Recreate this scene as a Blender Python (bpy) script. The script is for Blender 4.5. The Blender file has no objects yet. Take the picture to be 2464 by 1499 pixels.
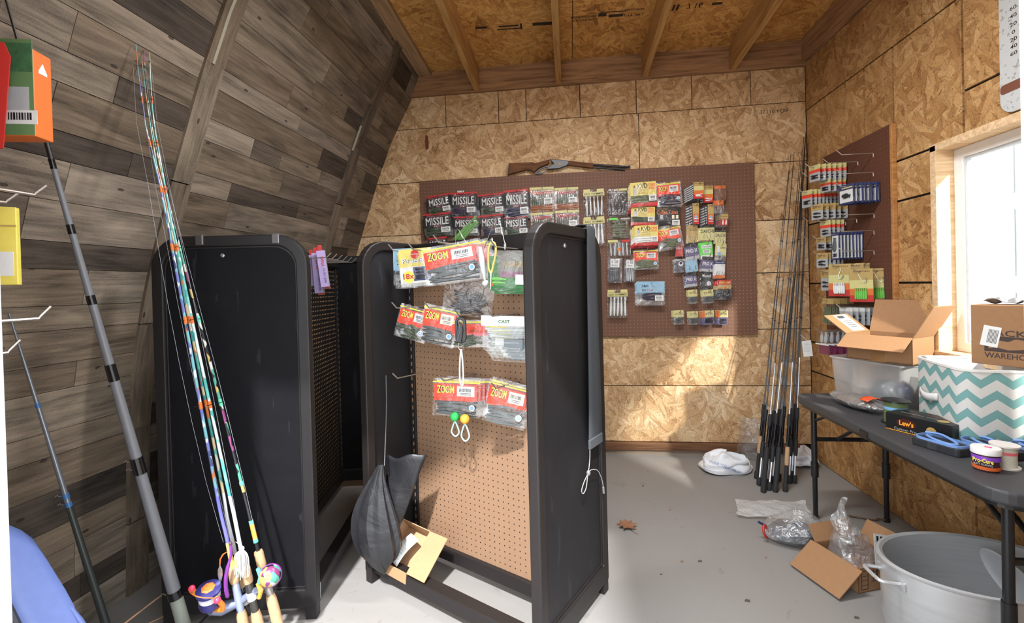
import bpy, math, random
from mathutils import Vector, Matrix, Euler
R = random.Random(7)
sc = bpy.context.scene
COL = sc.collection
PI = math.pi
# ------------------------------------------------------------------ camera
cam_d = bpy.data.cameras.new('camera')
cam_d.sensor_width = 36.0
cam_d.lens = 16.083
cam_d.shift_y = -0.0202
cam_d.clip_start = 0.02
cam_d.dof.use_dof = True
cam_d.dof.focus_distance = 2.4
cam_d.dof.aperture_fstop = 7.1
cam = bpy.data.objects.new('camera', cam_d)
COL.objects.link(cam)
CAM_H = 1.2549
def cam_matrix(yaw, pitch, roll):
    f = Vector((-math.sin(yaw)*math.cos(pitch), math.cos(yaw)*math.cos(pitch), math.sin(pitch)))
    r = Vector((math.cos(yaw), math.sin(yaw), 0)); u = r.cross(f)
    c, s = math.cos(roll), math.sin(roll)
    r2 = r*c + u*s; u2 = u*c - r*s
    m = Matrix((r2, u2, -f)).transposed().to_4x4()
    m.translation = Vector((0, 0, CAM_H))
    return m
cam.matrix_world = cam_matrix(0.12553, -0.0087, -0.02605)
sc.camera = cam
# ------------------------------------------------------------------ world, sun, exposure
world = bpy.data.worlds.new('sky'); sc.world = world; world.use_nodes = True
bg = world.node_tree.nodes['Background']
bg.inputs[0].default_value = (0.88, 0.94, 1.0, 1); bg.inputs[1].default_value = 5.0
sun_d = bpy.data.lights.new('sun', 'SUN'); sun_d.energy = 9.0; sun_d.angle = math.radians(2.4)
sun_d.color = (0.98, 0.985, 1.0)
sun = bpy.data.objects.new('sun', sun_d); COL.objects.link(sun)
SUN_DIR = Vector((-0.02, 0.63, -0.777)).normalized()
sun.rotation_euler = SUN_DIR.to_track_quat('-Z', 'Y').to_euler()
sun.location = (0, -6, 8)
vs = sc.view_settings
vs.view_transform = 'Standard'; vs.look = 'None'; vs.exposure = 0.0; vs.gamma = 1.0; vs.use_curve_mapping = False
sc.cycles.max_bounces = 6; sc.cycles.diffuse_bounces = 4; sc.cycles.glossy_bounces = 3; sc.cycles.transparent_max_bounces = 20
sc.cycles.use_adaptive_sampling = True; sc.cycles.adaptive_threshold = 0.06; sc.cycles.adaptive_min_samples = 16
sc.cycles.caustics_reflective = False; sc.cycles.caustics_refractive = False
sc.cycles.sample_clamp_indirect = 6.0
# ------------------------------------------------------------------ room dimensions (metres)
D = 3.447          # back wall
XR = 1.67          # right wall
FW = 0.80          # inner face of the door wall
# ------------------------------------------------------------------ materials
_mats = {}
def srgb(c):
    f = lambda v: v/12.92 if v <= 0.04045 else ((v+0.055)/1.055)**2.4
    return tuple(f(v/255.0) for v in c)
class NT:
    def __init__(s, name):
        s.m = bpy.data.materials.new(name); s.m.use_nodes = True
        s.t = s.m.node_tree; s.t.nodes.clear()
        s.out = s.n('ShaderNodeOutputMaterial')
    def n(s, typ, ins=None, **kw):
        nd = s.t.nodes.new(typ)
        for k, v in kw.items(): setattr(nd, k, v)
        for k, v in (ins or {}).items():
            i = nd.inputs[k]
            if hasattr(v, 'is_linked') or isinstance(v, bpy.types.NodeSocket): s.t.links.new(v, i)
            else: i.default_value = v
        return nd
    def math(s, op, a, b=0.0, c=None):
        d = {0: a, 1: b}
        if c is not None: d[2] = c
        return s.n('ShaderNodeMath', d, operation=op).outputs[0]
    def vmath(s, op, a, b=None, out=0):
        d = {0: a}
        if b is not None: d[1] = b
        return s.n('ShaderNodeVectorMath', d, operation=op).outputs[out]
    def mix(s, f, a, b, blend='MIX'):
        nd = s.n('ShaderNodeMix', data_type='RGBA', blend_type=blend)
        for i, v in ((0, f), (6, a), (7, b)):
            if isinstance(v, bpy.types.NodeSocket): s.t.links.new(v, nd.inputs[i])
            else: nd.inputs[i].default_value = v if i == 0 else (tuple(v)+(1,) if len(v) == 3 else v)
        return nd.outputs[2]
    def ramp(s, f, stops, interp='LINEAR'):
        nd = s.n('ShaderNodeValToRGB', {0: f}); cr = nd.color_ramp; cr.interpolation = interp
        while len(cr.elements) < len(stops): cr.elements.new(0.5)
        for e, (p, c) in zip(cr.elements, stops):
            e.position = p; e.color = tuple(c)+(1,) if len(c) == 3 else c
        return nd.outputs[0]
    def bsdf(s, color, rough=0.6, metal=0.0, bump=None, bstr=0.3, bdist=0.002, **kw):
        b = s.n('ShaderNodeBsdfPrincipled')
        def put(k, v):
            if isinstance(v, bpy.types.NodeSocket): s.t.links.new(v, b.inputs[k])
            elif k == 'Base Color': b.inputs[k].default_value = tuple(v)+(1,)
            else: b.inputs[k].default_value = v
        put('Base Color', color); put('Roughness', rough); put('Metallic', metal)
        for k, v in kw.items(): put(k.replace('_', ' '), v)
        if bump is not None:
            bn = s.n('ShaderNodeBump', {'Height': bump, 'Strength': bstr, 'Distance': bdist})
            s.t.links.new(bn.outputs[0], b.inputs['Normal'])
        s.t.links.new(b.outputs[0], s.out.inputs[0])
        return b
    def obj(s): return s.n('ShaderNodeTexCoord').outputs['Object']
    def rnd(s): return s.n('ShaderNodeObjectInfo').outputs['Random']
def mat(name, rgb, rough=0.55, metal=0.0, var=0.0, scale=40.0, bump=0.0, spec=None):
    """plain painted or moulded surface with a little procedural mottling"""
    if name in _mats: return _mats[name]
    t = NT(name); c = srgb(rgb)
    nz = t.n('ShaderNodeTexNoise', {'Vector': t.obj(), 'Scale': scale, 'Detail': 3.0})
    v = var if var else 0.08
    col = t.mix(nz.outputs[0], tuple(x*(1-v) for x in c), tuple(min(1, x*(1+v)) for x in c))
    kw = {}
    if spec is not None: kw['Specular_IOR_Level'] = spec
    t.bsdf(col, rough, metal, bump=nz.outputs[0] if bump else None, bstr=bump or 0.1, **kw)
    _mats[name] = t.m
    return t.m
def film(name, tint=(1, 1, 1), haze=0.12, gloss=0.16, rough=0.12, wrinkle=14.0):
    """clear plastic film / clamshell: mostly see-through, a little haze, crinkled gloss"""
    if name in _mats: return _mats[name]
    t = NT(name)
    nz = t.n('ShaderNodeTexNoise', {'Vector': t.obj(), 'Scale': wrinkle, 'Detail': 4.0, 'Distortion': 1.2})
    bn = t.n('ShaderNodeBump', {'Height': nz.outputs[0], 'Strength': 0.9, 'Distance': 0.02})
    tr = t.n('ShaderNodeBsdfTransparent', {0: tuple(tint)+(1,)})
    gl = t.n('ShaderNodeBsdfGlossy', {'Roughness': rough, 'Normal': bn.outputs[0]})
    df = t.n('ShaderNodeBsdfDiffuse', {0: (0.85, 0.86, 0.87, 1), 'Normal': bn.outputs[0]})
    m1 = t.n('ShaderNodeMixShader', {0: haze, 1: tr.outputs[0], 2: df.outputs[0]})
    m2 = t.n('ShaderNodeMixShader', {0: gloss, 1: m1.outputs[0], 2: gl.outputs[0]})
    t.t.links.new(m2.outputs[0], t.out.inputs[0])
    _mats[name] = t.m
    return t.m
def osb(name, dark, mid, light, pale, tone=0.0, scale=1.0, lw=0.5):
    t = NT(name)
    co = t.obj(); rn = t.rnd()
    off = t.n('ShaderNodeCombineXYZ', {0: t.math('MULTIPLY', rn, 31.0), 1: t.math('MULTIPLY', rn, 17.0)}).outputs[0]
    p0 = t.vmath('ADD', co, off)
    wz = t.n('ShaderNodeTexNoise', {'Vector': p0, 'Scale': 7.0*scale, 'Detail': 1.0}, noise_dimensions='2D')
    w = t.vmath('SCALE', t.vmath('SUBTRACT', wz.outputs[1], (0.5, 0.5, 0.5))); w.node.inputs['Scale'].default_value = 0.05
    p = t.vmath('ADD', p0, w)
    vals = []
    for i, (ang, L, W_) in enumerate(((0.30, 0.125, 0.026), (1.15, 0.11, 0.030), (-0.65, 0.14, 0.026), (1.9, 0.10, 0.022))):
        mp = t.n('ShaderNodeMapping', {'Vector': p, 'Rotation': (0, 0, ang), 'Scale': (L/scale, W_/scale, 1), 'Location': (i*3.7, i*5.1, 0)}, vector_type='TEXTURE')
        vo = t.n('ShaderNodeTexVoronoi', {'Vector': mp.outputs[0], 'Scale': 1.0, 'Randomness': 1.0}, voronoi_dimensions='2D')
        sp = t.n('ShaderNodeSeparateColor', {0: vo.outputs['Color']})
        vals.append((sp.outputs[0], t.math('ADD', sp.outputs[1], 0.0), vo.outputs['Distance']))
    cur, pr, ds = vals[0]
    for v, q, d_ in vals[1:]:          # the strand with the highest draw lies on top
        g = t.math('GREATER_THAN', q, pr)
        cur = t.n('ShaderNodeMix', {0: g, 2: cur, 3: v}).outputs[0]
        ds = t.n('ShaderNodeMix', {0: g, 2: ds, 3: d_}).outputs[0]
        pr = t.math('MAXIMUM', pr, q)
    fib = t.n('ShaderNodeTexNoise', {'Vector': p, 'Scale': 130.0*scale, 'Detail': 2.0}, noise_dimensions='2D')
    big = t.n('ShaderNodeTexNoise', {'Vector': p0, 'Scale': 3.0*scale, 'Detail': 1.0}, noise_dimensions='2D')
    f = t.math('MULTIPLY_ADD', t.math('SUBTRACT', cur, 0.5), lw, 0.5)
    f = t.math('ADD', f, t.math('MULTIPLY', t.math('SUBTRACT', fib.outputs[0], 0.5), 0.6))
    f = t.math('ADD', f, t.math('MULTIPLY', t.math('SUBTRACT', big.outputs[0], 0.5), 0.5))
    f = t.math('ADD', f, t.math('MULTIPLY', t.math('SUBTRACT', rn, 0.5), 0.16))
    f = t.math('ADD', f, tone)
    col = t.ramp(f, ((0.0, srgb(dark)), (0.3, srgb(mid)), (0.66, srgb(light)), (1.0, srgb(pale))))
    sh = t.math('GREATER_THAN', ds, 0.58)
    col = t.mix(t.math('MULTIPLY', sh, 0.28), col, srgb(dark))
    sk = t.n('ShaderNodeTexNoise', {'Vector': p, 'Scale': 48.0*scale, 'Detail': 1.0, 'Distortion': 2.5}, noise_dimensions='2D')
    col = t.mix(t.math('MULTIPLY', t.math('GREATER_THAN', sk.outputs[0], 0.70), 0.6), col, srgb([x*0.6 for x in dark]))
    t.bsdf(col, 0.62, Specular_IOR_Level=0.3)
    _mats[name] = t.m
    return t.m
def lumber(name, rgb, dark, gx=4.0, gy=60.0, gz=60.0, knots=True, rough=0.65):
    t = NT(name); rn = t.rnd()
    off = t.n('ShaderNodeCombineXYZ', {0: t.math('MULTIPLY', rn, 40.0), 1: t.math('MULTIPLY', rn, 23.0)}).outputs[0]
    p = t.vmath('ADD', t.obj(), off)
    mp = t.n('ShaderNodeMapping', {'Vector': p, 'Scale': (gx, gy, gz)})
    nz = t.n('ShaderNodeTexNoise', {'Vector': mp.outputs[0], 'Scale': 1.0, 'Detail': 5.0, 'Distortion': 0.6})
    big = t.n('ShaderNodeTexNoise', {'Vector': p, 'Scale': 3.0, 'Detail': 3.0})
    col = t.ramp(nz.outputs[0], ((0.25, srgb(dark)), (0.55, srgb(rgb)), (0.8, srgb([min(255, v*1.13) for v in rgb]))))
    col = t.mix(t.math('MULTIPLY', big.outputs[0], 0.35), col, srgb([v*0.8 for v in dark]))
    t.bsdf(col, rough, Specular_IOR_Level=0.25)
    _mats[name] = t.m
    return t.m
def barnwood(name):
    """grey-brown weathered plank, each plank its own tone"""
    t = NT(name); rn = t.rnd()
    off = t.n('ShaderNodeCombineXYZ', {0: t.math('MULTIPLY', rn, 91.0), 1: t.math('MULTIPLY', rn, 57.0)}).outputs[0]
    p = t.vmath('ADD', t.obj(), off)
    mp = t.n('ShaderNodeMapping', {'Vector': p, 'Scale': (3.5, 60.0, 1.0)})
    nz = t.n('ShaderNodeTexNoise', {'Vector': mp.outputs[0], 'Scale': 1.0, 'Detail': 6.0, 'Distortion': 0.9, 'Roughness': 0.62})
    mp2 = t.n('ShaderNodeMapping', {'Vector': p, 'Scale': (2.0, 9.0, 1.0)})
    n2 = t.n('ShaderNodeTexNoise', {'Vector': mp2.outputs[0], 'Scale': 1.0, 'Detail': 4.0, 'Distortion': 1.5})
    fine = t.n('ShaderNodeTexNoise', {'Vector': p, 'Scale': 210.0, 'Detail': 2.0})
    base = t.ramp(rn, ((0.0, srgb((60, 53, 47))), (0.14, srgb((76, 67, 59))), (0.30, srgb((114, 101, 87))),
                       (0.50, srgb((100, 87, 73))), (0.70, srgb((118, 106, 92))), (0.87, srgb((124, 113, 101))), (1.0, srgb((94, 81, 68)))))
    g = t.math('SUBTRACT', nz.outputs[0], 0.5)
    g2 = t.math('SUBTRACT', n2.outputs[0], 0.5)
    k = t.math('ADD', 1.0, t.math('ADD', t.math('MULTIPLY', g, 1.9), t.math('MULTIPLY', g2, 1.9)))
    k = t.math('ADD', k, t.math('MULTIPLY', t.math('SUBTRACT', fine.outputs[0], 0.5), 0.6))
    k = t.math('MAXIMUM', k, 0.28)
    col = t.vmath('SCALE', base); col.node.inputs['Scale'].default_value = 1.0
    t.t.links.new(k, col.node.inputs['Scale'])
    vo = t.n('ShaderNodeTexVoronoi', {'Vector': t.n('ShaderNodeMapping', {'Vector': p, 'Scale': (4.0, 9.0, 0.0)}).outputs[0], 'Scale': 1.0}, voronoi_dimensions='2D')
    kn = t.math('MULTIPLY', t.math('LESS_THAN', vo.outputs['Distance'], 0.05), t.math('GREATER_THAN', t.n('ShaderNodeSeparateColor', {0: vo.outputs['Color']}).outputs[0], 0.6))
    col = t.mix(t.math('MULTIPLY', kn, 0.75), col, srgb((34, 28, 24)))
    t.bsdf(col, 0.7, Specular_IOR_Level=0.25)
    _mats[name] = t.m
    return t.m
def pegmat(name, rgb, hole, pitch=0.0254, rad=0.0030, rough=0.6, var=0.07):
    """hardboard with a square grid of drilled holes; local X,Y in the board plane"""
    t = NT(name); co = t.obj()
    s = t.n('ShaderNodeSeparateXYZ', {0: co})
    def cell(v): return t.math('SUBTRACT', t.math('FRACT', t.math('DIVIDE', v, pitch)), 0.5)
    a = cell(s.outputs[0]); b = cell(s.outputs[1])
    d_ = t.math('SQRT', t.math('ADD', t.math('MULTIPLY', a, a), t.math('MULTIPLY', b, b)))
    h = t.math('LESS_THAN', d_, rad/pitch)
    nz = t.n('ShaderNodeTexNoise', {'Vector': co, 'Scale': 30.0, 'Detail': 5.0})
    n3 = t.n('ShaderNodeTexNoise', {'Vector': co, 'Scale': 2.5, 'Detail': 2.0})
    c = srgb(rgb)
    col = t.mix(nz.outputs[0], tuple(x*(1-var) for x in c), tuple(x*(1+var) for x in c))
    col = t.mix(t.math('MULTIPLY', n3.outputs[0], 0.18), col, tuple(x*0.8 for x in c))
    col = t.mix(h, col, srgb(hole))
    bump = t.math('SUBTRACT', 1.0, h)
    t.bsdf(col, rough, bump=bump, bstr=0.5, bdist=0.003, Specular_IOR_Level=0.3)
    _mats[name] = t.m
    return t.m
# ------------------------------------------------------------------ mesh building
class MB:
    def __init__(s): s.v = []; s.f = []
    def add(s, vs_, fs, M=None):
        o = len(s.v)
        for q in vs_:
            q = Vector(q)
            s.v.append(tuple(M @ q) if M is not None else tuple(q))
        s.f += [tuple(i+o for i in f) for f in fs]
        return s
    def box(s, c, d, M=None):
        cx, cy, cz = c; x, y, z = d[0]/2, d[1]/2, d[2]/2
        vs_ = [(cx+i*x, cy+j*y, cz+k*z) for i in (-1, 1) for j in (-1, 1) for k in (-1, 1)]
        return s.add(vs_, [(0, 1, 3, 2), (4, 6, 7, 5), (0, 4, 5, 1), (2, 3, 7, 6), (0, 2, 6, 4), (1, 5, 7, 3)], M)
    def span(s, a, b, M=None):
        return s.box([(a[i]+b[i])/2 for i in range(3)], [abs(b[i]-a[i]) for i in range(3)], M)
    def prism(s, pts, z0, z1, M=None):
        """closed outline in XY, extruded along Z"""
        n = len(pts)
        vs_ = [(x, y, z0) for x, y in pts]+[(x, y, z1) for x, y in pts]
        fs = [tuple(range(n-1, -1, -1)), tuple(range(n, 2*n))]+[(i, (i+1) % n, n+(i+1) % n, n+i) for i in range(n)]
        return s.add(vs_, fs, M)
    def ring(s, outer, inner, z0, z1, M=None):
        n = len(outer); vs_ = []
        for z in (z0, z1): vs_ += [(x, y, z) for x, y in outer]+[(x, y, z) for x, y in inner]
        fs = []
        for i in range(n):
            j = (i+1) % n
            fs += [(i, n+i, n+j, j), (2*n+i, 2*n+j, 3*n+j, 3*n+i), (i, j, 2*n+j, 2*n+i), (n+i, 3*n+i, 3*n+j, n+j)]
        return s.add(vs_, fs, M)
    def tube(s, path, r, n=8, M=None, cap=True):
        path = [Vector(q) for q in path]; k = len(path)
        rs = list(r) if hasattr(r, '__len__') else [r]*k
        vs_ = []; up = None
        for i, q in enumerate(path):
            d_ = (path[min(i+1, k-1)]-path[max(i-1, 0)]).normalized()
            if up is None:
                up = Vector((0, 0, 1)) if abs(d_.z) < 0.9 else Vector((1, 0, 0))
            a = d_.cross(up).normalized(); b = a.cross(d_).normalized(); up = b
            for j in range(n):
                t_ = 2*PI*j/n
                vs_.append(q+(a*math.cos(t_)+b*math.sin(t_))*rs[i])
        fs = []
        for i in range(k-1):
            for j in range(n):
                fs.append((i*n+j, i*n+(j+1) % n, (i+1)*n+(j+1) % n, (i+1)*n+j))
        if cap: fs += [tuple(range(n)), tuple(range((k-1)*n+n-1, (k-1)*n-1, -1))]
        return s.add(vs_, fs, M)
    def lathe(s, prof, n=20, M=None, sx=1.0, sy=1.0):
        """profile (r, z) turned about Z"""
        vs_ = []; k = len(prof)
        for r_, z in prof:
            for j in range(n):
                a = 2*PI*j/n
                vs_.append((r_*math.cos(a)*sx, r_*math.sin(a)*sy, z))
        fs = [(i*n+j, i*n+(j+1) % n, (i+1)*n+(j+1) % n, (i+1)*n+j) for i in range(k-1) for j in range(n)]
        if prof[0][0] > 1e-5: fs.append(tuple(range(n-1, -1, -1)))
        if prof[-1][0] > 1e-5: fs.append(tuple(range((k-1)*n, k*n)))
        return s.add(vs_, fs, M)
    def grid(s, fn, nu, nv, M=None, close_u=False):
        vs_ = [fn(i/(nu-1) if not close_u else i/nu, j/(nv-1)) for i in range(nu) for j in range(nv)]
        fs = []
        for i in range(nu if close_u else nu-1):
            i2 = (i+1) % nu
            for j in range(nv-1): fs.append((i*nv+j, i2*nv+j, i2*nv+j+1, i*nv+j+1))
        return s.add(vs_, fs, M)
    def ball(s, c, r, n=10, m=7, M=None):
        rx, ry, rz = r if hasattr(r, '__len__') else (r, r, r)
        prof = [(math.sin(PI*i/(m-1)), -math.cos(PI*i/(m-1))) for i in range(m)]
        T = Matrix.Translation(c) @ Matrix.Diagonal((rx, ry, rz, 1))
        if M is not None: T = M @ T
        return s.lathe([(max(a, 1e-6), b) for a, b in prof], n, T)
    def mesh(s, name, m, smooth=False):
        me = bpy.data.meshes.new(name); me.from_pydata(s.v, [], s.f)
        if m is not None: me.materials.append(m)
        if smooth:
            me.polygons.foreach_set('use_smooth', [True]*len(me.polygons))
            try: me.set_sharp_from_angle(angle=math.radians(40))
            except Exception: pass
        me.update()
        return me
    def build(s, name, m, parent=None, smooth=False, bevel=0.0, seg=2, solid=0.0, label=None):
        o = link(name, s.mesh(name, m, smooth), parent)
        if solid:
            md = o.modifiers.new('thick', 'SOLIDIFY'); md.thickness = solid; md.offset = 0
        if bevel:
            md = o.modifiers.new('edge', 'BEVEL'); md.width = bevel; md.segments = seg; md.limit_method = 'ANGLE'; md.angle_limit = math.radians(40)
            md.harden_normals = False
        if label: o['label'] = label
        return o
def link(name, data, parent=None):
    o = bpy.data.objects.new(name, data); COL.objects.link(o)
    if parent is not None: o.parent = parent
    return o
def tag(o, label, cat, group=None):
    o['label'] = label; o['category'] = cat
    if group: o['group'] = group
    return o
def struct(o, label=None):
    o['kind'] = 'structure'
    if label: o['label'] = label
    return o
def thing(name, label, cat, loc=(0, 0, 0), rot=(0, 0, 0), group=None):
    o = link(name, None); o.empty_display_size = 0.05
    o.location = loc; o.rotation_euler = rot
    return tag(o, label, cat, group)
def frame_of(ex, ey, ez, o):
    m = Matrix((ex, ey, ez)).transposed().to_4x4(); m.translation = Vector(o); return m
_txt = {}
def text_mesh(s, fat):
    k = (s, fat)
    if k not in _txt:
        cu = bpy.data.curves.new('lettering', 'FONT'); cu.body = s; cu.size = 1.0; cu.offset = fat; cu.resolution_u = 2
        cu.align_x = 'LEFT'; cu.fill_mode = 'FRONT'
        ob = bpy.data.objects.new('lettering', cu); COL.objects.link(ob)
        dg = bpy.context.evaluated_depsgraph_get()
        me = bpy.data.meshes.new_from_object(ob.evaluated_get(dg))
        bpy.data.objects.remove(ob); bpy.data.curves.remove(cu)
        xs = [v.co.x for v in me.vertices]; ys = [v.co.y for v in me.vertices]
        x0, x1, y0, y1 = min(xs), max(xs), min(ys), max(ys)
        for v in me.vertices:
            v.co.x = (v.co.x-(x0+x1)/2)/max(1e-6, x1-x0); v.co.y = (v.co.y-(y0+y1)/2)/max(1e-6, y1-y0)
        _txt[k] = me
    return _txt[k]
def lettering(s, w, h, m, parent, M, fat=0.0, name='lettering'):
    """flat print; M maps local (x right, y up, z out) to the parent frame; w,h = printed size"""
    me = text_mesh(s, fat).copy(); me.materials.clear(); me.materials.append(m)
    o = link(name, me, parent)
    o.matrix_local = M @ Matrix.Diagonal((w, h, 1, 1))
    return o
def rrect(w, h, r, n=5, x0=0.0, y0=0.0, corners=(1, 1, 1, 1)):
    """rounded rectangle outline, centred; corners: tr, tl, bl, br"""
    pts = []
    for q, (cx, cy, a0) in enumerate(((w/2, h/2, 0), (-w/2, h/2, PI/2), (-w/2, -h/2, PI), (w/2, -h/2, 1.5*PI))):
        rr = r*corners[q]
        sx = -1 if cx > 0 else 1; sy = -1 if cy > 0 else 1
        for i in range(n+1):
            a = a0+PI/2*i/n
            pts.append((x0+cx+sx*rr+rr*math.cos(a), y0+cy+sy*rr+rr*math.sin(a)))
    return pts
def smooth_path(pts, n=6):
    """Catmull-Rom through pts"""
    P = [Vector(q) for q in pts]; out = []
    for i in range(len(P)-1):
        p0, p1, p2, p3 = P[max(i-1, 0)], P[i], P[i+1], P[min(i+2, len(P)-1)]
        for k in range(n):
            t = k/n
            out.append(0.5*((2*p1)+(p2-p0)*t+(2*p0-5*p1+4*p2-p3)*t*t+(-p0+3*p1-3*p2+p3)*t*t*t))
    out.append(P[-1]); return out
# ================================================================== THE SHELL
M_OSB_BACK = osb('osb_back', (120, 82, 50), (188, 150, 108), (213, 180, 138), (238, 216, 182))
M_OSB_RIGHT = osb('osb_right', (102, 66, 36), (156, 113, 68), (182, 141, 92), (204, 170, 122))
M_OSB_DECK = osb('osb_deck', (118, 74, 34), (184, 132, 70), (208, 158, 92), (222, 180, 118))
M_JOIST = lumber('joist_lumber', (188, 146, 92), (148, 106, 58))
M_RIM = lumber('rim_lumber', (172, 132, 96), (112, 82, 60))
M_PINE = lumber('pale_pine', (226, 196, 158), (196, 158, 112), rough=0.6)
M_BATTEN = lumber('batten_wood', (186, 134, 82), (142, 92, 48))
M_BARN = barnwood('barnwood')
M_DARK = mat('joint_dark', (34, 32, 34), 0.85)
M_SILL = lumber('sill_plate', (128, 92, 66), (86, 58, 40))
def concrete(name, rgb, stain):
    t = NT(name); co = t.obj()
    a = t.n('ShaderNodeTexNoise', {'Vector': co, 'Scale': 1.6, 'Detail': 5.0, 'Distortion': 0.4})
    b = t.n('ShaderNodeTexNoise', {'Vector': co, 'Scale': 70.0, 'Detail': 4.0})
    c = t.n('ShaderNodeTexNoise', {'Vector': co, 'Scale': 9.0, 'Detail': 6.0, 'Distortion': 1.0})
    col = t.mix(t.math('MULTIPLY', t.math('SMOOTHSTEP' if False else 'MULTIPLY', a.outputs[0], 1.1), 0.7), srgb(rgb), srgb(stain))
    col = t.mix(t.math('MULTIPLY', b.outputs[0], 0.16), col, srgb([v*0.72 for v in rgb]))
    sp = t.math('GREATER_THAN', c.outputs[0], 0.66)
    col = t.mix(t.math('MULTIPLY', sp, 0.18), col, srgb([v*0.7 for v in stain]))
    t.bsdf(col, 0.72, Specular_IOR_Level=0.3)
    return t.m
M_FLOOR = concrete('slab_concrete', (150, 147, 144), (128, 122, 117))
M_GROUND = concrete('gravel_ground', (196, 192, 186), (168, 162, 152))

fl = struct(MB().span((-2.3, 0.4, -0.12), (2.2, 3.75, 0.0)).build('floor', M_FLOOR), 'pale grey concrete floor slab with faint stains')
gr = struct(MB().span((-14, -16, -0.16), (16, 16, -0.121)).build('ground', M_GROUND), 'pale gravel ground outside the shed')

def panel(name, parent, o, ex, ey, w, h, th, m, gap=0.004, bevel=0.0):
    """a board whose local X,Y lie in its face; o = lower-left corner of the cell, ex/ey unit axes, thickness goes inward (-normal)"""
    ex = Vector(ex); ey = Vector(ey); n = ex.cross(ey)
    c = Vector(o)+ex*(w/2)+ey*(h/2)
    ob = MB().box((0, 0, -th/2), (w-gap, h-gap, th)).build(name, m, parent, bevel=bevel, seg=1)
    mw = frame_of(ex, ey, n, c)
    ob.matrix_local = mw
    return ob
# ---------------- back wall: strips of oriented strand board
wb = struct(link('wall_back', None), 'back wall clad in oriented strand board strips')
MB().span((-2.0, D+0.012, 0.0), (1.75, D+0.06, 3.1)).build('backing', M_DARK, wb)
EX, EZ = (1, 0, 0), (0, 0, 1)
XL = -1.98
rows = [(0.092, 0.504, (XL, XR)), (0.504, 0.907, (XL, XR)), (0.907, 1.307, (XL, 0.2, XR)), (1.307, 1.678, (XL, XR)),
        (1.678, 2.085, (XL, -0.6, 1.0, XR)), (2.085, 2.499, (XL, 0.53, XR)),
        (2.499, 2.742, (XL, -0.913, -0.502, -0.292, 0.11, 0.517, 0.906, 1.308, XR))]
for z0, z1, xs in rows:
    for a, b in zip(xs, xs[1:]):
        panel('board', wb, (a, D, z0), EX, EZ, b-a, z1-z0, 0.011, M_OSB_BACK, 0.0055)
MB().span((-1.9, D-0.028, 0.035), (1.62, D+0.012, 0.09)).build('sill_plate', M_SILL, wb, bevel=0.003)
MB().span((-1.9, D-0.012, 0.0), (1.66, D+0.012, 0.036)).build('kerb', concrete('kerb_concrete', (150, 136, 122), (122, 108, 94)), wb)
# factory stamp and pen marks on the board
M_INK = mat('faded_ink', (70, 62, 56), 0.8)
bk = lambda x, z, y=D-0.0012: frame_of(Vector((1, 0, 0)), Vector((0, 0, 1)), Vector((0, -1, 0)), (x, y, z))
lettering('9024 0112E', 0.19, 0.026, M_INK, wb, bk(1.46, 2.445) @ Matrix.Rotation(PI, 4, 'Z'), 0.0)
MB().prism([(-0.011, -0.055), (0.014, -0.05), (0.016, 0.0), (0.009, 0.052), (-0.008, 0.056), (-0.012, 0.01)], 0, 0.0008, bk(-1.07, 2.39)).build('stain', mat('red_stain', (112, 58, 40), 0.8), wb)
# ---------------- right wall with window opening
wr = struct(link('wall_right', None), 'right wall of orange strand board with black painted joint lines')
EYn = (0, -1, 0)      # seen from inside, "right" runs toward the camera
WY0, WY1, WZ0, WZ1 = 1.36, 2.32, 0.905, 1.83     # window rough opening
bx = MB()
for a, b, c, d in ((WY1, 3.5, 0, 3.1), (-0.2+1.0, WY0, 0, 3.1), (WY0, WY1, 0, WZ0-0.03), (WY0, WY1, WZ1+0.03, 3.1)):
    bx.span((XR+0.012, a, c), (XR+0.10, b, d))
bx.build('backing', M_DARK, wr)
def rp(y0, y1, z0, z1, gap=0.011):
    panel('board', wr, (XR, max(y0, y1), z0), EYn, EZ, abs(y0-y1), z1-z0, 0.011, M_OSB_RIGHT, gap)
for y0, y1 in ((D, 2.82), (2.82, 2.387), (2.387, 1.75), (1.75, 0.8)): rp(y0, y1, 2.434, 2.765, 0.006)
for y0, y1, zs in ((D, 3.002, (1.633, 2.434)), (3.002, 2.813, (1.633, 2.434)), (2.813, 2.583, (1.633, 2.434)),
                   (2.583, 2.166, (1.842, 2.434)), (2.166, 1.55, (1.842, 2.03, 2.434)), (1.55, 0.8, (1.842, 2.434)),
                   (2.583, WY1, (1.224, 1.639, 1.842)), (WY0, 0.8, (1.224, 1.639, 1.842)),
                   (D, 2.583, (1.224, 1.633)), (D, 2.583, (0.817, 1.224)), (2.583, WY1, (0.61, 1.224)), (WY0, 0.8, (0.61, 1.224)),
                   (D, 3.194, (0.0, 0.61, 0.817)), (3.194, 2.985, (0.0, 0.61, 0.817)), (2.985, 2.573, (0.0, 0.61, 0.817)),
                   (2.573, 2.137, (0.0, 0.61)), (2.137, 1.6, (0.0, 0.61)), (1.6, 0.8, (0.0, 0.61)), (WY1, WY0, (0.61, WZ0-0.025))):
    for a, b in zip(zs, zs[1:]): rp(y0, y1, a, b)
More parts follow.
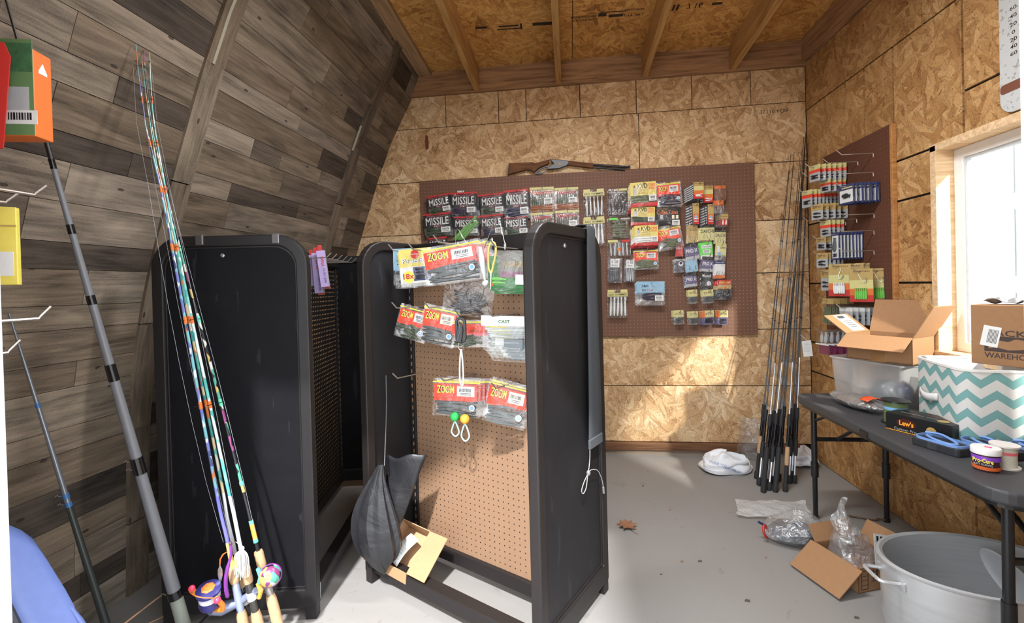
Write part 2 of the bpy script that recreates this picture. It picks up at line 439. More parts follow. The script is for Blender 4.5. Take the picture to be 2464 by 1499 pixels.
# window: pine jambs and sill, vinyl frame, glass
w1 = struct(link('window_1', None), 'window with pine jambs and white vinyl frame')
MB().span((XR-0.004, WY1-0.006, WZ0-0.02), (XR+0.115, WY1+0.028, WZ1+0.02)).build('jamb', M_PINE, w1, bevel=0.002)
MB().span((XR-0.004, WY0-0.028, WZ0-0.02), (XR+0.115, WY0+0.006, WZ1+0.02)).build('jamb', M_PINE, w1, bevel=0.002)
MB().span((XR-0.004, WY0-0.028, WZ1-0.008), (XR+0.115, WY1+0.028, WZ1+0.026)).build('head', M_PINE, w1, bevel=0.002)
MB().span((XR-0.012, WY0-0.028, WZ0-0.028), (XR+0.115, WY1+0.028, WZ0+0.006)).build('sill', M_PINE, w1, bevel=0.002)
M_VINYL = mat('white_vinyl', (226, 222, 216), 0.4)
fo = [(WY0, WZ0+0.006), (WY1-0.006, WZ0+0.006), (WY1-0.006, WZ1-0.008), (WY0, WZ1-0.008)]
fi = [(WY0+0.045, WZ0+0.05), (WY1-0.05, WZ0+0.05), (WY1-0.05, WZ1-0.052), (WY0+0.045, WZ1-0.052)]
Mx = frame_of(Vector((0, 1, 0)), Vector((0, 0, 1)), Vector((1, 0, 0)), (XR+0.07, 0, 0))
MB().ring(fo, fi, 0, 0.045, Mx).build('frame', M_VINYL, w1, bevel=0.003)
gi = [(a+(0.012 if i in (0, 3) else -0.012), b+(0.012 if i < 2 else -0.012)) for i, (a, b) in enumerate(fi)]
MB().ring(fi, gi, 0.012, 0.03, Mx).build('glazing_bead', mat('bead_grey', (196, 200, 204), 0.4), w1)
tg = NT('window_glass')
g1 = tg.n('ShaderNodeBsdfTransparent', {0: (0.97, 0.985, 0.98, 1)}); g2 = tg.n('ShaderNodeBsdfGlossy', {'Roughness': 0.02})
gm = tg.n('ShaderNodeMixShader', {0: 0.06, 1: g1.outputs[0], 2: g2.outputs[0]}); tg.t.links.new(gm.outputs[0], tg.out.inputs[0])
MB().span((XR+0.088, WY0+0.045, WZ0+0.05), (XR+0.092, WY1-0.05, WZ1-0.052)).build('pane', tg.m, w1)
# white neighbouring wall and panelled door seen through the window
nb = struct(link('wall_outside', None), 'white wall and panelled door beyond the window')
M_WHITEWALL = mat('white_siding', (246, 247, 248), 0.6)
MB().span((2.75, 1.2, -0.12), (2.85, 9.0, 3.6)).build('siding', M_WHITEWALL, nb)
for i in range(4):
    for j in range(2):
        y0 = 2.75+j*0.46; z0 = 0.2+i*0.52
        MB().ring([(y0, z0), (y0+0.38, z0), (y0+0.38, z0+0.42), (y0, z0+0.42)], [(y0+0.035, z0+0.035), (y0+0.345, z0+0.035), (y0+0.345, z0+0.385), (y0+0.035, z0+0.385)],
                  0, 0.012, frame_of(Vector((0, 1, 0)), Vector((0, 0, 1)), Vector((-1, 0, 0)), (2.75, 0, 0)) @ Matrix.Diagonal((1, 1, 1, 1))).build('door_panel', M_WHITEWALL, nb, bevel=0.004)
# ---------------- ceiling: loft deck, joists, rim board; it climbs gently toward the door
cl = struct(link('ceiling', None), 'loft floor overhead of strand board on joists')
SL = 0.05
cz = lambda y: 2.742+SL*(D-y)
ang = math.atan(SL)
EYs = Vector((0, -math.cos(ang), math.sin(ang)))
for (x0, x1) in ((-1.16, 0.06), (0.06, 1.28), (1.28, 1.80)):
    for (y0, y1) in ((D+0.02, D-0.62), (D-0.62, D-1.84), (D-1.84, 0.6)):
        # face looks down: local X = +x reversed so the normal points down
        o = Vector((x0, y0, cz(y0)+0.175))
        panel('deck_board', cl, o, (1, 0, 0), EYs, x1-x0, (y0-y1)/math.cos(ang), 0.014, M_OSB_DECK, 0.004)
dbk = MB().box((0, 0, 0.2), (3.6, (D-0.5)/math.cos(ang), 0.01)).build('deck_backing', M_DARK, cl)
dbk.matrix_local = Matrix.Translation((0, (D+0.1+0.6)/2, cz((D+0.1+0.6)/2))) @ Matrix.Rotation(-ang, 4, 'X')
for xc in (-0.66, -0.0435, 0.576, 1.178):
    ln = (D-0.03-0.6)/math.cos(ang)
    jo = MB().box((0, 0, 0.0875), (ln, 0.04, 0.173)).build('joist', M_JOIST, cl, bevel=0.002)
    jo.matrix_local = frame_of(-EYs, Vector((-1, 0, 0)), (-EYs).cross(Vector((-1, 0, 0))), Vector((xc, (D-0.03+0.6)/2, cz((D-0.03+0.6)/2))))
rb = MB().box((0, 0, 0), (2.9, 0.035, 0.178)).build('rim_board', M_RIM, cl, bevel=0.002)
rb.matrix_local = Matrix.Translation((0.27, D-0.006, cz(D)+0.089))
lb = MB().box((0, 0, 0), ((D-0.6)/math.cos(ang), 0.10, 0.088)).build('side_beam', lumber('beam_lumber', (172, 142, 110), (132, 104, 76)), cl, bevel=0.002)
lb.matrix_local = frame_of(-EYs, Vector((-1, 0, 0)), (-EYs).cross(Vector((-1, 0, 0))), Vector((-1.058, (D+0.6)/2, cz((D+0.6)/2)+0.185)))
rpz = MB().box((0, 0, 0), (D-0.6, 0.05, 0.16)).build('wall_plate', M_RIM, cl, bevel=0.002)
rpz.matrix_local = frame_of(Vector((0, 1, 0)), Vector((-1, 0, 0)), Vector((0, 0, 1)), Vector((XR-0.008, (D+0.6)/2, 2.85)))
# printed grade stamps on the deck between the joists
M_STAMP = mat('deck_ink', (44, 34, 26), 0.85)
def stamp(txt, x, w, h, yo=0.0):
    y = 2.93+yo
    M_ = frame_of(Vector((1, 0, 0)), -EYs*-1, Vector((0, 0, -1)), (x, y, cz(y)+0.1735))
    M_ = frame_of(Vector((1, 0.05, 0)).normalized(), EYs*-1 if False else Vector((-0.05, 1, -SL)).normalized()*-1 if False else Vector((-0.05, 1, -SL)).normalized(), Vector((0, 0, -1)), (x, y, cz(y)+0.173))
    lettering(txt, w, h, M_STAMP, cl, M_ @ Matrix.Diagonal((1, 1, 1, 1)), 0.01, 'stamp')
def bar(x, w, h, yo):
    y = 2.93+yo
    MB().box((0, 0, 0), (w, h, 0.001)).build('stamp', M_STAMP, cl).matrix_local = Matrix.Translation((x, y, cz(y)+0.1725)) @ Matrix.Rotation(-ang, 4, 'X') @ Matrix.Rotation(0.05, 4, 'Z')
bar(-0.525, 0.075, 0.018, 0.01); bar(-0.35, 0.13, 0.012, 0.02); bar(-0.35, 0.16, 0.008, 0.05); bar(-0.27, 0.012, 0.06, 0.035); bar(-0.13, 0.13, 0.03, 0.03)
stamp('RATED SHEATHING', 0.06+0.07, 0.16, 0.022, 0.0); stamp('EXPOSURE 1', 0.14, 0.15, 0.02, 0.035)
bar(0.245, 0.05, 0.03, 0.0); bar(0.33, 0.09, 0.024, 0.02); bar(0.31, 0.16, 0.006, -0.02)
stamp('SIZED FOR SPACING', 0.44, 0.12, 0.018, -0.02); stamp('( 19 20 )', 0.44, 0.12, 0.026, 0.03)
bar(0.70, 0.012, 0.05, 0.0); bar(0.675, 0.012, 0.05, 0.0); stamp('7 16', 0.80, 0.09, 0.05, 0.0); bar(0.93, 0.06, 0.02, 0.0)
# ---------------- left wall: arched, planked with weathered boards
wl = struct(link('wall_left', None), 'arched left wall lined with weathered grey-brown planks')
PROF = [(0.0, -1.875), (0.65, -1.848), (0.97, -1.812), (1.257, -1.752), (1.55, -1.665), (1.73, -1.605), (1.9, -1.545), (2.09, -1.483), (2.43, -1.345), (2.70, -1.195), (2.88, -1.118), (3.0, -1.075)]
def arch(z):
    for (a, xa), (b, xb) in zip(PROF, PROF[1:]):
        if a <= z <= b: return xa+(xb-xa)*(z-a)/(b-a)
    return PROF[-1][1]
# arc-length sample
arc = [(0.0, 0.0, PROF[0][1])]
z = 0.0
while z < 2.995:
    z2 = z+0.005; x2 = arch(min(z2, 3.0))
    arc.append((arc[-1][0]+math.hypot(z2-z, x2-arc[-1][2]), z2, x2)); z = z2
def at_arc(s):
    i = min(int(s/arc[-1][0]*(len(arc)-1)), len(arc)-1)
    while i < len(arc)-1 and arc[i][0] < s: i += 1
    while i > 0 and arc[i][0] > s: i -= 1
    return Vector((arc[i][2], 0, arc[i][1]))
bm_ = MB()
pf = [(x-0.015, z) for z, x in PROF]+[(PROF[-1][1]-0.2, 3.0), (-2.15, 1.2), (-2.15, 0.0)]
bm_.prism([(x, z) for x, z in pf], -(D+0.05), -0.6, frame_of(Vector((1, 0, 0)), Vector((0, 0, 1)), Vector((0, -1, 0)), (0, 0, 0)))
bm_.build('backing', M_DARK, wl)
ROWHS = (0.125, 0.087, 0.13, 0.09, 0.138, 0.13, 0.089, 0.147, 0.095)
row_s = [0.0]
while row_s[-1] < arc[-1][0]-0.03: row_s.append(min(row_s[-1]+ROWHS[(len(row_s)-1) % len(ROWHS)], arc[-1][0]))
nrow = len(row_s)-2
STRIPS = (1.73, 2.985)      # batten centre lines
SW = 0.095
for r in range(nrow+1):
    s0, s1 = row_s[r], row_s[r+1]
    if s1-s0 < 0.03: continue
    a = at_arc(s0); b = at_arc(s1)
    ey = (b-a).normalized(); ex = Vector((0, 1, 0)); n = ex.cross(ey)
    if n.x < 0: n = -n
    seg = [(0.62, STRIPS[0]-SW/2+0.004), (STRIPS[0]+SW/2-0.004, STRIPS[1]-SW/2+0.004), (STRIPS[1]+SW/2-0.004, D-0.002)]
    for (ya, yb) in seg:
        y = ya - R.uniform(0, 0.0)
        first = True
        while y < yb-0.002:
            ln = R.choice((0.22, 0.42, 0.55, 0.75, 0.95)) * R.uniform(0.85, 1.15)
            if first: ln *= R.uniform(0.5, 1.0); first = False
            if yb-(y+ln) < 0.12: ln = yb-y
            tilt = R.uniform(0, 0.0012)
            ob = MB().box((0, 0, -0.005), (ln-0.0022, (b-a).length-0.0022, 0.010)).build('plank', M_BARN, wl)
            ob.matrix_local = frame_of(ex, ey, ex.cross(ey), (a+b)/2+Vector((0, y+ln/2, 0))+n*tilt)
            if ex.cross(ey).x < 0: ob.matrix_local = frame_of(-ex, ey, (-ex).cross(ey), (a+b)/2+Vector((0, y+ln/2, 0))+n*tilt)
            y += ln
# battens over the sheet joints
for yc in STRIPS:
    s = 0.0
    while s < arc[-1][0]-0.02:
        ln = R.uniform(0.3, 0.62); s1 = min(s+ln, arc[-1][0])
        # split further so that the piece follows the arch
        k = max(1, int((s1-s)/0.2)); mb = MB()
        mid = (at_arc(s)+at_arc(s1))/2; mid.y = yc
        ey = (at_arc(s1)-at_arc(s)).normalized(); ex = Vector((0, -1, 0)); n = ex.cross(ey)
        Mw = frame_of(ey, -ex, ey.cross(-ex), mid); Mi = Mw.inverted()
        pts = [at_arc(s+(s1-s)*i/k) for i in range(k+1)]
        vs_ = []
        for q in pts:
            for dy in (-SW/2, SW/2):
                for dn in (-0.012, 0.0085):
                    vs_.append(Mi @ (q+Vector((0, yc+dy, 0))+n*dn))
        fs = []
        for i in range(k):
            o = 4*i
            fs += [(o, o+1, o+5, o+4), (o+2, o+6, o+7, o+3), (o+1, o+3, o+7, o+5), (o, o+4, o+6, o+2)]
        fs += [(0, 2, 3, 1), (4*k, 4*k+1, 4*k+3, 4*k+2)]
        mb.add(vs_, fs)
        ob = mb.build('batten', M_BARN, wl); ob.matrix_local = Mw
        s = s1+0.002
# bare joint where a batten has come away
def wall_pt(z, y, off=0.01): return Vector((arch(z)+off, y, z))
MB().tube([wall_pt(z_, 1.715, 0.012) for z_ in (2.20, 2.3, 2.4, 2.5, 2.6)], 0.009, 5).build('caulk', mat('pale_caulk', (150, 146, 128), 0.8), wl)
MB().tube([wall_pt(z_, 2.93, 0.012) for z_ in (2.2, 2.28, 2.36)], 0.007, 5).build('caulk', _mats['pale_caulk'], wl)
# ---------------- door wall (behind the lens) with its wide opening and white jambs
M_JAMB = mat('white_jamb', (238, 238, 236), 0.5)
fw = struct(link('wall_front', None), 'door wall with a wide double door opening')
DX0, DX1, DZ = -1.174, 0.705, 2.07
MB().span((-2.1, FW-0.11, 0), (DX0-0.02, FW, 3.1)).span((DX1+0.02, FW-0.11, 0), (XR+0.1, FW, 3.1)).span((DX0-0.02, FW-0.11, DZ+0.02), (DX1+0.02, FW, 3.1)).build('boarding', M_OSB_RIGHT, fw)
d1 = struct(link('door_1', None), 'white painted frame of the double door')
for x0, x1 in ((DX0-0.022, DX0), (DX1, DX1+0.022)):
    MB().span((x0, FW-0.13, 0), (x1, FW+0.012, DZ+0.02)).build('jamb', M_JAMB, d1, bevel=0.002)
MB().span((DX0-0.02, FW-0.13, DZ), (DX1+0.02, FW+0.012, DZ+0.022)).build('head', M_JAMB, d1, bevel=0.002)
for hx, a_ in ((DX0-0.01, -95), (DX1+0.01, -86)):      # both leaves folded back outside
    leaf = MB().span((0, -0.02, 0.01), (0.9, 0.02, DZ-0.01)).build('leaf', M_JAMB, d1, bevel=0.003)
    leaf.matrix_local = Matrix.Translation((hx, FW-0.14, 0)) @ Matrix.Rotation(math.radians(180-15 if hx < 0 else 15), 4, 'Z')
# unseen trunk added outside the door; it shades the right half of the doorway
oak = thing('shade_trunk', 'thick grey trunk added out of view to shade the shed doorway', 'tree', (0.565, -1.9, -0.12))
tk = MB().grid(lambda u, v: (0.32*(1+0.04*math.sin(6*PI*u)+0.35*max(0, 1-v*9))*math.cos(2*PI*u), 0.32*(1+0.04*math.sin(6*PI*u)+0.35*max(0, 1-v*9))*math.sin(2*PI*u), 6.5*v), 20, 12, close_u=True)
tk.build('trunk', lumber('trunk_bark', (104, 94, 84), (60, 52, 46), 30.0, 30.0, 5.0), oak, smooth=True)
# ================================================================== DISPLAY STANDS
def hammered(name, rgb, rough=0.42):
    t = NT(name)
    nz = t.n('ShaderNodeTexNoise', {'Vector': t.obj(), 'Scale': 620.0, 'Detail': 1.0})
    c = srgb(rgb)
    col = t.mix(nz.outputs[0], tuple(x*0.75 for x in c), tuple(x*1.25 for x in c))
    t.bsdf(col, rough, bump=nz.outputs[0], bstr=0.25, bdist=0.002, Specular_IOR_Level=0.35)
    return t.m
def scuffed(name, rgb, rough=0.5, spec=0.4):
    t = NT(name); co = t.obj(); c = srgb(rgb)
    nz = t.n('ShaderNodeTexNoise', {'Vector': co, 'Scale': 7.0, 'Detail': 5.0, 'Distortion': 1.0})
    mp = t.n('ShaderNodeMapping', {'Vector': co, 'Scale': (1.0, 9.0, 1.4)})
    st = t.n('ShaderNodeTexNoise', {'Vector': mp.outputs[0], 'Scale': 3.0, 'Detail': 4.0})
    vo = t.n('ShaderNodeTexVoronoi', {'Vector': co, 'Scale': 38.0})
    sp = t.n('ShaderNodeSeparateColor', {0: vo.outputs['Color']})
    col = t.mix(nz.outputs[0], tuple(x*0.7 for x in c), tuple(x*1.35 for x in c))
    col = t.mix(t.math('MULTIPLY', t.math('GREATER_THAN', st.outputs[0], 0.66), 0.12), col, srgb((82, 82, 86)))
    dot = t.math('MULTIPLY', t.math('LESS_THAN', vo.outputs['Distance'], 0.075), t.math('GREATER_THAN', sp.outputs[0], 0.86))
    col = t.mix(t.math('MULTIPLY', dot, 0.7), col, srgb((170, 168, 165)))
    t.bsdf(col, rough, Specular_IOR_Level=spec)
    return t.m
M_STEEL = hammered('hammered_steel', (34, 30, 29), 0.42)
M_STEEL_A = hammered('hammered_black_steel', (30, 28, 29))
M_PANEL = scuffed('scuffed_panel', (30, 29, 31), 0.5, 0.3)
M_PANEL_A = scuffed('scuffed_black_panel', (20, 20, 23), 0.7, 0.12)
M_SCREW = mat('zinc', (188, 190, 192), 0.3, 0.9)
M_PEG_BROWN = pegmat('pegboard_tan', (140, 110, 86), (58, 40, 28))
M_PEG_BLACK = pegmat('pegboard_black', (24, 23, 24), (178, 142, 100), rad=0.0042)
def stand(name, label, loc, ang_, W, L, H, m_fr, m_pan, m_peg):
    t = thing(name, label, 'display stand', loc, (0, 0, ang_))
    for side, x0 in ((0, 0.0), (1, L-0.042)):
        # face plane: local X -> y, local Y -> z, depth -> x
        Mf = frame_of(Vector((0, 1, 0)), Vector((0, 0, 1)), Vector((1, 0, 0)), (x0, 0, 0))
        h0 = 0.045; hh = H-h0
        outer = rrect(W, hh, 0.118, 7, 0, h0+hh/2, (1, 1, 0.04, 0.04))
        inner = rrect(W-0.084, hh-0.115, 0.082, 7, 0, h0+hh/2+0.016, (1, 1, 0.06, 0.06))
        ep = MB().ring(outer, inner, 0, 0.042, Mf).build('end_frame', m_fr, t, bevel=0.006)
        MB().prism(inner, 0.012, 0.030, Mf).build('end_panel', m_pan, ep)
        lip_i = [(a*0.975, (b-(h0+hh/2))*0.988+(h0+hh/2)) for a, b in inner]
        MB().ring(inner, lip_i, 0.008 if side == 0 else 0.026, 0.016 if side == 0 else 0.034, Mf).build('panel_lip', m_fr, ep, bevel=0.002)
        for s_ in (-1, 1):
            MB().span((x0+0.002, s_*(W/2-0.045), 0.0), (x0+0.04, s_*(W/2-0.002), 0.05)).build('foot', m_fr, t, bevel=0.004)
        MB().lathe([(0.0085, 0), (0.0085, 0.002), (0.006, 0.0045), (0.0001, 0.005)], 10, frame_of(Vector((0, 1, 0)), Vector((0, 0, 1)), Vector((-1, 0, 0)) if side == 0 else Vector((1, 0, 0)), (x0+(0.012 if side == 0 else 0.03), 0.03, H-0.075))).build('screw', M_SCREW, ep, smooth=True)
    pb = MB().box((0, 0, 0), (L-0.084, H-0.17, 0.007)).build('pegboard', m_peg, t)
    pb.matrix_local = frame_of(Vector((1, 0, 0)), Vector((0, 0, 1)), Vector((0, -1, 0)), (L/2, 0, 0.1+(H-0.17)/2))
    MB().span((0.04, -0.024, H-0.075), (L-0.04, 0.024, H-0.012)).build('top_rail', m_fr, t, bevel=0.004)
    MB().span((0.04, -0.02, 0.05), (L-0.04, 0.02, 0.105)).build('board_rail', m_fr, t, bevel=0.003)
    for s_ in (-1, 1):
        MB().span((0.04, s_*(W/2-0.065), 0.045), (L-0.04, s_*(W/2-0.012), 0.10)).build('base_rail', m_fr, t, bevel=0.004)
    for x0 in (0.042, L-0.072):
        up = MB().span((x0, -0.014, 0.1), (x0+0.03, 0.014, H-0.07)).build('upright', m_fr, t, bevel=0.002)
        sl = MB()
        for k in range(int((H-0.25)/0.034)):
            for s_ in (-1, 1):
                sl.box((x0+0.015, s_*0.0142, 0.16+k*0.034), (0.005, 0.001, 0.017))
        so = sl.build('slot', mat('slot_tan', (150, 112, 76), 0.8), up); so['kind'] = 'stuff'
    return t
sA = stand('display_stand', 'black double-sided pegboard stand with arched end panel, rods leaning on it', (-1.2735, 1.582, 0), math.radians(99.8), 0.575, 1.22, 1.478, M_STEEL_A, M_PANEL_A, M_PEG_BLACK)
for y_ in (0.105, -0.175):      # bright clips on the top edge
    MB().span((-0.006, y_-0.014, 1.442), (0.044, y_+0.014, 1.481)).build('edge_clip', mat('clip_steel', (120, 118, 118), 0.3, 0.8), sA, bevel=0.003)
MB().span((0.046, -0.2785, 0.040), (0.066, -0.218, 0.104)).build('rail_cap', mat('cap_white', (214, 216, 218), 0.5), sA, bevel=0.002)
OBX, OBY, ANGB = 0.010, 1.673, math.radians(151.975)
sB = stand('display_stand', 'dark steel stand with tan pegboard, bait packs and a grey strap on it', (OBX, OBY, 0), ANGB, 0.52, 0.90, 1.472, M_STEEL, M_PANEL, M_PEG_BROWN)
MBW = Matrix.Translation((OBX, OBY, 0)) @ Matrix.Rotation(ANGB, 4, 'Z')      # stand frame -> world
# grey elastic strap over the end panel
st = thing('strap', 'grey elastic strap slung over the arched end panel with a toggle cord', 'strap', (OBX, OBY, 0), (0, 0, ANGB))
M_STRAP = mat('grey_elastic', (62, 66, 71), 0.9, var=0.15, scale=300)
sp_ = MB()
def strapfn(u, v):
    # v: 0 = inside end, 1 = outside lower end
    ys = -0.150+ (u-0.5)*0.068
    if v < 0.12: return (0.05, ys, 1.30+v/0.12*0.16)
    if v < 0.28:
        a = (v-0.12)/0.16*PI; return (0.021+0.029*math.cos(a), ys, 1.4735+0.0055+0.008*math.sin(a))
    q = (v-0.28)/0.72
    wob = 0.006*math.sin(q*5)
    return (-0.008-0.004*math.sin(q*PI), -0.150+(u-0.5)*(0.068+0.05*q)+wob+0.012*q, 1.474-q*(1.474-0.63))
sp_.grid(strapfn, 4, 40); sp_.build('webbing', M_STRAP, st, smooth=True, solid=0.003)
MB().span((-0.016, -0.195, 0.632), (-0.007, -0.082, 0.668)).build('end_patch', mat('strap_patch', (78, 82, 86), 0.85), st, bevel=0.002)
cdm = mat('white_cord', (170, 170, 166), 0.7)
MB().tube(smooth_path([(-0.012, -0.085, 0.64), (-0.013, -0.08, 0.60), (-0.014, -0.062, 0.555), (-0.014, -0.03, 0.535), (-0.013, -0.008, 0.51), (-0.013, -0.018, 0.492), (-0.013, -0.045, 0.505), (-0.014, -0.062, 0.552), (-0.014, -0.10, 0.553), (-0.013, -0.15, 0.53), (-0.013, -0.185, 0.48), (-0.013, -0.196, 0.44)], 5), 0.0015, 6).build('cord', cdm, st, smooth=True)
MB().ball((-0.015, -0.062, 0.553), (0.008, 0.009, 0.011)).build('toggle', mat('toggle_grey', (120, 122, 124), 0.35), st, smooth=True)
MB().tube([(-0.013, -0.194, 0.45), (-0.013, -0.198, 0.425)], 0.0045, 8).build('cord_tip', _mats['toggle_grey'], st)
# ================================================================== FOLDING TABLE
M_TTOP = mat('table_plastic', (58, 58, 61), 0.55, var=0.12, scale=220)
M_TLEG = mat('table_leg_black', (26, 26, 28), 0.35)
TZ = 0.645; TX0, TX1, TY0, TY1 = 1.175, 1.655, 1.42, 2.625
tb = thing('folding_table', 'black plastic folding table standing along the strand board wall', 'table', ((TX0+TX1)/2, (TY0+TY1)/2, 0))
tw, tl = TX1-TX0, TY1-TY0
MB().prism(rrect(tw, tl, 0.075, 7), TZ-0.042, TZ).build('tabletop', M_TTOP, tb, bevel=0.009, seg=3)
MB().ring(rrect(tw-0.03, tl-0.03, 0.06, 6), rrect(tw-0.06, tl-0.06, 0.05, 6), TZ-0.055, TZ-0.04).build('under_frame', M_TLEG, tb)
for sy in (-1, 1):
    yy = sy*(tl/2-0.07)
    for sx in (-1, 1):
        xx = sx*(tw/2-0.07)
        lg = MB().tube([(xx, yy, TZ-0.05), (xx, yy, 0.235)], 0.0138, 12).build('leg', M_TLEG, tb, smooth=True)
        MB().tube([(xx, yy, 0.30), (xx, yy, 0.225)], 0.0175, 12).build('collar', M_TLEG, lg, smooth=True)
        MB().tube([(xx, yy, 0.235), (xx, yy, 0.012)], 0.0115, 12).build('lower_tube', M_TLEG, lg, smooth=True)
        MB().tube([(xx, yy, 0.02), (xx, yy, 0.0)], 0.0135, 12).build('foot_cap', M_TLEG, lg, smooth=True)
    MB().tube([(-tw/2+0.07, yy, 0.42), (tw/2-0.07, yy, 0.42)], 0.011, 10).build('crossbar', M_TLEG, tb, smooth=True)
    for sx in (-1, 1):
        MB().tube([(sx*0.06, yy, 0.42), (sx*0.05, yy-sy*0.26, TZ-0.05)], 0.009, 8).build('brace', M_TLEG, tb, smooth=True)
    MB().tube([(-tw/2+0.07, yy, TZ-0.13), (-tw/2+0.09, yy-sy*0.15, TZ-0.05)], 0.008, 8).build('brace', M_TLEG, tb, smooth=True)
MB().span((-tw/2-0.004, -0.03, TZ-0.045), (-tw/2+0.02, 0.03, TZ-0.012)).build('latch', M_TLEG, tb, bevel=0.006)
# ================================================================== PEGBOARDS ON THE WALLS
M_PEG_WALL = pegmat('pegboard_wall', (112, 80, 64), (168, 132, 104), rad=0.0026)
M_PEG_WALL2 = pegmat('pegboard_wall_red', (92, 58, 44), (124, 88, 66), rad=0.0024)
BX0, BZT = -1.1266, 2.0895
wpb = tag(MB().box((0, 0, 0), (2.438, 1.219, 0.006)).build('wall_pegboard', M_PEG_WALL), 'wide brown pegboard on the back wall below the toy rifle', 'pegboard')
wpb.matrix_local = frame_of(Vector((1, 0, 0)), Vector((0, 0, 1)), Vector((0, -1, 0)), (BX0+1.219, D-0.017, BZT-0.6095))
rpb = thing('wall_pegboard', 'tall brown pegboard with an orange wooden edge strip beside the window', 'pegboard', (XR, 2.895, 1.44))
pbr = MB().box((0, 0, 0), (0.615, 1.20, 0.006)).build('board', M_PEG_WALL2, rpb)
pbr.matrix_local = frame_of(Vector((0, -1, 0)), Vector((0, 0, 1)), Vector((-1, 0, 0)), (-0.016, 0, 0))
MB().span((-0.022, -0.33, -0.60), (-0.0005, -0.311, 0.60)).build('edge_strip', M_BATTEN, rpb, bevel=0.002)
MB().span((-0.013, 0.26, -0.60), (-0.0005, 0.30, 0.60)).build('spacer', M_BATTEN, rpb)
# ================================================================== BAIT PACKS
WP = {
 'M1': (-0.9613, 1.8929, 0.1836, 0.1438, 8),
 'M2': (-0.7694, 1.8852, 0.2001, 0.1707, 0),
 'M3': (-0.5567, 1.8748, 0.1814, 0.1571, 3),
 'M4': (-0.3717, 1.872, 0.182, 0.205, 2),
 'M5': (-0.9784, 1.7449, 0.2161, 0.1659, 3),
 'M6': (-0.7596, 1.7215, 0.1969, 0.1429, -1),
 'M7': (-0.5624, 1.7193, 0.1721, 0.1542, 3),
 'M8': (-0.3807, 1.7069, 0.1791, 0.144, 2),
 'M9': (-0.9816, 1.5741, 0.1485, 0.1442, 3),
 'R1': (-0.1857, 1.8888, 0.1764, 0.1823, 0),
 'R2': (-0.0057, 1.8889, 0.1711, 0.163, 0),
 'R3': (-0.1872, 1.7124, 0.1705, 0.1703, 2),
 'R4': (-0.0069, 1.7182, 0.1712, 0.1722, 1),
 'E1': (0.1916, 1.8461, 0.1538, 0.2037, 1),
 'E2': (0.1912, 1.6435, 0.1509, 0.207, 1),
 'E3': (0.3421, 1.1141, 0.1465, 0.2005, 0),
 'W1': (0.3592, 1.8424, 0.1402, 0.1995, 0),
 'G1': (0.3637, 1.6573, 0.1636, 0.152, 0),
 'N1': (0.3603, 1.5142, 0.1637, 0.1223, 0),
 'Y1': (0.3258, 1.3554, 0.1026, 0.1794, -2),
 'Y2': (0.4337, 1.3492, 0.0785, 0.1668, -3),
 'K1': (0.5301, 1.8829, 0.1816, 0.1715, 2),
 'K2': (0.5266, 1.732, 0.1644, 0.1302, -2),
 'K3': (0.5436, 1.592, 0.1642, 0.1421, 0),
 'Z1': (0.7091, 1.8811, 0.1706, 0.1733, 4),
 'C1': (0.6984, 1.7184, 0.1679, 0.1412, -1),
 'Z3': (0.708, 1.5751, 0.1707, 0.1501, 9),
 'Z4': (0.547, 1.4258, 0.1729, 0.1422, 1),
 'B1': (0.569, 1.1879, 0.1986, 0.1601, -1),
 'H1': (0.9057, 1.8915, 0.07, 0.1137, 0),
 'H2': (0.9821, 1.8701, 0.0668, 0.1191, 0),
 'H3': (1.0627, 1.8761, 0.0774, 0.1043, 0),
 'H3b': (1.0538, 1.7823, 0.0692, 0.0841, 3),
 'H4': (0.8896, 1.7332, 0.0449, 0.1459, 0),
 'H5': (0.9887, 1.7257, 0.0417, 0.1396, -1),
 'H6': (1.0712, 1.6857, 0.0747, 0.1073, -2),
 'H7': (0.8726, 1.595, 0.0674, 0.1257, -2),
 'H8': (0.9693, 1.5984, 0.1032, 0.1107, -1),
 'H9': (1.059, 1.5672, 0.0775, 0.1016, -3),
 'H10': (0.7784, 1.4842, 0.0538, 0.091, -2),
 'H11': (0.8629, 1.4724, 0.0984, 0.1141, 8),
 'H12': (0.9638, 1.4718, 0.0865, 0.1195, 2),
 'H13': (1.0581, 1.4611, 0.0748, 0.1162, -4),
 'H14': (0.7831, 1.3739, 0.0679, 0.094, 0),
 'H15': (0.8636, 1.3772, 0.0816, 0.0996, 5),
 'H16': (0.9688, 1.3782, 0.0837, 0.1079, -6),
 'H17': (1.05, 1.3378, 0.0749, 0.125, -2),
 'H18': (0.8557, 1.2719, 0.0816, 0.0997, 3),
 'H19': (0.9593, 1.2617, 0.0754, 0.1197, -2),
 'H20': (1.0748, 1.2004, 0.0914, 0.1308, -1),
 'H21': (0.8644, 1.1529, 0.0647, 0.0968, 2),
 'H22': (0.9681, 1.1519, 0.0754, 0.0935, 4),
 'J1': (0.7651, 1.0064, 0.0709, 0.1002, 2),
 'J2': (0.8653, 1.0017, 0.0676, 0.0939, 2),
 'J3': (0.9663, 1.0029, 0.0782, 0.0994, 2),
 'J4': (1.0637, 0.9997, 0.0721, 0.1019, -1),
}
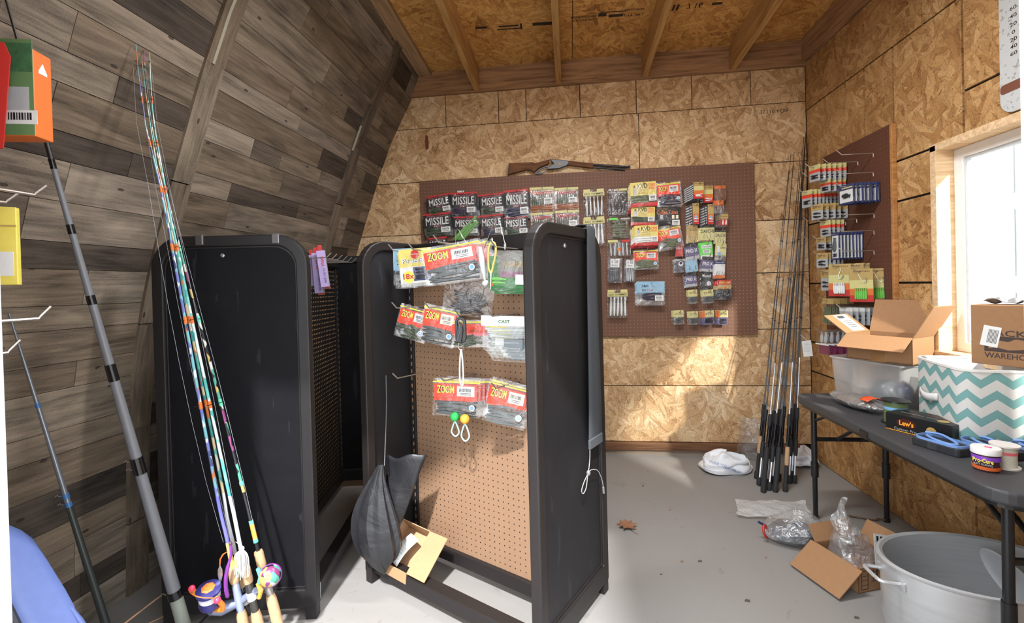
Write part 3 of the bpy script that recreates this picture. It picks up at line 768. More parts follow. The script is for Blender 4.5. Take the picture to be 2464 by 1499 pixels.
RS = {
 'S1': (2.97, 1.4801, 1.6211, 1.939, 1.8394),
 'S2': (2.97, 1.539, 1.6266, 1.8475, 1.773),
 'S3': (3.06, 1.4787, 1.6745, 1.8068, 1.6989),
 'S4': (2.97, 1.4896, 1.6284, 1.7043, 1.6097),
 'S5': (2.97, 1.5342, 1.6081, 1.6041, 1.5044),
 'S6': (2.71, 1.5085, 1.6703, 1.7651, 1.657),
 'S7': (2.83, 1.5129, 1.6527, 1.5176, 1.3614),
 'S8': (2.97, 1.5093, 1.588, 1.5052, 1.4254),
 'S9': (2.97, 1.5121, 1.6, 1.4101, 1.3202),
 'S10': (2.97, 1.5284, 1.6163, 1.3096, 1.1798),
 'S11': (2.78, 1.5043, 1.6372, 1.3356, 1.1542),
 'S11b': (2.67, 1.5514, 1.6453, 1.3029, 1.1249),
 'S12': (2.95, 1.5284, 1.6567, 1.1348, 0.9761),
 'S13': (2.72, 1.5019, 1.6731, 1.1006, 0.9914),
 'S14': (2.9, 1.481, 1.6523, 0.9564, 0.8001),
}
BP = {
 'b1': (0.7869, 0.1, 1.3543, 0.1057, 0.1657, 0),
 'b2': (0.682, 0.12, 1.3526, 0.1732, 0.1523, 3),
 'b3': (0.4481, 0.15, 1.3573, 0.2772, 0.1496, 8),
 'b3g': (0.5318, 0.02, 1.4688, 0.2148, 0.0793, 0),
 'b4': (0.4519, 0.05, 1.2264, 0.2669, 0.1758, -8),
 'b5': (0.218, 0.1, 1.3212, 0.1678, 0.1405, -3),
 'b6': (0.7123, 0.12, 1.1094, 0.1661, 0.1455, -16),
 'b7': (0.5555, 0.12, 1.1038, 0.182, 0.1577, -12),
 'b8': (0.4144, 0.1, 1.0746, 0.1628, 0.1093, 0),
 'b9': (0.2402, 0.1, 1.0803, 0.1919, 0.1361, -2),
 'b10': (0.471, 0.12, 0.8147, 0.2337, 0.1528, -2),
 'b11': (0.2372, 0.1, 0.814, 0.1918, 0.1634, -13),
 'clip': (0.3841, 0.16, 1.096, 0.0632, 0.1084, 0),
 'loop': (0.4033, 0.16, 0.9726, 0.0384, 0.1367, 0),
 'gball': (0.4723, 0.13, 0.7426, 0.0471, 0.0335, 0),
 'oball': (0.4197, 0.13, 0.7402, 0.0499, 0.0395, 0),
}
F_CLEAR = film('clear_film', haze=0.016, gloss=0.055)
F_SMOKE = film('smoky_film', (0.82, 0.82, 0.84), 0.03, 0.07)
F_BLISTER = film('clear_blister', (0.96, 0.97, 0.97), 0.012, 0.06, 0.10, 5.0)
K = lambda n, c, r=0.5: mat(n, c, r)
C_BLACK = K('print_black', (26, 25, 28)); C_WHITE = K('print_white', (216, 216, 214)); C_RED = K('print_red', (186, 40, 36)); C_ORED = K('print_orange_red', (226, 62, 34))
C_YEL = K('print_yellow', (216, 198, 104)); C_YELB = K('print_bright_yellow', (240, 222, 70)); C_ORANGE = K('print_orange', (208, 106, 44)); C_GREEN = K('print_green', (34, 112, 44)); C_LIME = K('print_lime', (104, 208, 84))
C_BLUE = K('print_pale_blue', (138, 178, 202)); C_NAVY = K('print_navy', (44, 52, 96)); C_PURP = K('print_purple', (88, 78, 120)); C_GREY = K('print_grey', (170, 172, 174)); C_GOLD = K('print_gold', (178, 150, 90)); C_PINK = K('print_pink', (220, 120, 130)); C_LBLUE = K('print_sky', (120, 170, 215))
C_LILAC = K('print_lilac', (178, 158, 208)); C_BROWN = K('print_brown', (112, 72, 48)); C_PALE = K('print_pale', (236, 222, 200)); C_OLIVE = K('print_olive', (200, 192, 128))
L_GREEN = mat('lure_green', (66, 78, 58), 0.3); L_DARK = mat('lure_dark', (44, 42, 46), 0.3); L_PURPLE = mat('lure_purple', (56, 44, 66), 0.3); L_SILVER = mat('lure_silver', (196, 198, 202), 0.25, 0.3); L_AMBER = mat('lure_amber', (150, 84, 34), 0.3)
L_GREY = mat('lure_grey', (78, 82, 83), 0.3); L_LIME = mat('lure_lime', (110, 190, 80), 0.3); L_NAVY = mat('lure_navy', (44, 48, 76), 0.3); L_WHITE = mat('lure_white', (226, 226, 224), 0.35); L_WATER = mat('lure_watermelon', (96, 104, 76), 0.3); L_PLUM = mat('lure_plum', (122, 40, 78), 0.3)
M_WIRE = mat('steel_wire', (196, 192, 186), 0.3, 0.85); M_HOOKWIRE = mat('peg_hook_wire', (186, 178, 170), 0.35, 0.8); M_BLACKWIRE = mat('black_hook', (40, 40, 44), 0.3, 0.7)
WALLF = lambda x, z, off: frame_of(Vector((1, 0, 0)), Vector((0, 0, 1)), Vector((0, -1, 0)), (x, D-off, z))
def pouch_mesh(w, h, puff, n=7, k=1.0, seed=0):
    rr = random.Random(seed); b = MB(); ph = rr.uniform(0, 6)
    def f(sign):
        def g(u, v):
            x = (u-0.5)*w; y = (v-0.5)*h
            e = (1-(2*u-1)**4)*(1-(2*v-1)**4)
            return (x, y, sign*puff*e*(0.7+0.3*math.sin(5*u+ph)*math.cos(4*v+ph))+0.0012*math.sin(9*u+ph)*(1-e)*2)
        return g
    b.grid(f(1), n, n); b.grid(lambda u, v: f(-0.4)(1-u, v), n, n)
    return b
def blister_mesh(w, h, d_):
    o = rrect(w, h, min(w, h)*0.1, 3); i = rrect(w*0.94, h*0.9, min(w, h)*0.1, 3, 0, -h*0.03)
    b = MB(); n = len(o)
    vs_ = [(x, y, 0) for x, y in o]+[(x, y, 0) for x, y in i]+[(x*0.95, y*0.96, d_) for x, y in i]
    fs = []
    for q in range(n):
        r = (q+1) % n
        fs += [(q, r, n+r, n+q), (n+q, n+r, 2*n+r, 2*n+q)]
    fs.append(tuple(range(2*n, 3*n)))
    return b.add(vs_, fs)
def worm(b, x, y, L, r, a, z=0.003, tail=True, bend=0.0):
    pts = []; rs = []
    for i in range(7):
        t = i/6-0.5
        px = t*L; py = bend*L*math.cos(t*PI)
        pts.append((x+px*math.cos(a)-py*math.sin(a), y+px*math.sin(a)+py*math.cos(a), z))
        rs.append(r*(0.55, 0.95, 1.0, 0.95, 0.8, 0.5, 0.75 if tail else 0.2)[i])
    b.tube(pts, rs, 6)
def build_pack(root, w, h, spec, seed, detail=True):
    """spec rows are in pack units, (0,0) lower left, (1,1) upper right; local x right, y up, z toward the viewer"""
    rr = random.Random(seed)
    for row in spec:
        k = row[0]
        if k == 'pouch': pouch_mesh(w, h, row[1], 7, seed=seed).build('pouch', row[2] if len(row) > 2 else F_CLEAR, root, smooth=True)
        elif k == 'blister': blister_mesh(w, h, row[1]).build('blister', row[2] if len(row) > 2 else F_BLISTER, root, smooth=True)
        elif k == 'card':
            _, nm, x0, y0, x1, y1, m, z = row[:8]
            b = MB().box(((x0+x1-1)/2*w, (y0+y1-1)/2*h, z), ((x1-x0)*w, (y1-y0)*h, 0.0007))
            b.build(nm, m, root)
        elif not detail: continue
        elif k == 'text':
            _, s, x0, y0, x1, y1, m, z = row[:8]
            fat = row[8] if len(row) > 8 else 0.0
            rot_ = row[9] if len(row) > 9 else 0.0
            lettering(s, (x1-x0)*w if not rot_ else (y1-y0)*h, (y1-y0)*h if not rot_ else (x1-x0)*w, m, root, Matrix.Translation(((x0+x1-1)/2*w, (y0+y1-1)/2*h, z)) @ Matrix.Rotation(rot_, 4, 'Z'), fat)
        elif k == 'lures':
            _, n, orient, m, x0, y0, x1, y1, r = row[:9]
            z = row[9] if len(row) > 9 else 0.003
            for i in range(n):
                f = (i+0.5)/n; b = MB()
                if orient == 'v':
                    worm(b, (x0+(x1-x0)*f-0.5)*w, ((y0+y1)/2-0.5)*h, (y1-y0)*h, r, PI/2+rr.uniform(-0.06, 0.06), z)
                elif orient == 'h':
                    worm(b, ((x0+x1)/2-0.5)*w, (y0+(y1-y0)*f-0.5)*h, (x1-x0)*w*rr.uniform(0.85, 1), r, rr.uniform(-0.12, 0.12), z, bend=rr.uniform(-0.05, 0.08))
                else:
                    q_ = 0.30 if n > 20 else 0.5
                    worm(b, (x0+(x1-x0)*rr.uniform(0.2, 0.8)-0.5)*w, (y0+(y1-y0)*f-0.5)*h, (x1-x0)*w*q_*rr.uniform(0.7, 1), r, rr.uniform(-0.35, 0.35), z+rr.uniform(0, 0.003), bend=rr.uniform(-0.1, 0.1))
                b.build('lure', m, root, smooth=True)
        elif k == 'sticker':
            _, x0, y0, x1, y1, z = row[:6]
            m = row[6] if len(row) > 6 else C_WHITE
            st_ = MB().box(((x0+x1-1)/2*w, (y0+y1-1)/2*h, z), ((x1-x0)*w, (y1-y0)*h, 0.0006)).build('price_sticker', m, root)
            b = MB(); n = 9
            for i in range(n):
                b.box(((x0+(x1-x0)*(0.15+0.7*i/n)-0.5)*w, (y0+(y1-y0)*0.62-0.5)*h, z+0.0006), ((x1-x0)*w*0.7/n*(0.35+0.4*rr.random()), (y1-y0)*h*0.34, 0.0003))
            for j in range(2): b.box(((x0+x1-1)/2*w, (y0+(y1-y0)*(0.16+0.15*j)-0.5)*h, z+0.0006), ((x1-x0)*w*0.6, (y1-y0)*h*0.05, 0.0003))
            o = b.build('barcode', C_BLACK, st_); o['kind'] = 'stuff'
        elif k == 'hookwire':
            _, cx, cy, s, m = row[:5]
            a = rr.uniform(-0.5, 0.5)
            pts = [(0, 0.5), (0, -0.25), (0.12, -0.46), (0.3, -0.46), (0.4, -0.25), (0.36, -0.05)]
            MB().tube([((cx-0.5)*w+s*(x*math.cos(a)-y*math.sin(a)), (cy-0.5)*h+s*(x*math.sin(a)+y*math.cos(a)), 0.004) for x, y in pts], s*0.03, 5).build('fish_hook', m, root, smooth=True)
        elif k == 'disc':
            _, cx, cy, r, m, z = row[:6]
            MB().lathe([(r, 0), (r, 0.0005)], 14, Matrix.Translation(((cx-0.5)*w, (cy-0.5)*h, z))).build('badge', m, root)
PACK_N = 0
ORD = ('second', 'third', 'fourth', 'fifth', 'sixth', 'seventh', 'eighth', 'ninth', 'tenth', 'eleventh')
def hang(Mw, w, h, spec, label, cat='bait pack', name='bait_pack', behind=0, group=None, seed=None, back_label=None, step=0.011, spread=0.006, fan=(0, 0), tilt=0.0, spare=None):
    """a pack at matrix Mw (its centre); `behind` more of the same hang between it and the board"""
    global PACK_N
    PACK_N += 1; sd = PACK_N*13+5 if seed is None else seed
    root = thing(name, label, cat); root.matrix_local = Mw @ Matrix.Rotation(math.radians(tilt), 4, 'X')
    if group: root['group'] = group
    build_pack(root, w, h, spec, sd)
    rr = random.Random(sd)
    if behind:
        slim = spare or [q for q in spec if q[0] in ('pouch', 'blister', 'card')]
        proto = None
        for i in range(behind):
            dx, dy = (fan[0]*(i+1)+rr.uniform(-spread, spread)), (fan[1]*(i+1)+rr.uniform(-spread, spread*0.5))
            Mb = Mw @ Matrix.Translation((dx, dy, -step*(i+1))) @ Matrix.Rotation(rr.uniform(-0.04, 0.04), 4, 'Z')
            if proto is None:
                proto = thing(name, '', cat); proto.matrix_local = Mb; c = proto
                build_pack(proto, w, h, slim, sd+1, False)
            else:
                c = proto.copy(); COL.objects.link(c); c.matrix_local = Mb
                for ch in proto.children:
                    d_ = ch.copy(); COL.objects.link(d_); d_.parent = c
            c['label'] = ORD[i]+' behind the '+label
            c['group'] = group or 'spare packs'
    return root
def peg_hook(Mh, L, label, group, rise=0.022, r=0.0022):
    """Mh: root on the board face, z out of the board; wire runs out and its tip turns up"""
    t = thing('peg_hook', label, 'peg hook'); t.matrix_local = Mh; t['group'] = group
    MB().tube([(0, -0.022, 0.002), (0, -0.004, 0.0025), (0, 0, 0.006), (0, 0, L*0.5), (0, 0.001, L-0.004), (0, 0.006, L), (0.0, rise, L+rise*0.8)], r, 6).build('wire', M_HOOKWIRE, t, smooth=True)
    return t
# ---------------- specs
def missile(l):
    return [('pouch', 0.010), ('card', 'header_card', 0, 0.34, 1, 0.93, C_BLACK, 0.002), ('card', 'top_strip', 0, 0.92, 1, 1.0, C_RED, 0.0025),
            ('card', 'backing_card', 0.02, 0.02, 0.98, 0.36, l, -0.002),
            ('text', 'SERIOUS SOFT PLASTICS', 0.1, 0.835, 0.9, 0.885, C_PINK, 0.0032), ('text', 'MISSILE', 0.08, 0.46, 0.9, 0.81, C_WHITE, 0.0032, 0.012), ('text', 'BAITS', 0.36, 0.37, 0.66, 0.44, C_PINK, 0.0032),
            ('lures', 4, 'h', l, 0.08, 0.05, 0.7, 0.32, 0.006), ('sticker', 0.62, 0.1, 0.95, 0.34, 0.011)]
def robo():
    return [('pouch', 0.008), ('card', 'top_strip', 0, 0.9, 1, 1.0, C_OLIVE, 0.002), ('card', 'backing_card', 0.02, 0.02, 0.98, 0.3, L_AMBER, -0.001),
            ('text', 'Roboworm', 0.1, 0.70, 0.9, 0.88, C_RED, 0.0085, 0.012), ('lures', 11, 'v', L_GREEN, 0.06, 0.26, 0.94, 0.72, 0.0045), ('lures', 4, 'h', L_AMBER, 0.04, 0.03, 0.96, 0.28, 0.004), ('sticker', 0.58, 0.32, 0.93, 0.56, 0.0095)]
def swim(m):
    return [('blister', 0.014), ('card', 'tab', 0.02, 0.9, 0.34, 1.0, C_OLIVE, 0.004), ('card', 'tab', 0.64, 0.9, 0.97, 1.0, C_OLIVE, 0.004), ('card', 'header_card', 0.0, 0.76, 0.98, 0.89, C_OLIVE, 0.0145),
            ('text', 'EASY SWIMMER', 0.06, 0.785, 0.94, 0.865, C_BLACK, 0.0155, 0.01), ('lures', 5, 'v', m, 0.07, 0.06, 0.93, 0.74, 0.0085, 0.007)]
def kvd(l):
    return [('pouch', 0.010), ('card', 'header_card', 0.02, 0.46, 1, 1.0, C_YEL, 0.002), ('card', 'bottom_card', 0, 0, 1, 0.16, C_RED, 0.001), ('card', 'backing_card', 0.02, 0.14, 0.98, 0.47, l, -0.001),
            ('text', 'KVD', 0.30, 0.74, 0.68, 0.94, C_BLACK, 0.003, 0.02), ('text', 'STRIKE', 0.71, 0.80, 0.96, 0.92, C_ORED, 0.003, 0.02), ('text', 'KING', 0.73, 0.68, 0.95, 0.79, C_ORED, 0.003, 0.02),
            ('text', 'PERFECT', 0.32, 0.62, 0.68, 0.70, C_BROWN, 0.003), ('text', 'PLASTICS', 0.32, 0.51, 0.68, 0.59, C_BROWN, 0.003),
            ('card', 'portrait', 0.12, 0.48, 0.25, 0.78, C_GREY, 0.0028), ('card', 'portrait', 0.15, 0.78, 0.22, 0.88, C_BROWN, 0.0028),
            ('lures', 5, 'h', l, 0.06, 0.16, 0.8, 0.44, 0.005), ('sticker', 0.70, 0.2, 0.98, 0.45, 0.0115)]
def zoom(l, n=7, mess='m', sticker=C_WHITE, brand='ZOOM'):
    return [('pouch', 0.013), ('card', 'zip_line', 0.01, 0.90, 0.99, 0.93, C_YELB, 0.003), ('card', 'header_card', 0.04, 0.42, 0.93, 0.86, C_ORED, 0.003),
            ('text', brand, 0.10, 0.62, 0.46, 0.82, C_BLACK, 0.0042, 0.07), ('text', brand, 0.10, 0.62, 0.46, 0.82, C_YELB, 0.0047, 0.012), ('text', 'BAIT COMPANY', 0.08, 0.46, 0.38, 0.51, C_BROWN, 0.0042),
            ('sticker', 0.52, 0.56, 0.88, 0.82, 0.0045, sticker), ('lures', n, mess, l, 0.06, 0.06, 0.94, 0.42, 0.006), ('disc', 0.84, 0.28, 0.012, C_WHITE, 0.012), ('disc', 0.84, 0.28, 0.008, C_LBLUE, 0.0127)]
def hookcard(head, text='', tcol=C_BLACK, body=C_WHITE, low=None, split=0.6, wires=2, wm=M_WIRE, th=0.3, film_=F_CLEAR):
    s = [('pouch', 0.006, film_), ('card', 'header_card', 0.02, split, 0.98, 1.0, head, 0.001)]
    if body: s.append(('card', 'backing_card', 0.04, 0.03, 0.96, split, body, 0.0))
    if low: s.append(('card', 'lower_card', 0.04, 0.03, 0.96, 0.2, low, 0.0008))
    if text: s.append(('text', text, 0.12, split+(1-split)*(0.5-th/2), 0.88, split+(1-split)*(0.5+th/2), tcol, 0.002, 0.015))
    for i in range(wires): s.append(('hookwire', 0.25+0.5*i/max(1, wires-1) if wires > 1 else 0.5, 0.32, 0.032, wm))
    return s
def longcard(cols, text, dot=None):
    s = [('blister', 0.008, F_SMOKE)]
    n = len(cols)
    for i, c in enumerate(cols): s.append(('card', 'card_band', 0.02, 1-(i+1)/n, 0.98, 1-i/n, c, 0.009))
    s.append(('text', text, 0.1, 0.86, 0.9, 0.95, C_BROWN, 0.0098, 0.02))
    if dot: s.append(('disc', 0.5, 0.36, 0.011, dot, 0.0097))
    s.append(('hookwire', 0.5, 0.6, 0.03, M_WIRE)); s.append(('lures', 2, 'h', L_WHITE, 0.15, 0.08, 0.85, 0.3, 0.005, 0.011))
    return s
GW = 'packs on the back wall board'
def wp(key, spec, label, behind=0, off=0.085, cat='bait pack', name='bait_pack', **kw):
    x, z, w, h, rot = WP[key]
    thick = max([q[1] for q in spec if q[0] in ('pouch', 'blister')])
    step = thick*1.4+0.0025 if spec[0][0] == 'pouch' else thick+0.0025
    off = max(0.07, 0.036+(behind+0.4)*step)
    kw['step'] = step; kw.setdefault('spread', 0.005)
    hang(WALLF(x, z, off) @ Matrix.Rotation(math.radians(rot), 4, 'Z'), w, h, spec, label, cat, name, behind, GW, **kw)
    hk = WALLF(x+0.004, z+h/2-0.012, 0.02)
    peg_hook(hk, off+0.02, 'peg hook for the '+label, 'peg hooks on the back wall board', 0.03)
wp('M1', missile(L_GREEN), 'tilted red-topped black bait pouch, first in the upper row', 2, fan=(0.004, -0.003))
wp('M2', missile(L_PURPLE), 'red-topped black bait pouch, second in the upper row', 3, fan=(0.006, -0.005))
wp('M3', missile(L_GREEN), 'red-topped black bait pouch, third in the upper row', 2, fan=(0.004, -0.002))
wp('M4', missile(L_NAVY), 'tall red-topped black bait pouch with navy worms', 2, fan=(0.003, -0.006))
wp('M5', missile(L_GREEN), 'red-topped black bait pouch, first in the second row', 2, fan=(0.004, -0.004))
wp('M6', missile(L_GREEN), 'red-topped black bait pouch, second in the second row', 1)
wp('M7', missile(L_PURPLE), 'red-topped black bait pouch, third in the second row', 2)
wp('M8', missile(L_GREEN), 'red-topped black bait pouch, last in the second row', 1)
wp('M9', missile(L_GREEN), 'red-topped bait pouch peeking over the stand rail', 0)
MB().box((0, 0, 0), (0.052, 0.018, 0.0015)).build('price_tag', C_WHITE).matrix_local = WALLF(-0.805, 1.988, 0.03)
tag(bpy.data.objects['price_tag'], 'small white price strip above the second black bait pouch', 'price tag')
wp('R1', robo(), 'yellow-edged worm pack with red script, upper one by the pouches', 3, fan=(0.002, -0.008))
wp('R2', robo(), 'yellow-edged worm pack with red script beside the swimbait blister', 2, fan=(0.0, -0.004))
wp('R3', robo(), 'yellow-edged worm pack half hidden by the stand corner', 1)
wp('R4', robo(), 'yellow-edged worm pack with white sticker above the stand top', 1)
wp('E1', swim(L_SILVER), 'clear swimbait blister with yellow label, topmost of three', 1, fan=(0.004, -0.003))
wp('E2', swim(L_WHITE), 'clear swimbait blister with yellow label, half hidden by the arched panel', 1)
wp('E3', swim(L_WHITE), 'clear swimbait blister with yellow label, lowest one beside the strap', 1, fan=(0.003, 0))
wp('W1', [('blister', 0.012, F_SMOKE), ('card', 'tab', 0.45, 0.92, 0.98, 1.0, C_OLIVE, 0.003), ('text', 'SWIM SENKO', 0.05, 0.83, 0.9, 0.87, C_WHITE, 0.0135), ('lures', 5, 'v', L_DARK, 0.08, 0.12, 0.92, 0.8, 0.008, 0.006)], 'blister of five dark upright worms', 1)
wp('G1', [('blister', 0.014), ('card', 'tab', 0.1, 0.9, 0.45, 1.0, C_LIME, 0.003), ('card', 'tab', 0.6, 0.91, 0.98, 0.98, C_GREY, 0.003), ('lures', 6, 'h', L_WATER, 0.16, 0.08, 0.86, 0.88, 0.009, 0.007)], 'blister of six grey-green worms lying flat with lime tab', 1)
wp('N1', [('blister', 0.012), ('card', 'tab', 0.02, 0.84, 0.45, 0.98, C_OLIVE, 0.0125), ('card', 'tab', 0.6, 0.84, 0.98, 0.98, C_RED, 0.0125), ('lures', 5, 'v', L_SILVER, 0.06, 0.05, 0.92, 0.8, 0.0075, 0.006), ('card', 'price_sticker', 0.42, 0.33, 0.56, 0.5, C_ORANGE, 0.0135)], 'blister of five silver minnows with orange price dot', 1)
wp('Y1', [('pouch', 0.007, F_SMOKE), ('card', 'header_card', 0.2, 0.62, 0.8, 0.95, C_WHITE, 0.008), ('text', 'K GB', 0.28, 0.78, 0.72, 0.9, C_BLACK, 0.0088), ('text', 'Baits', 0.3, 0.66, 0.7, 0.74, C_BLACK, 0.0088), ('lures', 5, 'v', L_GREY, 0.1, 0.08, 0.9, 0.6, 0.005)], 'grey bait bag with white square label next to the strap', 1)
wp('Y2', [('pouch', 0.007, F_SMOKE), ('card', 'header_card', 0.15, 0.62, 0.85, 0.95, C_WHITE, 0.008), ('text', 'K GB', 0.25, 0.8, 0.75, 0.9, C_BLACK, 0.0088), ('text', 'Baits', 0.3, 0.68, 0.7, 0.75, C_BLACK, 0.0088), ('lures', 4, 'v', L_SILVER, 0.15, 0.06, 0.85, 0.6, 0.006)], 'narrow grey bait bag with white label and silver tails', 1, fan=(-0.006, 0.002))
wp('K1', kvd(L_WATER), 'yellow-headed bait pouch with red edge, topmost of three', 5, fan=(-0.002, -0.007), spread=0.004)
wp('K2', kvd(L_GREEN), 'yellow-headed bait pouch with green worms, middle of three', 4, fan=(0.003, -0.004))
wp('K3', kvd(L_WHITE), 'yellow-headed bait pouch with white worms, lowest of three', 5, fan=(-0.004, -0.003), spread=0.004)
wp('Z1', zoom(L_NAVY, 6, 'h'), 'red-labelled pouch of navy worms at the top of the wall board', 3, fan=(0.002, -0.003))
wp('C1', [('pouch', 0.010), ('card', 'header_card', 0.02, 0.36, 1, 1.0, C_BLACK, 0.003), ('text', 'Coffee Tubes', 0.06, 0.64, 0.92, 0.86, C_ORANGE, 0.0042, 0.015), ('text', 'STRIKE KING', 0.06, 0.89, 0.5, 0.95, C_GOLD, 0.0042), ('card', 'portrait', 0.68, 0.42, 0.78, 0.6, C_PALE, 0.004), ('card', 'portrait', 0.84, 0.42, 0.94, 0.6, C_PALE, 0.004), ('card', 'portrait', 0.2, 0.42, 0.32, 0.62, C_GREY, 0.004), ('lures', 4, 'h', L_DARK, 0.06, 0.05, 0.7, 0.34, 0.006), ('sticker', 0.68, 0.1, 0.98, 0.35, 0.0115)], 'black bait pouch with orange coffee lettering', 3, fan=(0.002, -0.004))
wp('Z3', zoom(L_WATER, 10, 'm'), 'tilted red-labelled pouch of olive worms on the wall board', 3, fan=(0.002, -0.004))
wp('Z4', zoom(L_WATER, 7, 'h'), 'red-labelled pouch hanging alone above the pale blue packs', 2, fan=(-0.003, 0.0))
wp('B1', [('pouch', 0.009), ('card', 'header_card', 0.02, 0.5, 0.98, 1.0, C_BLUE, 0.002), ('text', 'Z-MAN', 0.18, 0.74, 0.42, 0.86, C_NAVY, 0.0035, 0.02), ('text', 'DX', 0.2, 0.56, 0.34, 0.66, C_NAVY, 0.0035, 0.02), ('text', 'Tough', 0.36, 0.56, 0.6, 0.66, C_RED, 0.0035, 0.015), ('lures', 4, 'h', L_PURPLE, 0.16, 0.18, 0.9, 0.46, 0.007, 0.005), ('sticker', 0.64, 0.14, 0.94, 0.38, 0.011)], 'pale blue bait pack with purple worms, low on the board', 4, fan=(0.0, -0.004), spread=0.01)
HK = dict(cat='hook pack', name='hook_pack')
DARKSPARE = [('blister', 0.008, F_SMOKE), ('card', 'backing_card', 0.02, 0.02, 0.98, 0.98, K('card_edge_dark', (58, 52, 54)), 0.001)]+[('card', 'edge_print', 0.0, 0.06+0.13*i, 0.14, 0.13+0.13*i, C_WHITE, 0.0035) for i in range(7)]
STRIPE = [C_GOLD, C_OLIVE, C_ORANGE, C_RED]
wp('H1', longcard([C_GOLD, C_OLIVE, C_ORANGE, C_RED], 'Booyah'), 'gold to red spinnerbait card, first of the top pair', 7, fan=(-0.0062, -0.0028), spread=0.0005, spare=DARKSPARE, **HK)
wp('H2', longcard([C_GOLD, C_OLIVE, C_ORANGE, C_RED], 'Booyah'), 'gold to red spinnerbait card, second of the top pair', 2, fan=(-0.0062, -0.0028), spread=0.0005, spare=DARKSPARE, **HK)
wp('H3', hookcard(C_ORANGE, '', split=0.78, body=C_BROWN, wires=1), 'brown lure pack with torn orange header in the top corner', 2, fan=(0.004, -0.003), **HK)
wp('H3b', hookcard(C_ORANGE, '', split=0.62, body=None, wires=2, wm=M_BLACKWIRE), 'small clear hook pack with tilted orange header', 2, fan=(0.002, -0.002), **HK)
wp('H4', longcard([C_GOLD, C_GOLD, C_ORANGE, C_RED], 'Booyah', C_LBLUE), 'narrow gold card with blue dot, first of two striped stacks', 5, fan=(-0.0065, -0.0022), spread=0.0005, spare=DARKSPARE, **HK)
wp('H5', longcard([C_GOLD, C_GOLD, C_ORANGE, C_RED], 'Booyah', C_LBLUE), 'narrow gold card with blue dot, second of two striped stacks', 5, fan=(-0.0065, -0.0022), spread=0.0005, spare=DARKSPARE, **HK)
wp('H6', [('blister', 0.012, F_SMOKE), ('card', 'header_card', 0.3, 0.55, 0.95, 0.85, C_GOLD, 0.0125), ('card', 'lower_card', 0.3, 0.15, 0.95, 0.5, C_RED, 0.0125), ('text', 'Booyah', 0.36, 0.64, 0.9, 0.74, C_BROWN, 0.0134, 0.02), ('lures', 2, 'v', L_WHITE, 0.35, 0.15, 0.9, 0.5, 0.005, 0.014)], 'smoky grey lure blister with small gold and red card', 3, fan=(-0.006, -0.002), **HK)
wp('H7', hookcard(C_GOLD, 'GOLD', C_BROWN, split=0.5, body=C_GOLD, wires=2), 'battered gold hook card under the striped stacks', 2, fan=(-0.005, -0.002), **HK)
DA = [('pouch', 0.006), ('card', 'header_card', 0.02, 0.84, 0.98, 1.0, C_BLACK, 0.001), ('card', 'backing_card', 0.03, 0.03, 0.97, 0.84, C_OLIVE, 0.0), ('text', 'bleeding', 0.35, 0.89, 0.65, 0.95, C_GOLD, 0.002), ('text', 'DAIICHI', 0.1, 0.5, 0.93, 0.72, C_BLACK, 0.0015, 0.015), ('hookwire', 0.3, 0.32, 0.034, M_WIRE), ('hookwire', 0.5, 0.3, 0.034, M_WIRE), ('hookwire', 0.7, 0.33, 0.034, M_WIRE)]
wp('H8', DA, 'cream hook pack with black header, wider of two', 3, fan=(-0.006, -0.002), **HK)
wp('H9', DA, 'cream hook pack with black header, nearer the board edge', 1, **HK)
wp('H10', hookcard(C_RED, 'EAGLE', C_WHITE, split=0.35, body=C_RED, wires=1), 'small red hook packet at the left of its row', 2, fan=(0.002, 0.0), **HK)
PX = [('pouch', 0.006), ('card', 'header_card', 0.02, 0.78, 0.98, 1.0, C_BLACK, 0.001), ('card', 'backing_card', 0.03, 0.03, 0.97, 0.78, C_PURP, 0.0), ('card', 'lower_card', 0.03, 0.03, 0.97, 0.2, C_GREY, 0.0006), ('text', 'PRO X', 0.1, 0.42, 0.92, 0.66, C_WHITE, 0.0015, 0.02), ('hookwire', 0.6, 0.3, 0.034, M_WIRE), ('hookwire', 0.8, 0.32, 0.034, M_WIRE)]
wp('H11', PX, 'purple hook pack with white lettering, tilted, uppermost of three', 3, fan=(0.003, -0.002), **HK)
wp('H12', [('pouch', 0.006), ('card', 'header_card', 0.02, 0.26, 0.98, 1.0, C_LIME, 0.001), ('card', 'window', 0.14, 0.66, 0.9, 0.86, C_WHITE, 0.0018), ('text', 'Hardcore', 0.2, 0.7, 0.84, 0.82, C_GREEN, 0.0026), ('sticker', 0.22, 0.38, 0.8, 0.58, 0.002), ('card', 'lower_card', 0.04, 0.02, 0.96, 0.26, C_WHITE, 0.0)], 'bright lime green hook card', 2, fan=(-0.003, 0.002), **HK)
wp('H13', [('pouch', 0.006), ('card', 'header_card', 0.02, 0.3, 0.98, 1.0, C_OLIVE, 0.001), ('card', 'portrait', 0.18, 0.45, 0.4, 0.85, C_WHITE, 0.0018), ('text', 'Fine Worm', 0.42, 0.7, 0.92, 0.82, C_BLACK, 0.0018), ('disc', 0.4, 0.4, 0.012, C_LBLUE, 0.002), ('hookwire', 0.7, 0.3, 0.034, M_WIRE)], 'pale yellow hook card with white figure and blue dot', 1, **HK)
wp('H14', hookcard(C_GREY, '', split=0.85, body=None, wires=2, wm=M_BLACKWIRE, film_=F_SMOKE)+[('disc', 0.55, 0.66, 0.016, C_WHITE, 0.007), ('disc', 0.55, 0.69, 0.01, C_NAVY, 0.0077), ('text', 'USA', 0.45, 0.72, 0.66, 0.78, C_RED, 0.0085)], 'clear hook packet with round white badge', 2, fan=(-0.006, 0.0), **HK)
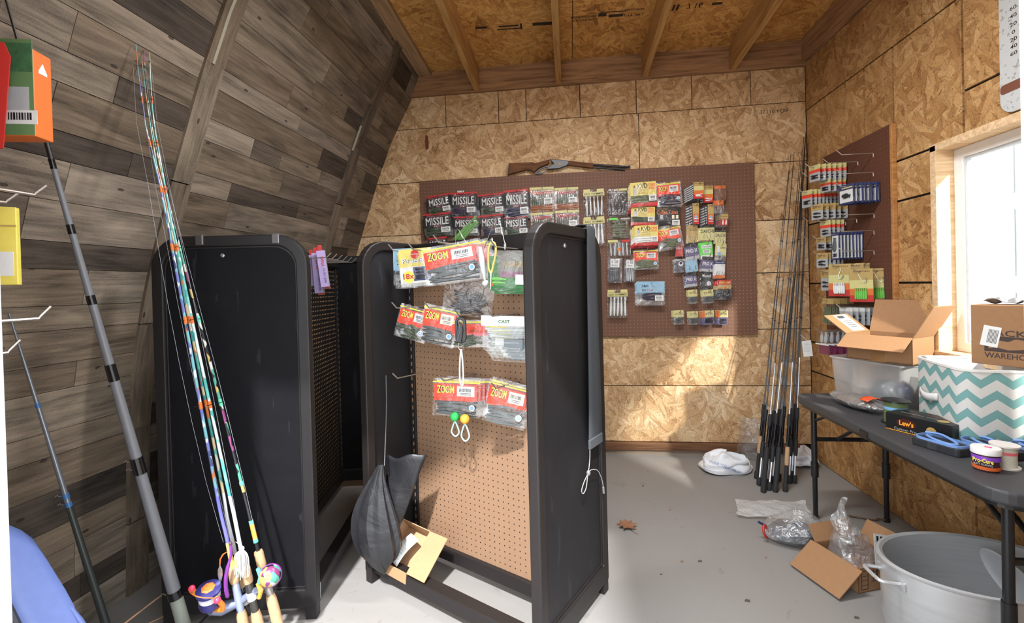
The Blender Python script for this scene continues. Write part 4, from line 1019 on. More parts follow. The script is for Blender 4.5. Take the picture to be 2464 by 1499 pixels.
wp('H15', hookcard(C_GREY, '', split=0.84, body=C_BLUE, wires=2, wm=M_BLACKWIRE), 'blue-grey hook pack with a big dark hook', 2, fan=(-0.003, 0.0), **HK)
wp('H16', PX, 'purple hook pack beneath the lime green card', 2, fan=(-0.003, -0.002), **HK)
wp('H17', hookcard(C_NAVY, 'OWNER', C_WHITE, split=0.82, body=C_WHITE, low=C_ORANGE, wires=3, wm=M_BLACKWIRE), 'white hook pack with blue header and orange corner', 1, fan=(-0.004, -0.002), **HK)
wp('H18', PX, 'purple hook pack, lowest of its kind', 2, fan=(-0.002, -0.002), **HK)
wp('H19', hookcard(C_BLACK, 'Mustad', C_WHITE, split=0.6, body=C_BLACK, wires=3, wm=M_WIRE, th=0.45)+[('disc', 0.7, 0.35, 0.016, C_WHITE, 0.0018)], 'black hook pack with white script and looped hooks', 2, fan=(-0.003, -0.002), **HK)
wp('H20', [('pouch', 0.008), ('card', 'header_card', 0.05, 0.74, 0.98, 1.0, C_RED, 0.001), ('card', 'band', 0.05, 0.52, 0.98, 0.74, C_GOLD, 0.001), ('card', 'lower_card', 0.05, 0.03, 0.98, 0.52, C_BLACK, 0.0), ('text', 'EAGLE CLAW', 0.12, 0.8, 0.92, 0.92, C_YELB, 0.002, 0.015), ('card', 'price_sticker', 0.42, 0.5, 0.62, 0.62, C_ORANGE, 0.0095), ('hookwire', 0.35, 0.3, 0.034, M_WIRE), ('hookwire', 0.65, 0.28, 0.034, M_WIRE)], 'red and gold hook pack with orange price dot', 3, fan=(-0.006, -0.003), **HK)
BB = hookcard(C_OLIVE, 'OTIS', C_BROWN, split=0.52, body=None, wires=0)+[('lures', 4, 'h', L_GREY, 0.15, 0.08, 0.85, 0.45, 0.006)]
BO = hookcard(C_OLIVE, 'OTIS', C_BROWN, split=0.52, body=C_PURP, wires=0)+[('card', 'side_band', 0.02, 0.5, 0.2, 0.98, C_ORANGE, 0.002), ('lures', 3, 'h', L_DARK, 0.15, 0.08, 0.85, 0.45, 0.006)]
wp('H21', BB, 'small yellow-headed weight pack beneath the purple hook packs', 3, fan=(-0.0035, -0.001), **HK)
wp('H22', BB, 'small yellow-headed weight pack beneath the black hook pack', 3, fan=(-0.004, -0.001), **HK)
wp('J1', BB, 'small yellow-headed weight pack, first of the bottom row', 3, fan=(-0.004, -0.001), **HK)
wp('J2', BB, 'small yellow-headed weight pack, second of the bottom row', 2, fan=(-0.0035, -0.001), **HK)
wp('J3', BO, 'small orange and yellow bead pack, third of the bottom row', 3, fan=(-0.0045, -0.001), **HK)
wp('J4', BO, 'small orange and yellow bead pack, last of the bottom row', 2, fan=(-0.004, -0.001), **HK)
# ================================================================== PACKS AND TOOLS ON THE TAN PEGBOARD STAND
# stand frame: x runs from the near end panel to the far one, y out of the board toward the door
def SBM(x, y, z, yaw=0.0, roll=0.0):
    base = MBW @ frame_of(Vector((-1, 0, 0)), Vector((0, 0, 1)), Vector((0, 1, 0)), (x, y, z))
    return base @ Matrix.Rotation(math.radians(yaw), 4, 'Y') @ Matrix.Rotation(math.radians(roll), 4, 'Z')
GB = 'packs on the tan pegboard stand'
def bp(key, spec, label, behind=0, yaw=24, shrink=0.86, **kw):
    x, y, z, w, h, rot = BP[key]
    thick = max([q[1] for q in spec if q[0] in ('pouch', 'blister')])
    kw.setdefault('step', thick*1.4+0.002); kw.setdefault('spread', 0.006)
    return hang(SBM(x, y, z, yaw, rot), w*shrink, h, spec, label, kw.pop('cat', 'bait pack'), kw.pop('name', 'bait_pack'), behind, GB, **kw)
def bhook(x, z, L, label):
    peg_hook(MBW @ frame_of(Vector((-1, 0, 0)), Vector((0, 0, 1)), Vector((0, 1, 0)), (x, 0.004, z)), L, label, 'peg hooks on the tan pegboard stand', 0.026, 0.0028)
ZM = [('pouch', 0.008), ('card', 'header_card', 0.02, 0.42, 0.98, 1.0, C_BLUE, 0.002), ('text', 'Z', 0.3, 0.74, 0.55, 0.9, C_RED, 0.0032, 0.02), ('text', 'Z-MAN', 0.2, 0.56, 0.9, 0.68, C_BLACK, 0.0032, 0.015), ('lures', 3, 'm', L_GREY, 0.1, 0.06, 0.9, 0.4, 0.007)]
bp('b1', ZM, 'pale blue bait pack at the far end of the stand', 2, fan=(0.004, -0.006), step=0.010)
bp('b2', [('pouch', 0.010), ('card', 'header_card', 0.02, 0.5, 0.98, 1.0, C_YEL, 0.003), ('card', 'lower_card', 0.02, 0.04, 0.98, 0.5, C_WHITE, 0.002), ('disc', 0.5, 0.84, 0.019, C_RED, 0.0045), ('text', 'Berkley', 0.38, 0.82, 0.62, 0.87, C_WHITE, 0.0055), ('text', 'PowerBait', 0.1, 0.6, 0.95, 0.74, C_BLACK, 0.0045, 0.05), ('text', 'PowerBait', 0.1, 0.6, 0.95, 0.74, C_WHITE, 0.005, 0.012),
          ('card', 'picture', 0.42, 0.1, 0.95, 0.48, C_NAVY, 0.0035), ('disc', 0.27, 0.22, 0.026, C_YELB, 0.0035), ('text', '18x', 0.1, 0.16, 0.44, 0.32, C_RED, 0.0048, 0.03), ('lures', 4, 'h', L_DARK, 0.46, 0.12, 0.92, 0.44, 0.004, 0.005)], 'yellow and white bait pouch with red eighteen times print', 3, fan=(-0.006, -0.004))
bp('b3', zoom(L_GREY, 12, 'h'), 'large red-labelled worm pouch in the upper row of the stand', 5, fan=(0.008, -0.001), spread=0.004, step=0.017)
bp('b4', [('pouch', 0.016), ('lures', 40, 'm', L_DARK, 0.05, 0.06, 0.95, 0.55, 0.0045, 0.004)], 'clear zip bag full of loose black worms', 0, shrink=0.8)
bp('b5', [('pouch', 0.010), ('card', 'backing_card', 0.0, 0.0, 1.0, 0.84, C_GREEN, 0.001), ('card', 'window', 0.25, 0.38, 1.0, 0.98, K('print_taupe', (124, 120, 112)), 0.002), ('card', 'band', 0.3, 0.28, 1.0, 0.44, K('print_mauve', (134, 88, 110)), 0.0027), ('text', 'VENOM LURES', 0.4, 0.55, 0.98, 0.70, C_GOLD, 0.0035, 0.01), ('card', 'price_sticker', 0.74, 0.1, 1.0, 0.36, C_WHITE, 0.0115), ('disc', 0.1, 0.1, 0.009, C_ORANGE, 0.004), ('lures', 2, 'h', L_LIME, 0.05, 0.1, 0.5, 0.26, 0.006)], 'green bait bag with gold print beside the near end panel', 2, fan=(0.006, -0.01), step=0.016)
bp('b6', zoom(L_GREEN, 8, 'm'), 'red-labelled worm pouch at the far end of the middle row', 2, fan=(-0.006, -0.006))
bp('b7', zoom(L_GREY, 8, 'h', C_PALE), 'tilted red-labelled worm pouch with tan sticker, middle row', 3, fan=(-0.006, -0.003))
bp('b8', [('pouch', 0.012), ('card', 'zip_line', 0.0, 0.9, 1, 0.93, C_YELB, 0.003), ('card', 'header_card', 0.02, 0.48, 0.98, 0.84, C_ORED, 0.003), ('text', 'zoombait.com', 0.55, 0.56, 0.9, 0.64, C_BROWN, 0.0042), ('card', 'window', 0.08, 0.42, 0.98, 0.5, C_PINK, 0.0035), ('lures', 14, 'm', L_GREEN, 0.05, 0.05, 0.95, 0.42, 0.005)], 'red banded pouch of green grubs behind the black clip', 2, fan=(0.004, -0.003))
bp('b9', [('blister', 0.022), ('card', 'header_card', 0.0, 0.72, 1.0, 1.0, C_WHITE, 0.0225), ('text', 'CAST', 0.4, 0.80, 0.66, 0.89, C_GREEN, 0.0235, 0.02), ('text', 'ECHO', 0.43, 0.74, 0.62, 0.78, C_GREY, 0.0235), ('card', 'insert', 0.46, 0.08, 0.96, 0.34, K('print_slate', (96, 112, 124)), 0.001), ('card', 'insert', 0.3, 0.14, 0.5, 0.36, C_WHITE, 0.002), ('card', 'edge_tab', 0.1, 0.66, 0.55, 0.72, C_YELB, 0.001)]
   + [('card', 'divider', 0.02, 0.17+0.16*i, 0.98, 0.18+0.16*i, K('print_slate', (96, 112, 124)), 0.012) for i in range(4)]+[('lures', 4, 'h', F_BLISTER, 0.1, 0.02, 0.9, 0.68, 0.006, 0.008)], 'clear four-slot lure box with white header', 3, fan=(0.006, -0.016), step=0.026, spread=0.004, cat='lure box', name='lure_box')
bp('b10', zoom(L_GREY, 8, 'h'), 'red-labelled worm pouch above the two round floats', 4, fan=(0.010, -0.001), spread=0.004)
bp('b11', zoom(L_GREY, 7, 'h', C_PALE), 'tilted red-labelled worm pouch, lowest by the near panel', 2, fan=(0.004, 0.002))
gx = BP['b3g']
hang(SBM(0.53, -0.035, 1.50, 10, 38) @ Matrix.Rotation(math.radians(-35), 4, 'X'), 0.19, 0.085, [('pouch', 0.010), ('lures', 5, 'h', mat('lure_pea', (92, 136, 72), 0.35), 0.08, 0.1, 0.92, 0.9, 0.006)], 'clear pack of lime green worms lying over the stand top', 'bait pack', 'bait_pack', 0, GB)
for x, z, L, lab in ((0.79, 1.425, 0.15, 'wire peg hook beside the pale blue pack on the stand'), (0.655, 1.42, 0.16, 'wire peg hook behind the yellow and white pouch'), (0.45, 1.43, 0.22, 'wire peg hook holding the large red-labelled pouch'), (0.22, 1.40, 0.17, 'wire peg hook holding the green bait bag'),
                     (0.72, 1.178, 0.20, 'wire peg hook poking out at the far middle row'), (0.56, 1.178, 0.17, 'wire peg hook holding the tan-stickered pouch'), (0.40, 1.15, 0.17, 'wire peg hook holding the black clip'), (0.24, 1.15, 0.17, 'wire peg hook holding the clear lure box'),
                     (0.775, 0.872, 0.16, 'bare wire peg hook with the black drawstring hanging from it'), (0.47, 0.895, 0.19, 'wire peg hook above the green and orange floats'), (0.24, 0.885, 0.16, 'wire peg hook holding the lowest tilted pouch')):
    bhook(x, z, L, lab)
for x, z in ((0.63, 1.20), (0.60, 1.20), (0.31, 1.255)):
    pass
# black line clip on a white lanyard
cx_, cy_, cz_ = BP['clip'][:3]
cp = thing('line_clip', 'black spring clip tool hanging in front of the pouches', 'clip'); cp.matrix_local = SBM(cx_, cy_+0.02, cz_, 24)
M_CLIP = mat('clip_black', (30, 30, 32), 0.35)
MB().ring(rrect(0.044, 0.098, 0.02, 5), rrect(0.020, 0.03, 0.009, 5, 0, 0.026), -0.006, 0.006).build('body', M_CLIP, cp, bevel=0.003)
MB().prism([(-0.016, -0.045), (0.004, -0.048), (0.012, 0.0), (0.008, 0.03), (-0.004, 0.034), (-0.012, 0.0)], 0.006, 0.012).build('jaw', M_CLIP, cp, bevel=0.002)
MB().tube(smooth_path([(-0.012, -0.04, 0.0135), (0.002, 0.0, 0.0135), (-0.004, 0.032, 0.0135)], 4), 0.0012, 5).build('seam', mat('clip_seam', (120, 120, 122), 0.4), cp)
MB().tube(smooth_path([(-0.008, -0.046, 0), (-0.011, -0.066, 0), (0, -0.078, 0), (0.011, -0.066, 0), (0.008, -0.046, 0)], 5), 0.0014, 5).build('wire_ring', M_WIRE, cp)
MB().tube(smooth_path([(0.0, -0.072, 0.001), (-0.006, -0.11, 0), (-0.009, -0.17, 0), (-0.006, -0.205, 0), (0.004, -0.205, 0.002), (0.006, -0.16, 0.003), (0.004, -0.11, 0.002), (0.0, -0.072, 0.001)], 5), 0.0032, 6).build('lanyard', mat('lanyard_white', (222, 222, 218), 0.7), cp, smooth=True)
# round floats with looped cords
for key, col, lab, ln in (('gball', (46, 176, 84), 'green foam float ball with pale loop', 0.062), ('oball', (236, 160, 52), 'orange foam float ball with pale loop', 0.070)):
    x, y, z, w, h, _ = BP[key]
    t = thing('float_ball', lab, 'float'); t.matrix_local = SBM(x, y, z, 20); t['group'] = 'floats under the lower pouch'
    MB().ball((0, 0, 0), 0.019, 16, 11).build('ball', mat('foam_'+key, col, 0.6), t, smooth=True)
    MB().tube(smooth_path([(0, -0.017, 0), (-0.010, -0.04, 0), (-0.016, -0.017-ln*0.75, 0), (0, -0.017-ln, 0), (0.016, -0.017-ln*0.75, 0), (0.010, -0.04, 0), (0, -0.017, 0.001)], 6), 0.0030, 7).build('loop', mat('loop_teal', (158, 200, 200), 0.6), t, smooth=True)
# loose spinner lures hooked over the near corner
def spinner(x, y, z, label, s=1.0, yaw=15, twist=0.0):
    t = thing('spinner_lure', label, 'lure'); t.matrix_local = SBM(x, y, z, yaw, twist) @ Matrix.Scale(s, 4); t['group'] = 'wire spinner lures on the stand'
    MB().tube([(-0.055, -0.10, 0), (-0.01, 0.0, 0), (0.005, 0.012, 0), (0.012, 0, 0), (0.03, -0.085, 0)], 0.0013, 5).build('wire', M_WIRE, t)
    MB().ball((0.03, -0.095, 0), (0.006, 0.014, 0.004)).build('blade', M_WIRE, t, smooth=True)
    MB().ball((0.018, -0.04, 0.002), (0.0035, 0.012, 0.003)).build('bead', M_WIRE, t, smooth=True)
    MB().ball((-0.02, -0.075, 0.002), (0.004, 0.016, 0.003)).build('blade', mat('blade_white', (214, 214, 210), 0.3, 0.3), t, smooth=True)
spinner(0.245, 0.12, 1.50, 'silver wire spinner lure above the green bag')
spinner(0.46, 0.10, 1.485, 'silver wire spinner lure dangling above the large pouch', 0.7, 10, 20)
# scissors-shaped soft lure and swimbait over the green bag
sw = thing('swimbait_lure', 'pale swimbait with paddle tail before the green bag', 'lure'); sw.matrix_local = SBM(0.285, 0.165, 1.335, 24, 14)
MB().tube([(0.012, 0.07, 0), (0.006, 0.03, 0), (0, -0.02, 0), (-0.004, -0.055, 0)], [0.006, 0.011, 0.008, 0.003], 8).build('body', mat('swimbait_pale', (196, 198, 200), 0.35), sw, smooth=True)
MB().ball((-0.005, -0.064, 0), (0.013, 0.011, 0.006)).build('paddle_tail', _mats['swimbait_pale'], sw, smooth=True)
yl = thing('looped_lure', 'yellow looped lure tool hanging on the green bag hook', 'lure'); yl.matrix_local = SBM(0.235, 0.17, 1.352, 24, -4)
MB().tube(smooth_path([(-0.010, -0.03, 0), (-0.014, 0.03, 0), (-0.006, 0.062, 0), (0.008, 0.062, 0), (0.014, 0.03, 0), (0.006, -0.02, 0), (0.0, -0.045, 0), (-0.010, -0.03, 0)], 5), 0.0042, 7).build('loop', mat('tool_yellow', (204, 190, 110), 0.4), yl, smooth=True)
MB().tube([(0, -0.04, 0), (0.001, -0.105, 0)], [0.0045, 0.0018], 6).build('shank', M_WIRE, yl)
# black drawstring bag
bagm = NT('black_nylon'); 
_n = bagm.n('ShaderNodeTexNoise', {'Vector': bagm.obj(), 'Scale': 9.0, 'Detail': 4.0, 'Distortion': 0.8})
bagm.bsdf(bagm.mix(_n.outputs[0], srgb((24, 24, 26)), srgb((42, 42, 45))), 0.42, bump=_n.outputs[0], bstr=0.5, bdist=0.02)
bg_ = thing('drawstring_bag', 'black nylon drawstring bag hanging from a peg hook', 'bag')
bg_.matrix_local = SBM(0.765, 0.275, 0.0, 22)
def bagfn(u, v):
    a = 2*PI*u
    # v 0 bottom .. 1 neck; tall pear outline that leans toward the far side
    z = 0.085+v*0.455
    wv = [0.014, 0.062, 0.088, 0.097, 0.098, 0.092, 0.080, 0.063, 0.044, 0.024, 0.010]
    q = v*10; i = min(int(q), 9); w_ = wv[i]+(wv[i+1]-wv[i])*(q-i)
    fold = 1+0.10*math.sin(7*a+2)*min(1, v*1.4)+0.05*math.sin(13*a)
    cx = 0.030*(1-v)*0.6-0.055*math.sin(PI*min(1, v*0.9))*0.9+0.022*v
    zz = z+(0.055*abs(math.cos(a/2+0.6))*(1-v)**3)
    return (cx+w_*1.05*math.cos(a)*fold, zz, w_*0.62*math.sin(a)*fold)
MB().grid(bagfn, 40, 24, close_u=True).build('body', bagm.m, bg_, smooth=True)
def flapfn(u, v):
    x = 0.0+v*0.10+(u-0.5)*(0.135-0.05*v)*1.0
    return (x+0.012, 0.36+u*0.03+v*0.22-0.10*(1-v)*u, -0.035+0.03*math.sin(PI*u)+0.012*math.sin(6*u+3*v))
MB().grid(lambda u, v: (0.0+u*0.17*(0.30+0.70*v)+0.02*v*u, 0.30+v*0.25+0.03*u*v-(1-v)*0.04*u+0.008*math.sin(9*u+2), -0.055+0.018*math.sin(PI*u)+0.01*math.sin(5*v+4*u)), 12, 14).build('flap', bagm.m, bg_, smooth=True, solid=0.004)
MB().tube(smooth_path([(0.023, 0.535, 0), (0.012, 0.60, -0.03), (-0.010, 0.75, -0.09), (-0.030, 0.88, -0.13)], 5), 0.0021, 6).build('drawstring', mat('cord_grey', (84, 84, 86), 0.7), bg_, smooth=True)
MB().tube(smooth_path([bagfn(0.21, v) for v in (0.02, 0.1, 0.25, 0.4, 0.6, 0.8, 0.97)], 3), 0.0016, 5).build('seam', mat('bag_seam', (26, 26, 28), 0.6), bg_)
# open carton with a leaflet, resting on the base rail
M_CARD = mat('cardboard', (166, 128, 92), 0.8, var=0.10, scale=60)
M_CARD_IN = mat('cardboard_pale', (178, 142, 106), 0.8, var=0.08, scale=60)
M_CARD_D = mat('cardboard_brown', (146, 108, 74), 0.8, var=0.10, scale=60)
M_PAPER = mat('paper_white', (228, 228, 226), 0.75)
ct = thing('carton', 'small open tan carton with a white leaflet, propped on the stand base', 'carton')
# opening corners in the stand frame: it lies tipped back on the base rail
TL, TR_, BL_ = Vector((0.812, 0.125, 0.240)), Vector((0.618, 0.11, 0.219)), Vector((0.751, 0.255, 0.123))
e1 = (TR_-TL).normalized(); e2 = (TL-BL_); e2 = (e2-e1*e2.dot(e1)).normalized(); e3 = e1.cross(e2)
wc, hc, dc = 0.165, 0.175, 0.085     # opening faces the viewer
CTM = MBW @ frame_of(e1, e2, e3, TL+e1*wc/2-e2*hc/2-e3*dc/2)
ct.matrix_local = CTM
tk_ = 0.003
MB().box((0, 0, -dc/2), (wc, hc, tk_)).build('back', M_CARD_IN, ct)
for nm, c, d_ in (('side', (-wc/2, 0, 0), (tk_, hc, dc)), ('side', (wc/2, 0, 0), (tk_, hc, dc)), ('bottom', (0, -hc/2, 0), (wc, tk_, dc)), ('top', (0, hc/2, 0), (wc, tk_, dc))):
    MB().box(c, d_).build(nm, M_CARD_IN, ct)
fl_ = MB().box((0.05, 0, 0), (0.10, hc, tk_)).build('flap', M_CARD, ct); fl_.matrix_local = Matrix.Translation((wc/2, 0, dc/2)) @ Matrix.Rotation(math.radians(-6), 4, 'Y')
fl_ = MB().box((0, -0.022, 0), (wc, 0.045, tk_)).build('flap', M_CARD, ct); fl_.matrix_local = Matrix.Translation((0, -hc/2, dc/2)) @ Matrix.Rotation(math.radians(50), 4, 'X')
lf = MB().grid(lambda u, v: ((u-0.5)*0.055, (v-0.5)*0.125, 0.014*math.sin(v*PI)), 3, 10).build('leaflet', M_PAPER, None, smooth=True, solid=0.0006)
tag(lf, 'curled white printed leaflet inside the small open carton', 'paper'); lf.matrix_local = CTM @ Matrix.Translation((-0.002, -0.012, 0.02)) @ Matrix.Rotation(math.radians(-14), 4, 'Z')
b = MB()
for j in range(9): b.box((-0.004+0.004*math.sin(j*3), 0.040-j*0.0115, 0.0140*math.sin((0.82-j*0.092)*PI)+0.0012), (0.038 if j else 0.026, 0.0012 if j else 0.004, 0.0003))
bo = b.build('print_line', C_GREY, lf); bo['kind'] = 'stuff'
# ---------------- slim lure boxes on the black stand
GA = 'slim lure boxes on the black stand'
for i, (x, z, w, h, a, lab, txt) in enumerate(((-1.334, 1.368, 0.034, 0.160, -4, 'lilac lure box, first of three on the black stand', 'HUSKY JERK'), (-1.290, 1.352, 0.044, 0.208, -3, 'long lilac lure box, middle of three on the black stand', 'DOWN DEEP HUSKY JERK'), (-1.2440, 1.372, 0.040, 0.186, -6, 'lilac lure box with grey side, last of three on the stand', 'HUSKY JERK'))):
    t = thing('lure_box', lab, 'lure box'); t['group'] = GA
    t.matrix_local = frame_of(Vector((0.92, 0.39, 0)), Vector((0, 0, 1)), Vector((0.39, -0.92, 0)), (x, 2.25-i*0.03, z)) @ Matrix.Rotation(math.radians(-a if False else a*-1), 4, 'Z')
    MB().box((0, 0, -0.016), (w, h, 0.032)).build('box', C_LILAC, t, bevel=0.001)
    MB().box((w/2+0.0003, 0, -0.016), (0.0006, h, 0.031)).build('side_panel', C_GREY, t)
    lettering('RAPALA', h*0.26, w*0.36, C_RED, t, Matrix.Translation((0.004, h*0.20, 0.0006)) @ Matrix.Rotation(-PI/2, 4, 'Z'), 0.02)
    lettering(txt, h*0.50 if i == 1 else h*0.40, w*0.34, C_NAVY, t, Matrix.Translation((0.004, -h*0.20, 0.0006)) @ Matrix.Rotation(-PI/2, 4, 'Z'), 0.0)
    MB().box((0, h/2+0.014, -0.004), (w*0.5, 0.03, 0.0012)).build('hang_tab', C_RED, t)
    MB().box((w*0.2, -h/2-0.004, -0.02), (w*0.7, 0.012, 0.02)).build('end_flap', K('box_orange', (170, 72, 48)), t)
lg_ = hang(frame_of(Vector((0.92, 0.39, 0)), Vector((0, 0, 1)), Vector((0.39, -0.92, 0)), (-1.352, 2.285, 1.36)), 0.02, 0.16, [('blister', 0.006), ('card', 'backing_card', 0, 0, 1, 1, C_LIME, 0)], 'narrow lime card half hidden by the black stand edge', 'bait pack', 'bait_pack', 0, GA)
for k in range(6):
    Mh = frame_of(Vector((-math.sin(math.radians(9.8)), -1, 0)).normalized(), Vector((0, 0, 1)), Vector((0.985, 0.17, 0)), Vector((-1.2735, 1.582, 0))+Vector((math.cos(math.radians(99.8)), math.sin(math.radians(99.8)), 0))*(0.56+k*0.085)+Vector((0, 0, 1.425)))
    ex_ = Vector((0, 0, 1)).cross(Vector((0.985, 0.17, 0)).normalized())
    Mh = frame_of(ex_, Vector((0, 0, 1)), Vector((0.985, 0.17, 0)).normalized(), Mh.translation)
    peg_hook(Mh, 0.17, 'wire peg hook on the black stand, %s from the far panel' % ('nearest', 'second', 'third', 'fourth', 'fifth', 'sixth')[5-k], 'peg hooks on the black stand', 0.024, 0.0026)
# ================================================================== STACKS ON THE PEGBOARD BY THE WINDOW
RM = lambda x, y, z, yaw=0.0: frame_of(Vector((0, -1, 0)), Vector((0, 0, 1)), Vector((-1, 0, 0)), (x, y, z)) @ Matrix.Rotation(math.radians(yaw), 4, 'Y')
GR = 'packs on the pegboard by the window'
def rs(key, spec, w, n, label, cat='hook pack', name='hook_pack', jit=0.02, yaw=18):
    y, xa, xb, zt, zb = RS[key]
    xb = min(xb, XR-0.035); h = zt-zb
    step = (xb-xa)/max(1, n-1) if n > 1 else 0
    proto = None
    rr = random.Random(hash(key) % 999 if False else sum(map(ord, key)))
    for i in range(n):
        Mi = RM(xa+step*i, y, (zt+zb)/2, yaw+rr.uniform(-8, 8)) @ Matrix.Rotation(rr.uniform(-jit, jit), 4, 'Z')
        lab = label if i == 0 else ORD[i-1]+' behind the '+label
        if proto is None:
            c = proto = thing(name, lab, cat); build_pack(c, w, h, spec, rr.randint(0, 9999))
        else:
            c = proto.copy(); COL.objects.link(c)
            for ch in proto.children:
                d_ = ch.copy(); COL.objects.link(d_); d_.parent = c
                for g_ in ch.children:
                    e_ = g_.copy(); COL.objects.link(e_); e_.parent = d_
            c['label'] = lab
        c['group'] = GR; c.matrix_local = Mi
    peg_hook(RM(XR-0.02, y, zt-0.012), XR-0.02-xa+0.03, 'peg hook for the '+label, 'peg hooks on the pegboard by the window', 0.024)
OR_ = [('pouch', 0.004), ('card', 'header_card', 0.02, 0.72, 0.98, 1.0, C_OLIVE, 0.0), ('card', 'band', 0.02, 0.55, 0.98, 0.74, C_ORED, 0.0), ('card', 'backing_card', 0.04, 0.03, 0.96, 0.55, C_GREY, -0.001), ('lures', 2, 'h', L_DARK, 0.2, 0.15, 0.8, 0.45, 0.006)]
YG_ = [('pouch', 0.004), ('card', 'header_card', 0.02, 0.6, 0.98, 1.0, C_GOLD, 0.0), ('card', 'backing_card', 0.04, 0.03, 0.96, 0.6, C_GREY, -0.001), ('text', 'OTIS', 0.2, 0.74, 0.8, 0.88, C_BROWN, 0.002), ('lures', 2, 'h', L_DARK, 0.2, 0.12, 0.8, 0.5, 0.006)]
rs('S1', OR_, 0.085, 6, 'orange-banded hook card, front of the top stack')
rs('S2', OR_, 0.075, 4, 'orange-banded hook card, front of the small second stack')
rs('S3', OR_, 0.085, 8, 'orange-banded hook card, front of the longest stack')
rs('S4', YG_, 0.085, 5, 'gold-headed hook card below the longest orange stack')
rs('S5', OR_, 0.075, 4, 'orange-banded hook card above the tall white boxes')
rs('S6', [('blister', 0.010), ('card', 'backing_card', 0, 0, 1, 1, C_NAVY, -0.001), ('card', 'window', 0.08, 0.1, 0.92, 0.72, C_WHITE, 0.0), ('card', 'band', 0.2, 0.8, 0.9, 0.86, C_OLIVE, 0.0), ('lures', 1, 'h', L_DARK, 0.3, 0.25, 0.8, 0.55, 0.014, 0.004)], 0.105, 8, 'navy-edged lure card, front of the upper blue stack')
rs('S7', [('blister', 0.010), ('card', 'backing_card', 0, 0, 1, 1, C_NAVY, -0.001), ('card', 'window', 0.1, 0.06, 0.9, 0.88, C_WHITE, 0.0), ('lures', 1, 'v', L_GREY, 0.3, 0.3, 0.7, 0.8, 0.012, 0.004), ('lures', 2, 'h', L_DARK, 0.25, 0.1, 0.75, 0.24, 0.005, 0.004)], 0.055, 8, 'tall white navy-edged lure card, front of its stack')
rs('S8', YG_, 0.085, 3, 'gold-headed hook card beside the tall white cards')
rs('S9', YG_, 0.08, 5, 'gold-headed hook card on the fifth hook down')
rs('S10', YG_, 0.075, 4, 'gold-headed lure card beside the spinnerbait cards')
SPB = [('blister', 0.012), ('card', 'card_band', 0.02, 0.66, 0.98, 1.0, C_GOLD, -0.001), ('card', 'card_band', 0.02, 0.4, 0.98, 0.66, C_OLIVE, -0.001), ('card', 'card_band', 0.02, 0.2, 0.98, 0.4, C_ORANGE, -0.001), ('card', 'card_band', 0.02, 0.0, 0.98, 0.2, C_RED, -0.001), ('text', 'BOOYAH', 0.2, 0.9, 0.85, 0.95, C_BROWN, 0.0005, 0.02), ('hookwire', 0.5, 0.7, 0.06, M_WIRE), ('lures', 6, 'v', L_WHITE, 0.25, 0.08, 0.75, 0.42, 0.006, 0.006)]
rs('S11', SPB, 0.115, 3, 'large gold and red spinnerbait card with white skirt', yaw=38)
rs('S11b', SPB[:-1]+[('lures', 6, 'v', L_LIME, 0.25, 0.08, 0.75, 0.42, 0.006, 0.006)], 0.115, 2, 'large gold and red spinnerbait card with lime skirt', yaw=38)
rs('S12', [('pouch', 0.006), ('card', 'header_card', 0.05, 0.8, 0.95, 1.0, C_GOLD, 0.0), ('lures', 4, 'v', L_WATER, 0.2, 0.08, 0.8, 0.7, 0.006)], 0.09, 4, 'clear skirted jig pack with gold header above the big box')
rs('S13', [('blister', 0.018), ('card', 'insert', 0.1, 0.06, 0.9, 0.9, C_GREY, 0.0), ('card', 'header_card', 0.1, 0.74, 0.9, 0.92, C_WHITE, 0.001), ('lures', 2, 'h', L_DARK, 0.25, 0.2, 0.75, 0.6, 0.008)], 0.11, 6, 'clear square lure box, front of the boxed stack', cat='lure box', name='lure_box')
rs('S14', [('blister', 0.016), ('card', 'band', 0.02, 0.42, 0.98, 0.47, C_WHITE, 0.017), ('card', 'insert', 0.1, 0.06, 0.9, 0.4, L_PLUM, 0.0), ('lures', 2, 'v', L_SILVER, 0.2, 0.5, 0.8, 0.9, 0.01)], 0.10, 6, 'clear blister with plum skirt, front of the lowest stack', cat='lure box', name='lure_box')
for i, (y, z) in enumerate(((2.71, 1.928), (2.843, 1.918), (2.973, 1.906), (3.085, 1.90), (2.713, 1.825), (2.713, 1.60), (2.864, 1.595), (2.716, 1.51), (2.719, 1.402), (3.085, 1.62), (3.085, 1.50))):
    peg_hook(RM(XR-0.02, y, z), 0.165, 'bare wire peg hook on the window pegboard, %s from the top' % ('first', 'second', 'third', 'fourth', 'fifth', 'sixth', 'seventh', 'eighth', 'ninth', 'tenth', 'eleventh')[i], 'peg hooks on the pegboard by the window', 0.024)
# ================================================================== FILL LAMP added out of view to even the room light
sl_ = thing('fill_lamp', 'added unseen fill lamp hung under the joists near the door', 'lamp', (0.15, 1.70, 2.66))
MB().box((0, 0, 0.03), (1.2, 0.13, 0.05)).build('housing', mat('lamp_white', (236, 236, 234), 0.4), sl_, bevel=0.006)
em = NT('fill_diffuser'); e_ = em.n('ShaderNodeEmission', {0: (1.0, 0.97, 0.92, 1), 1: 12.0}); em.t.links.new(e_.outputs[0], em.out.inputs[0])
MB().box((0, 0, 0.0), (1.14, 0.10, 0.008)).build('diffuser', em.m, sl_)
for sx in (-1, 1): MB().tube([(sx*0.5, 0, 0.055), (sx*0.5, 0, 0.22)], 0.003, 6).build('chain', M_WIRE, sl_)
ld = bpy.data.lights.new('fill_lamp_down', 'AREA'); ld.shape = 'RECTANGLE'; ld.size = 1.1; ld.size_y = 0.1; ld.energy = 56.0; ld.color = (0.95, 0.975, 1.0)
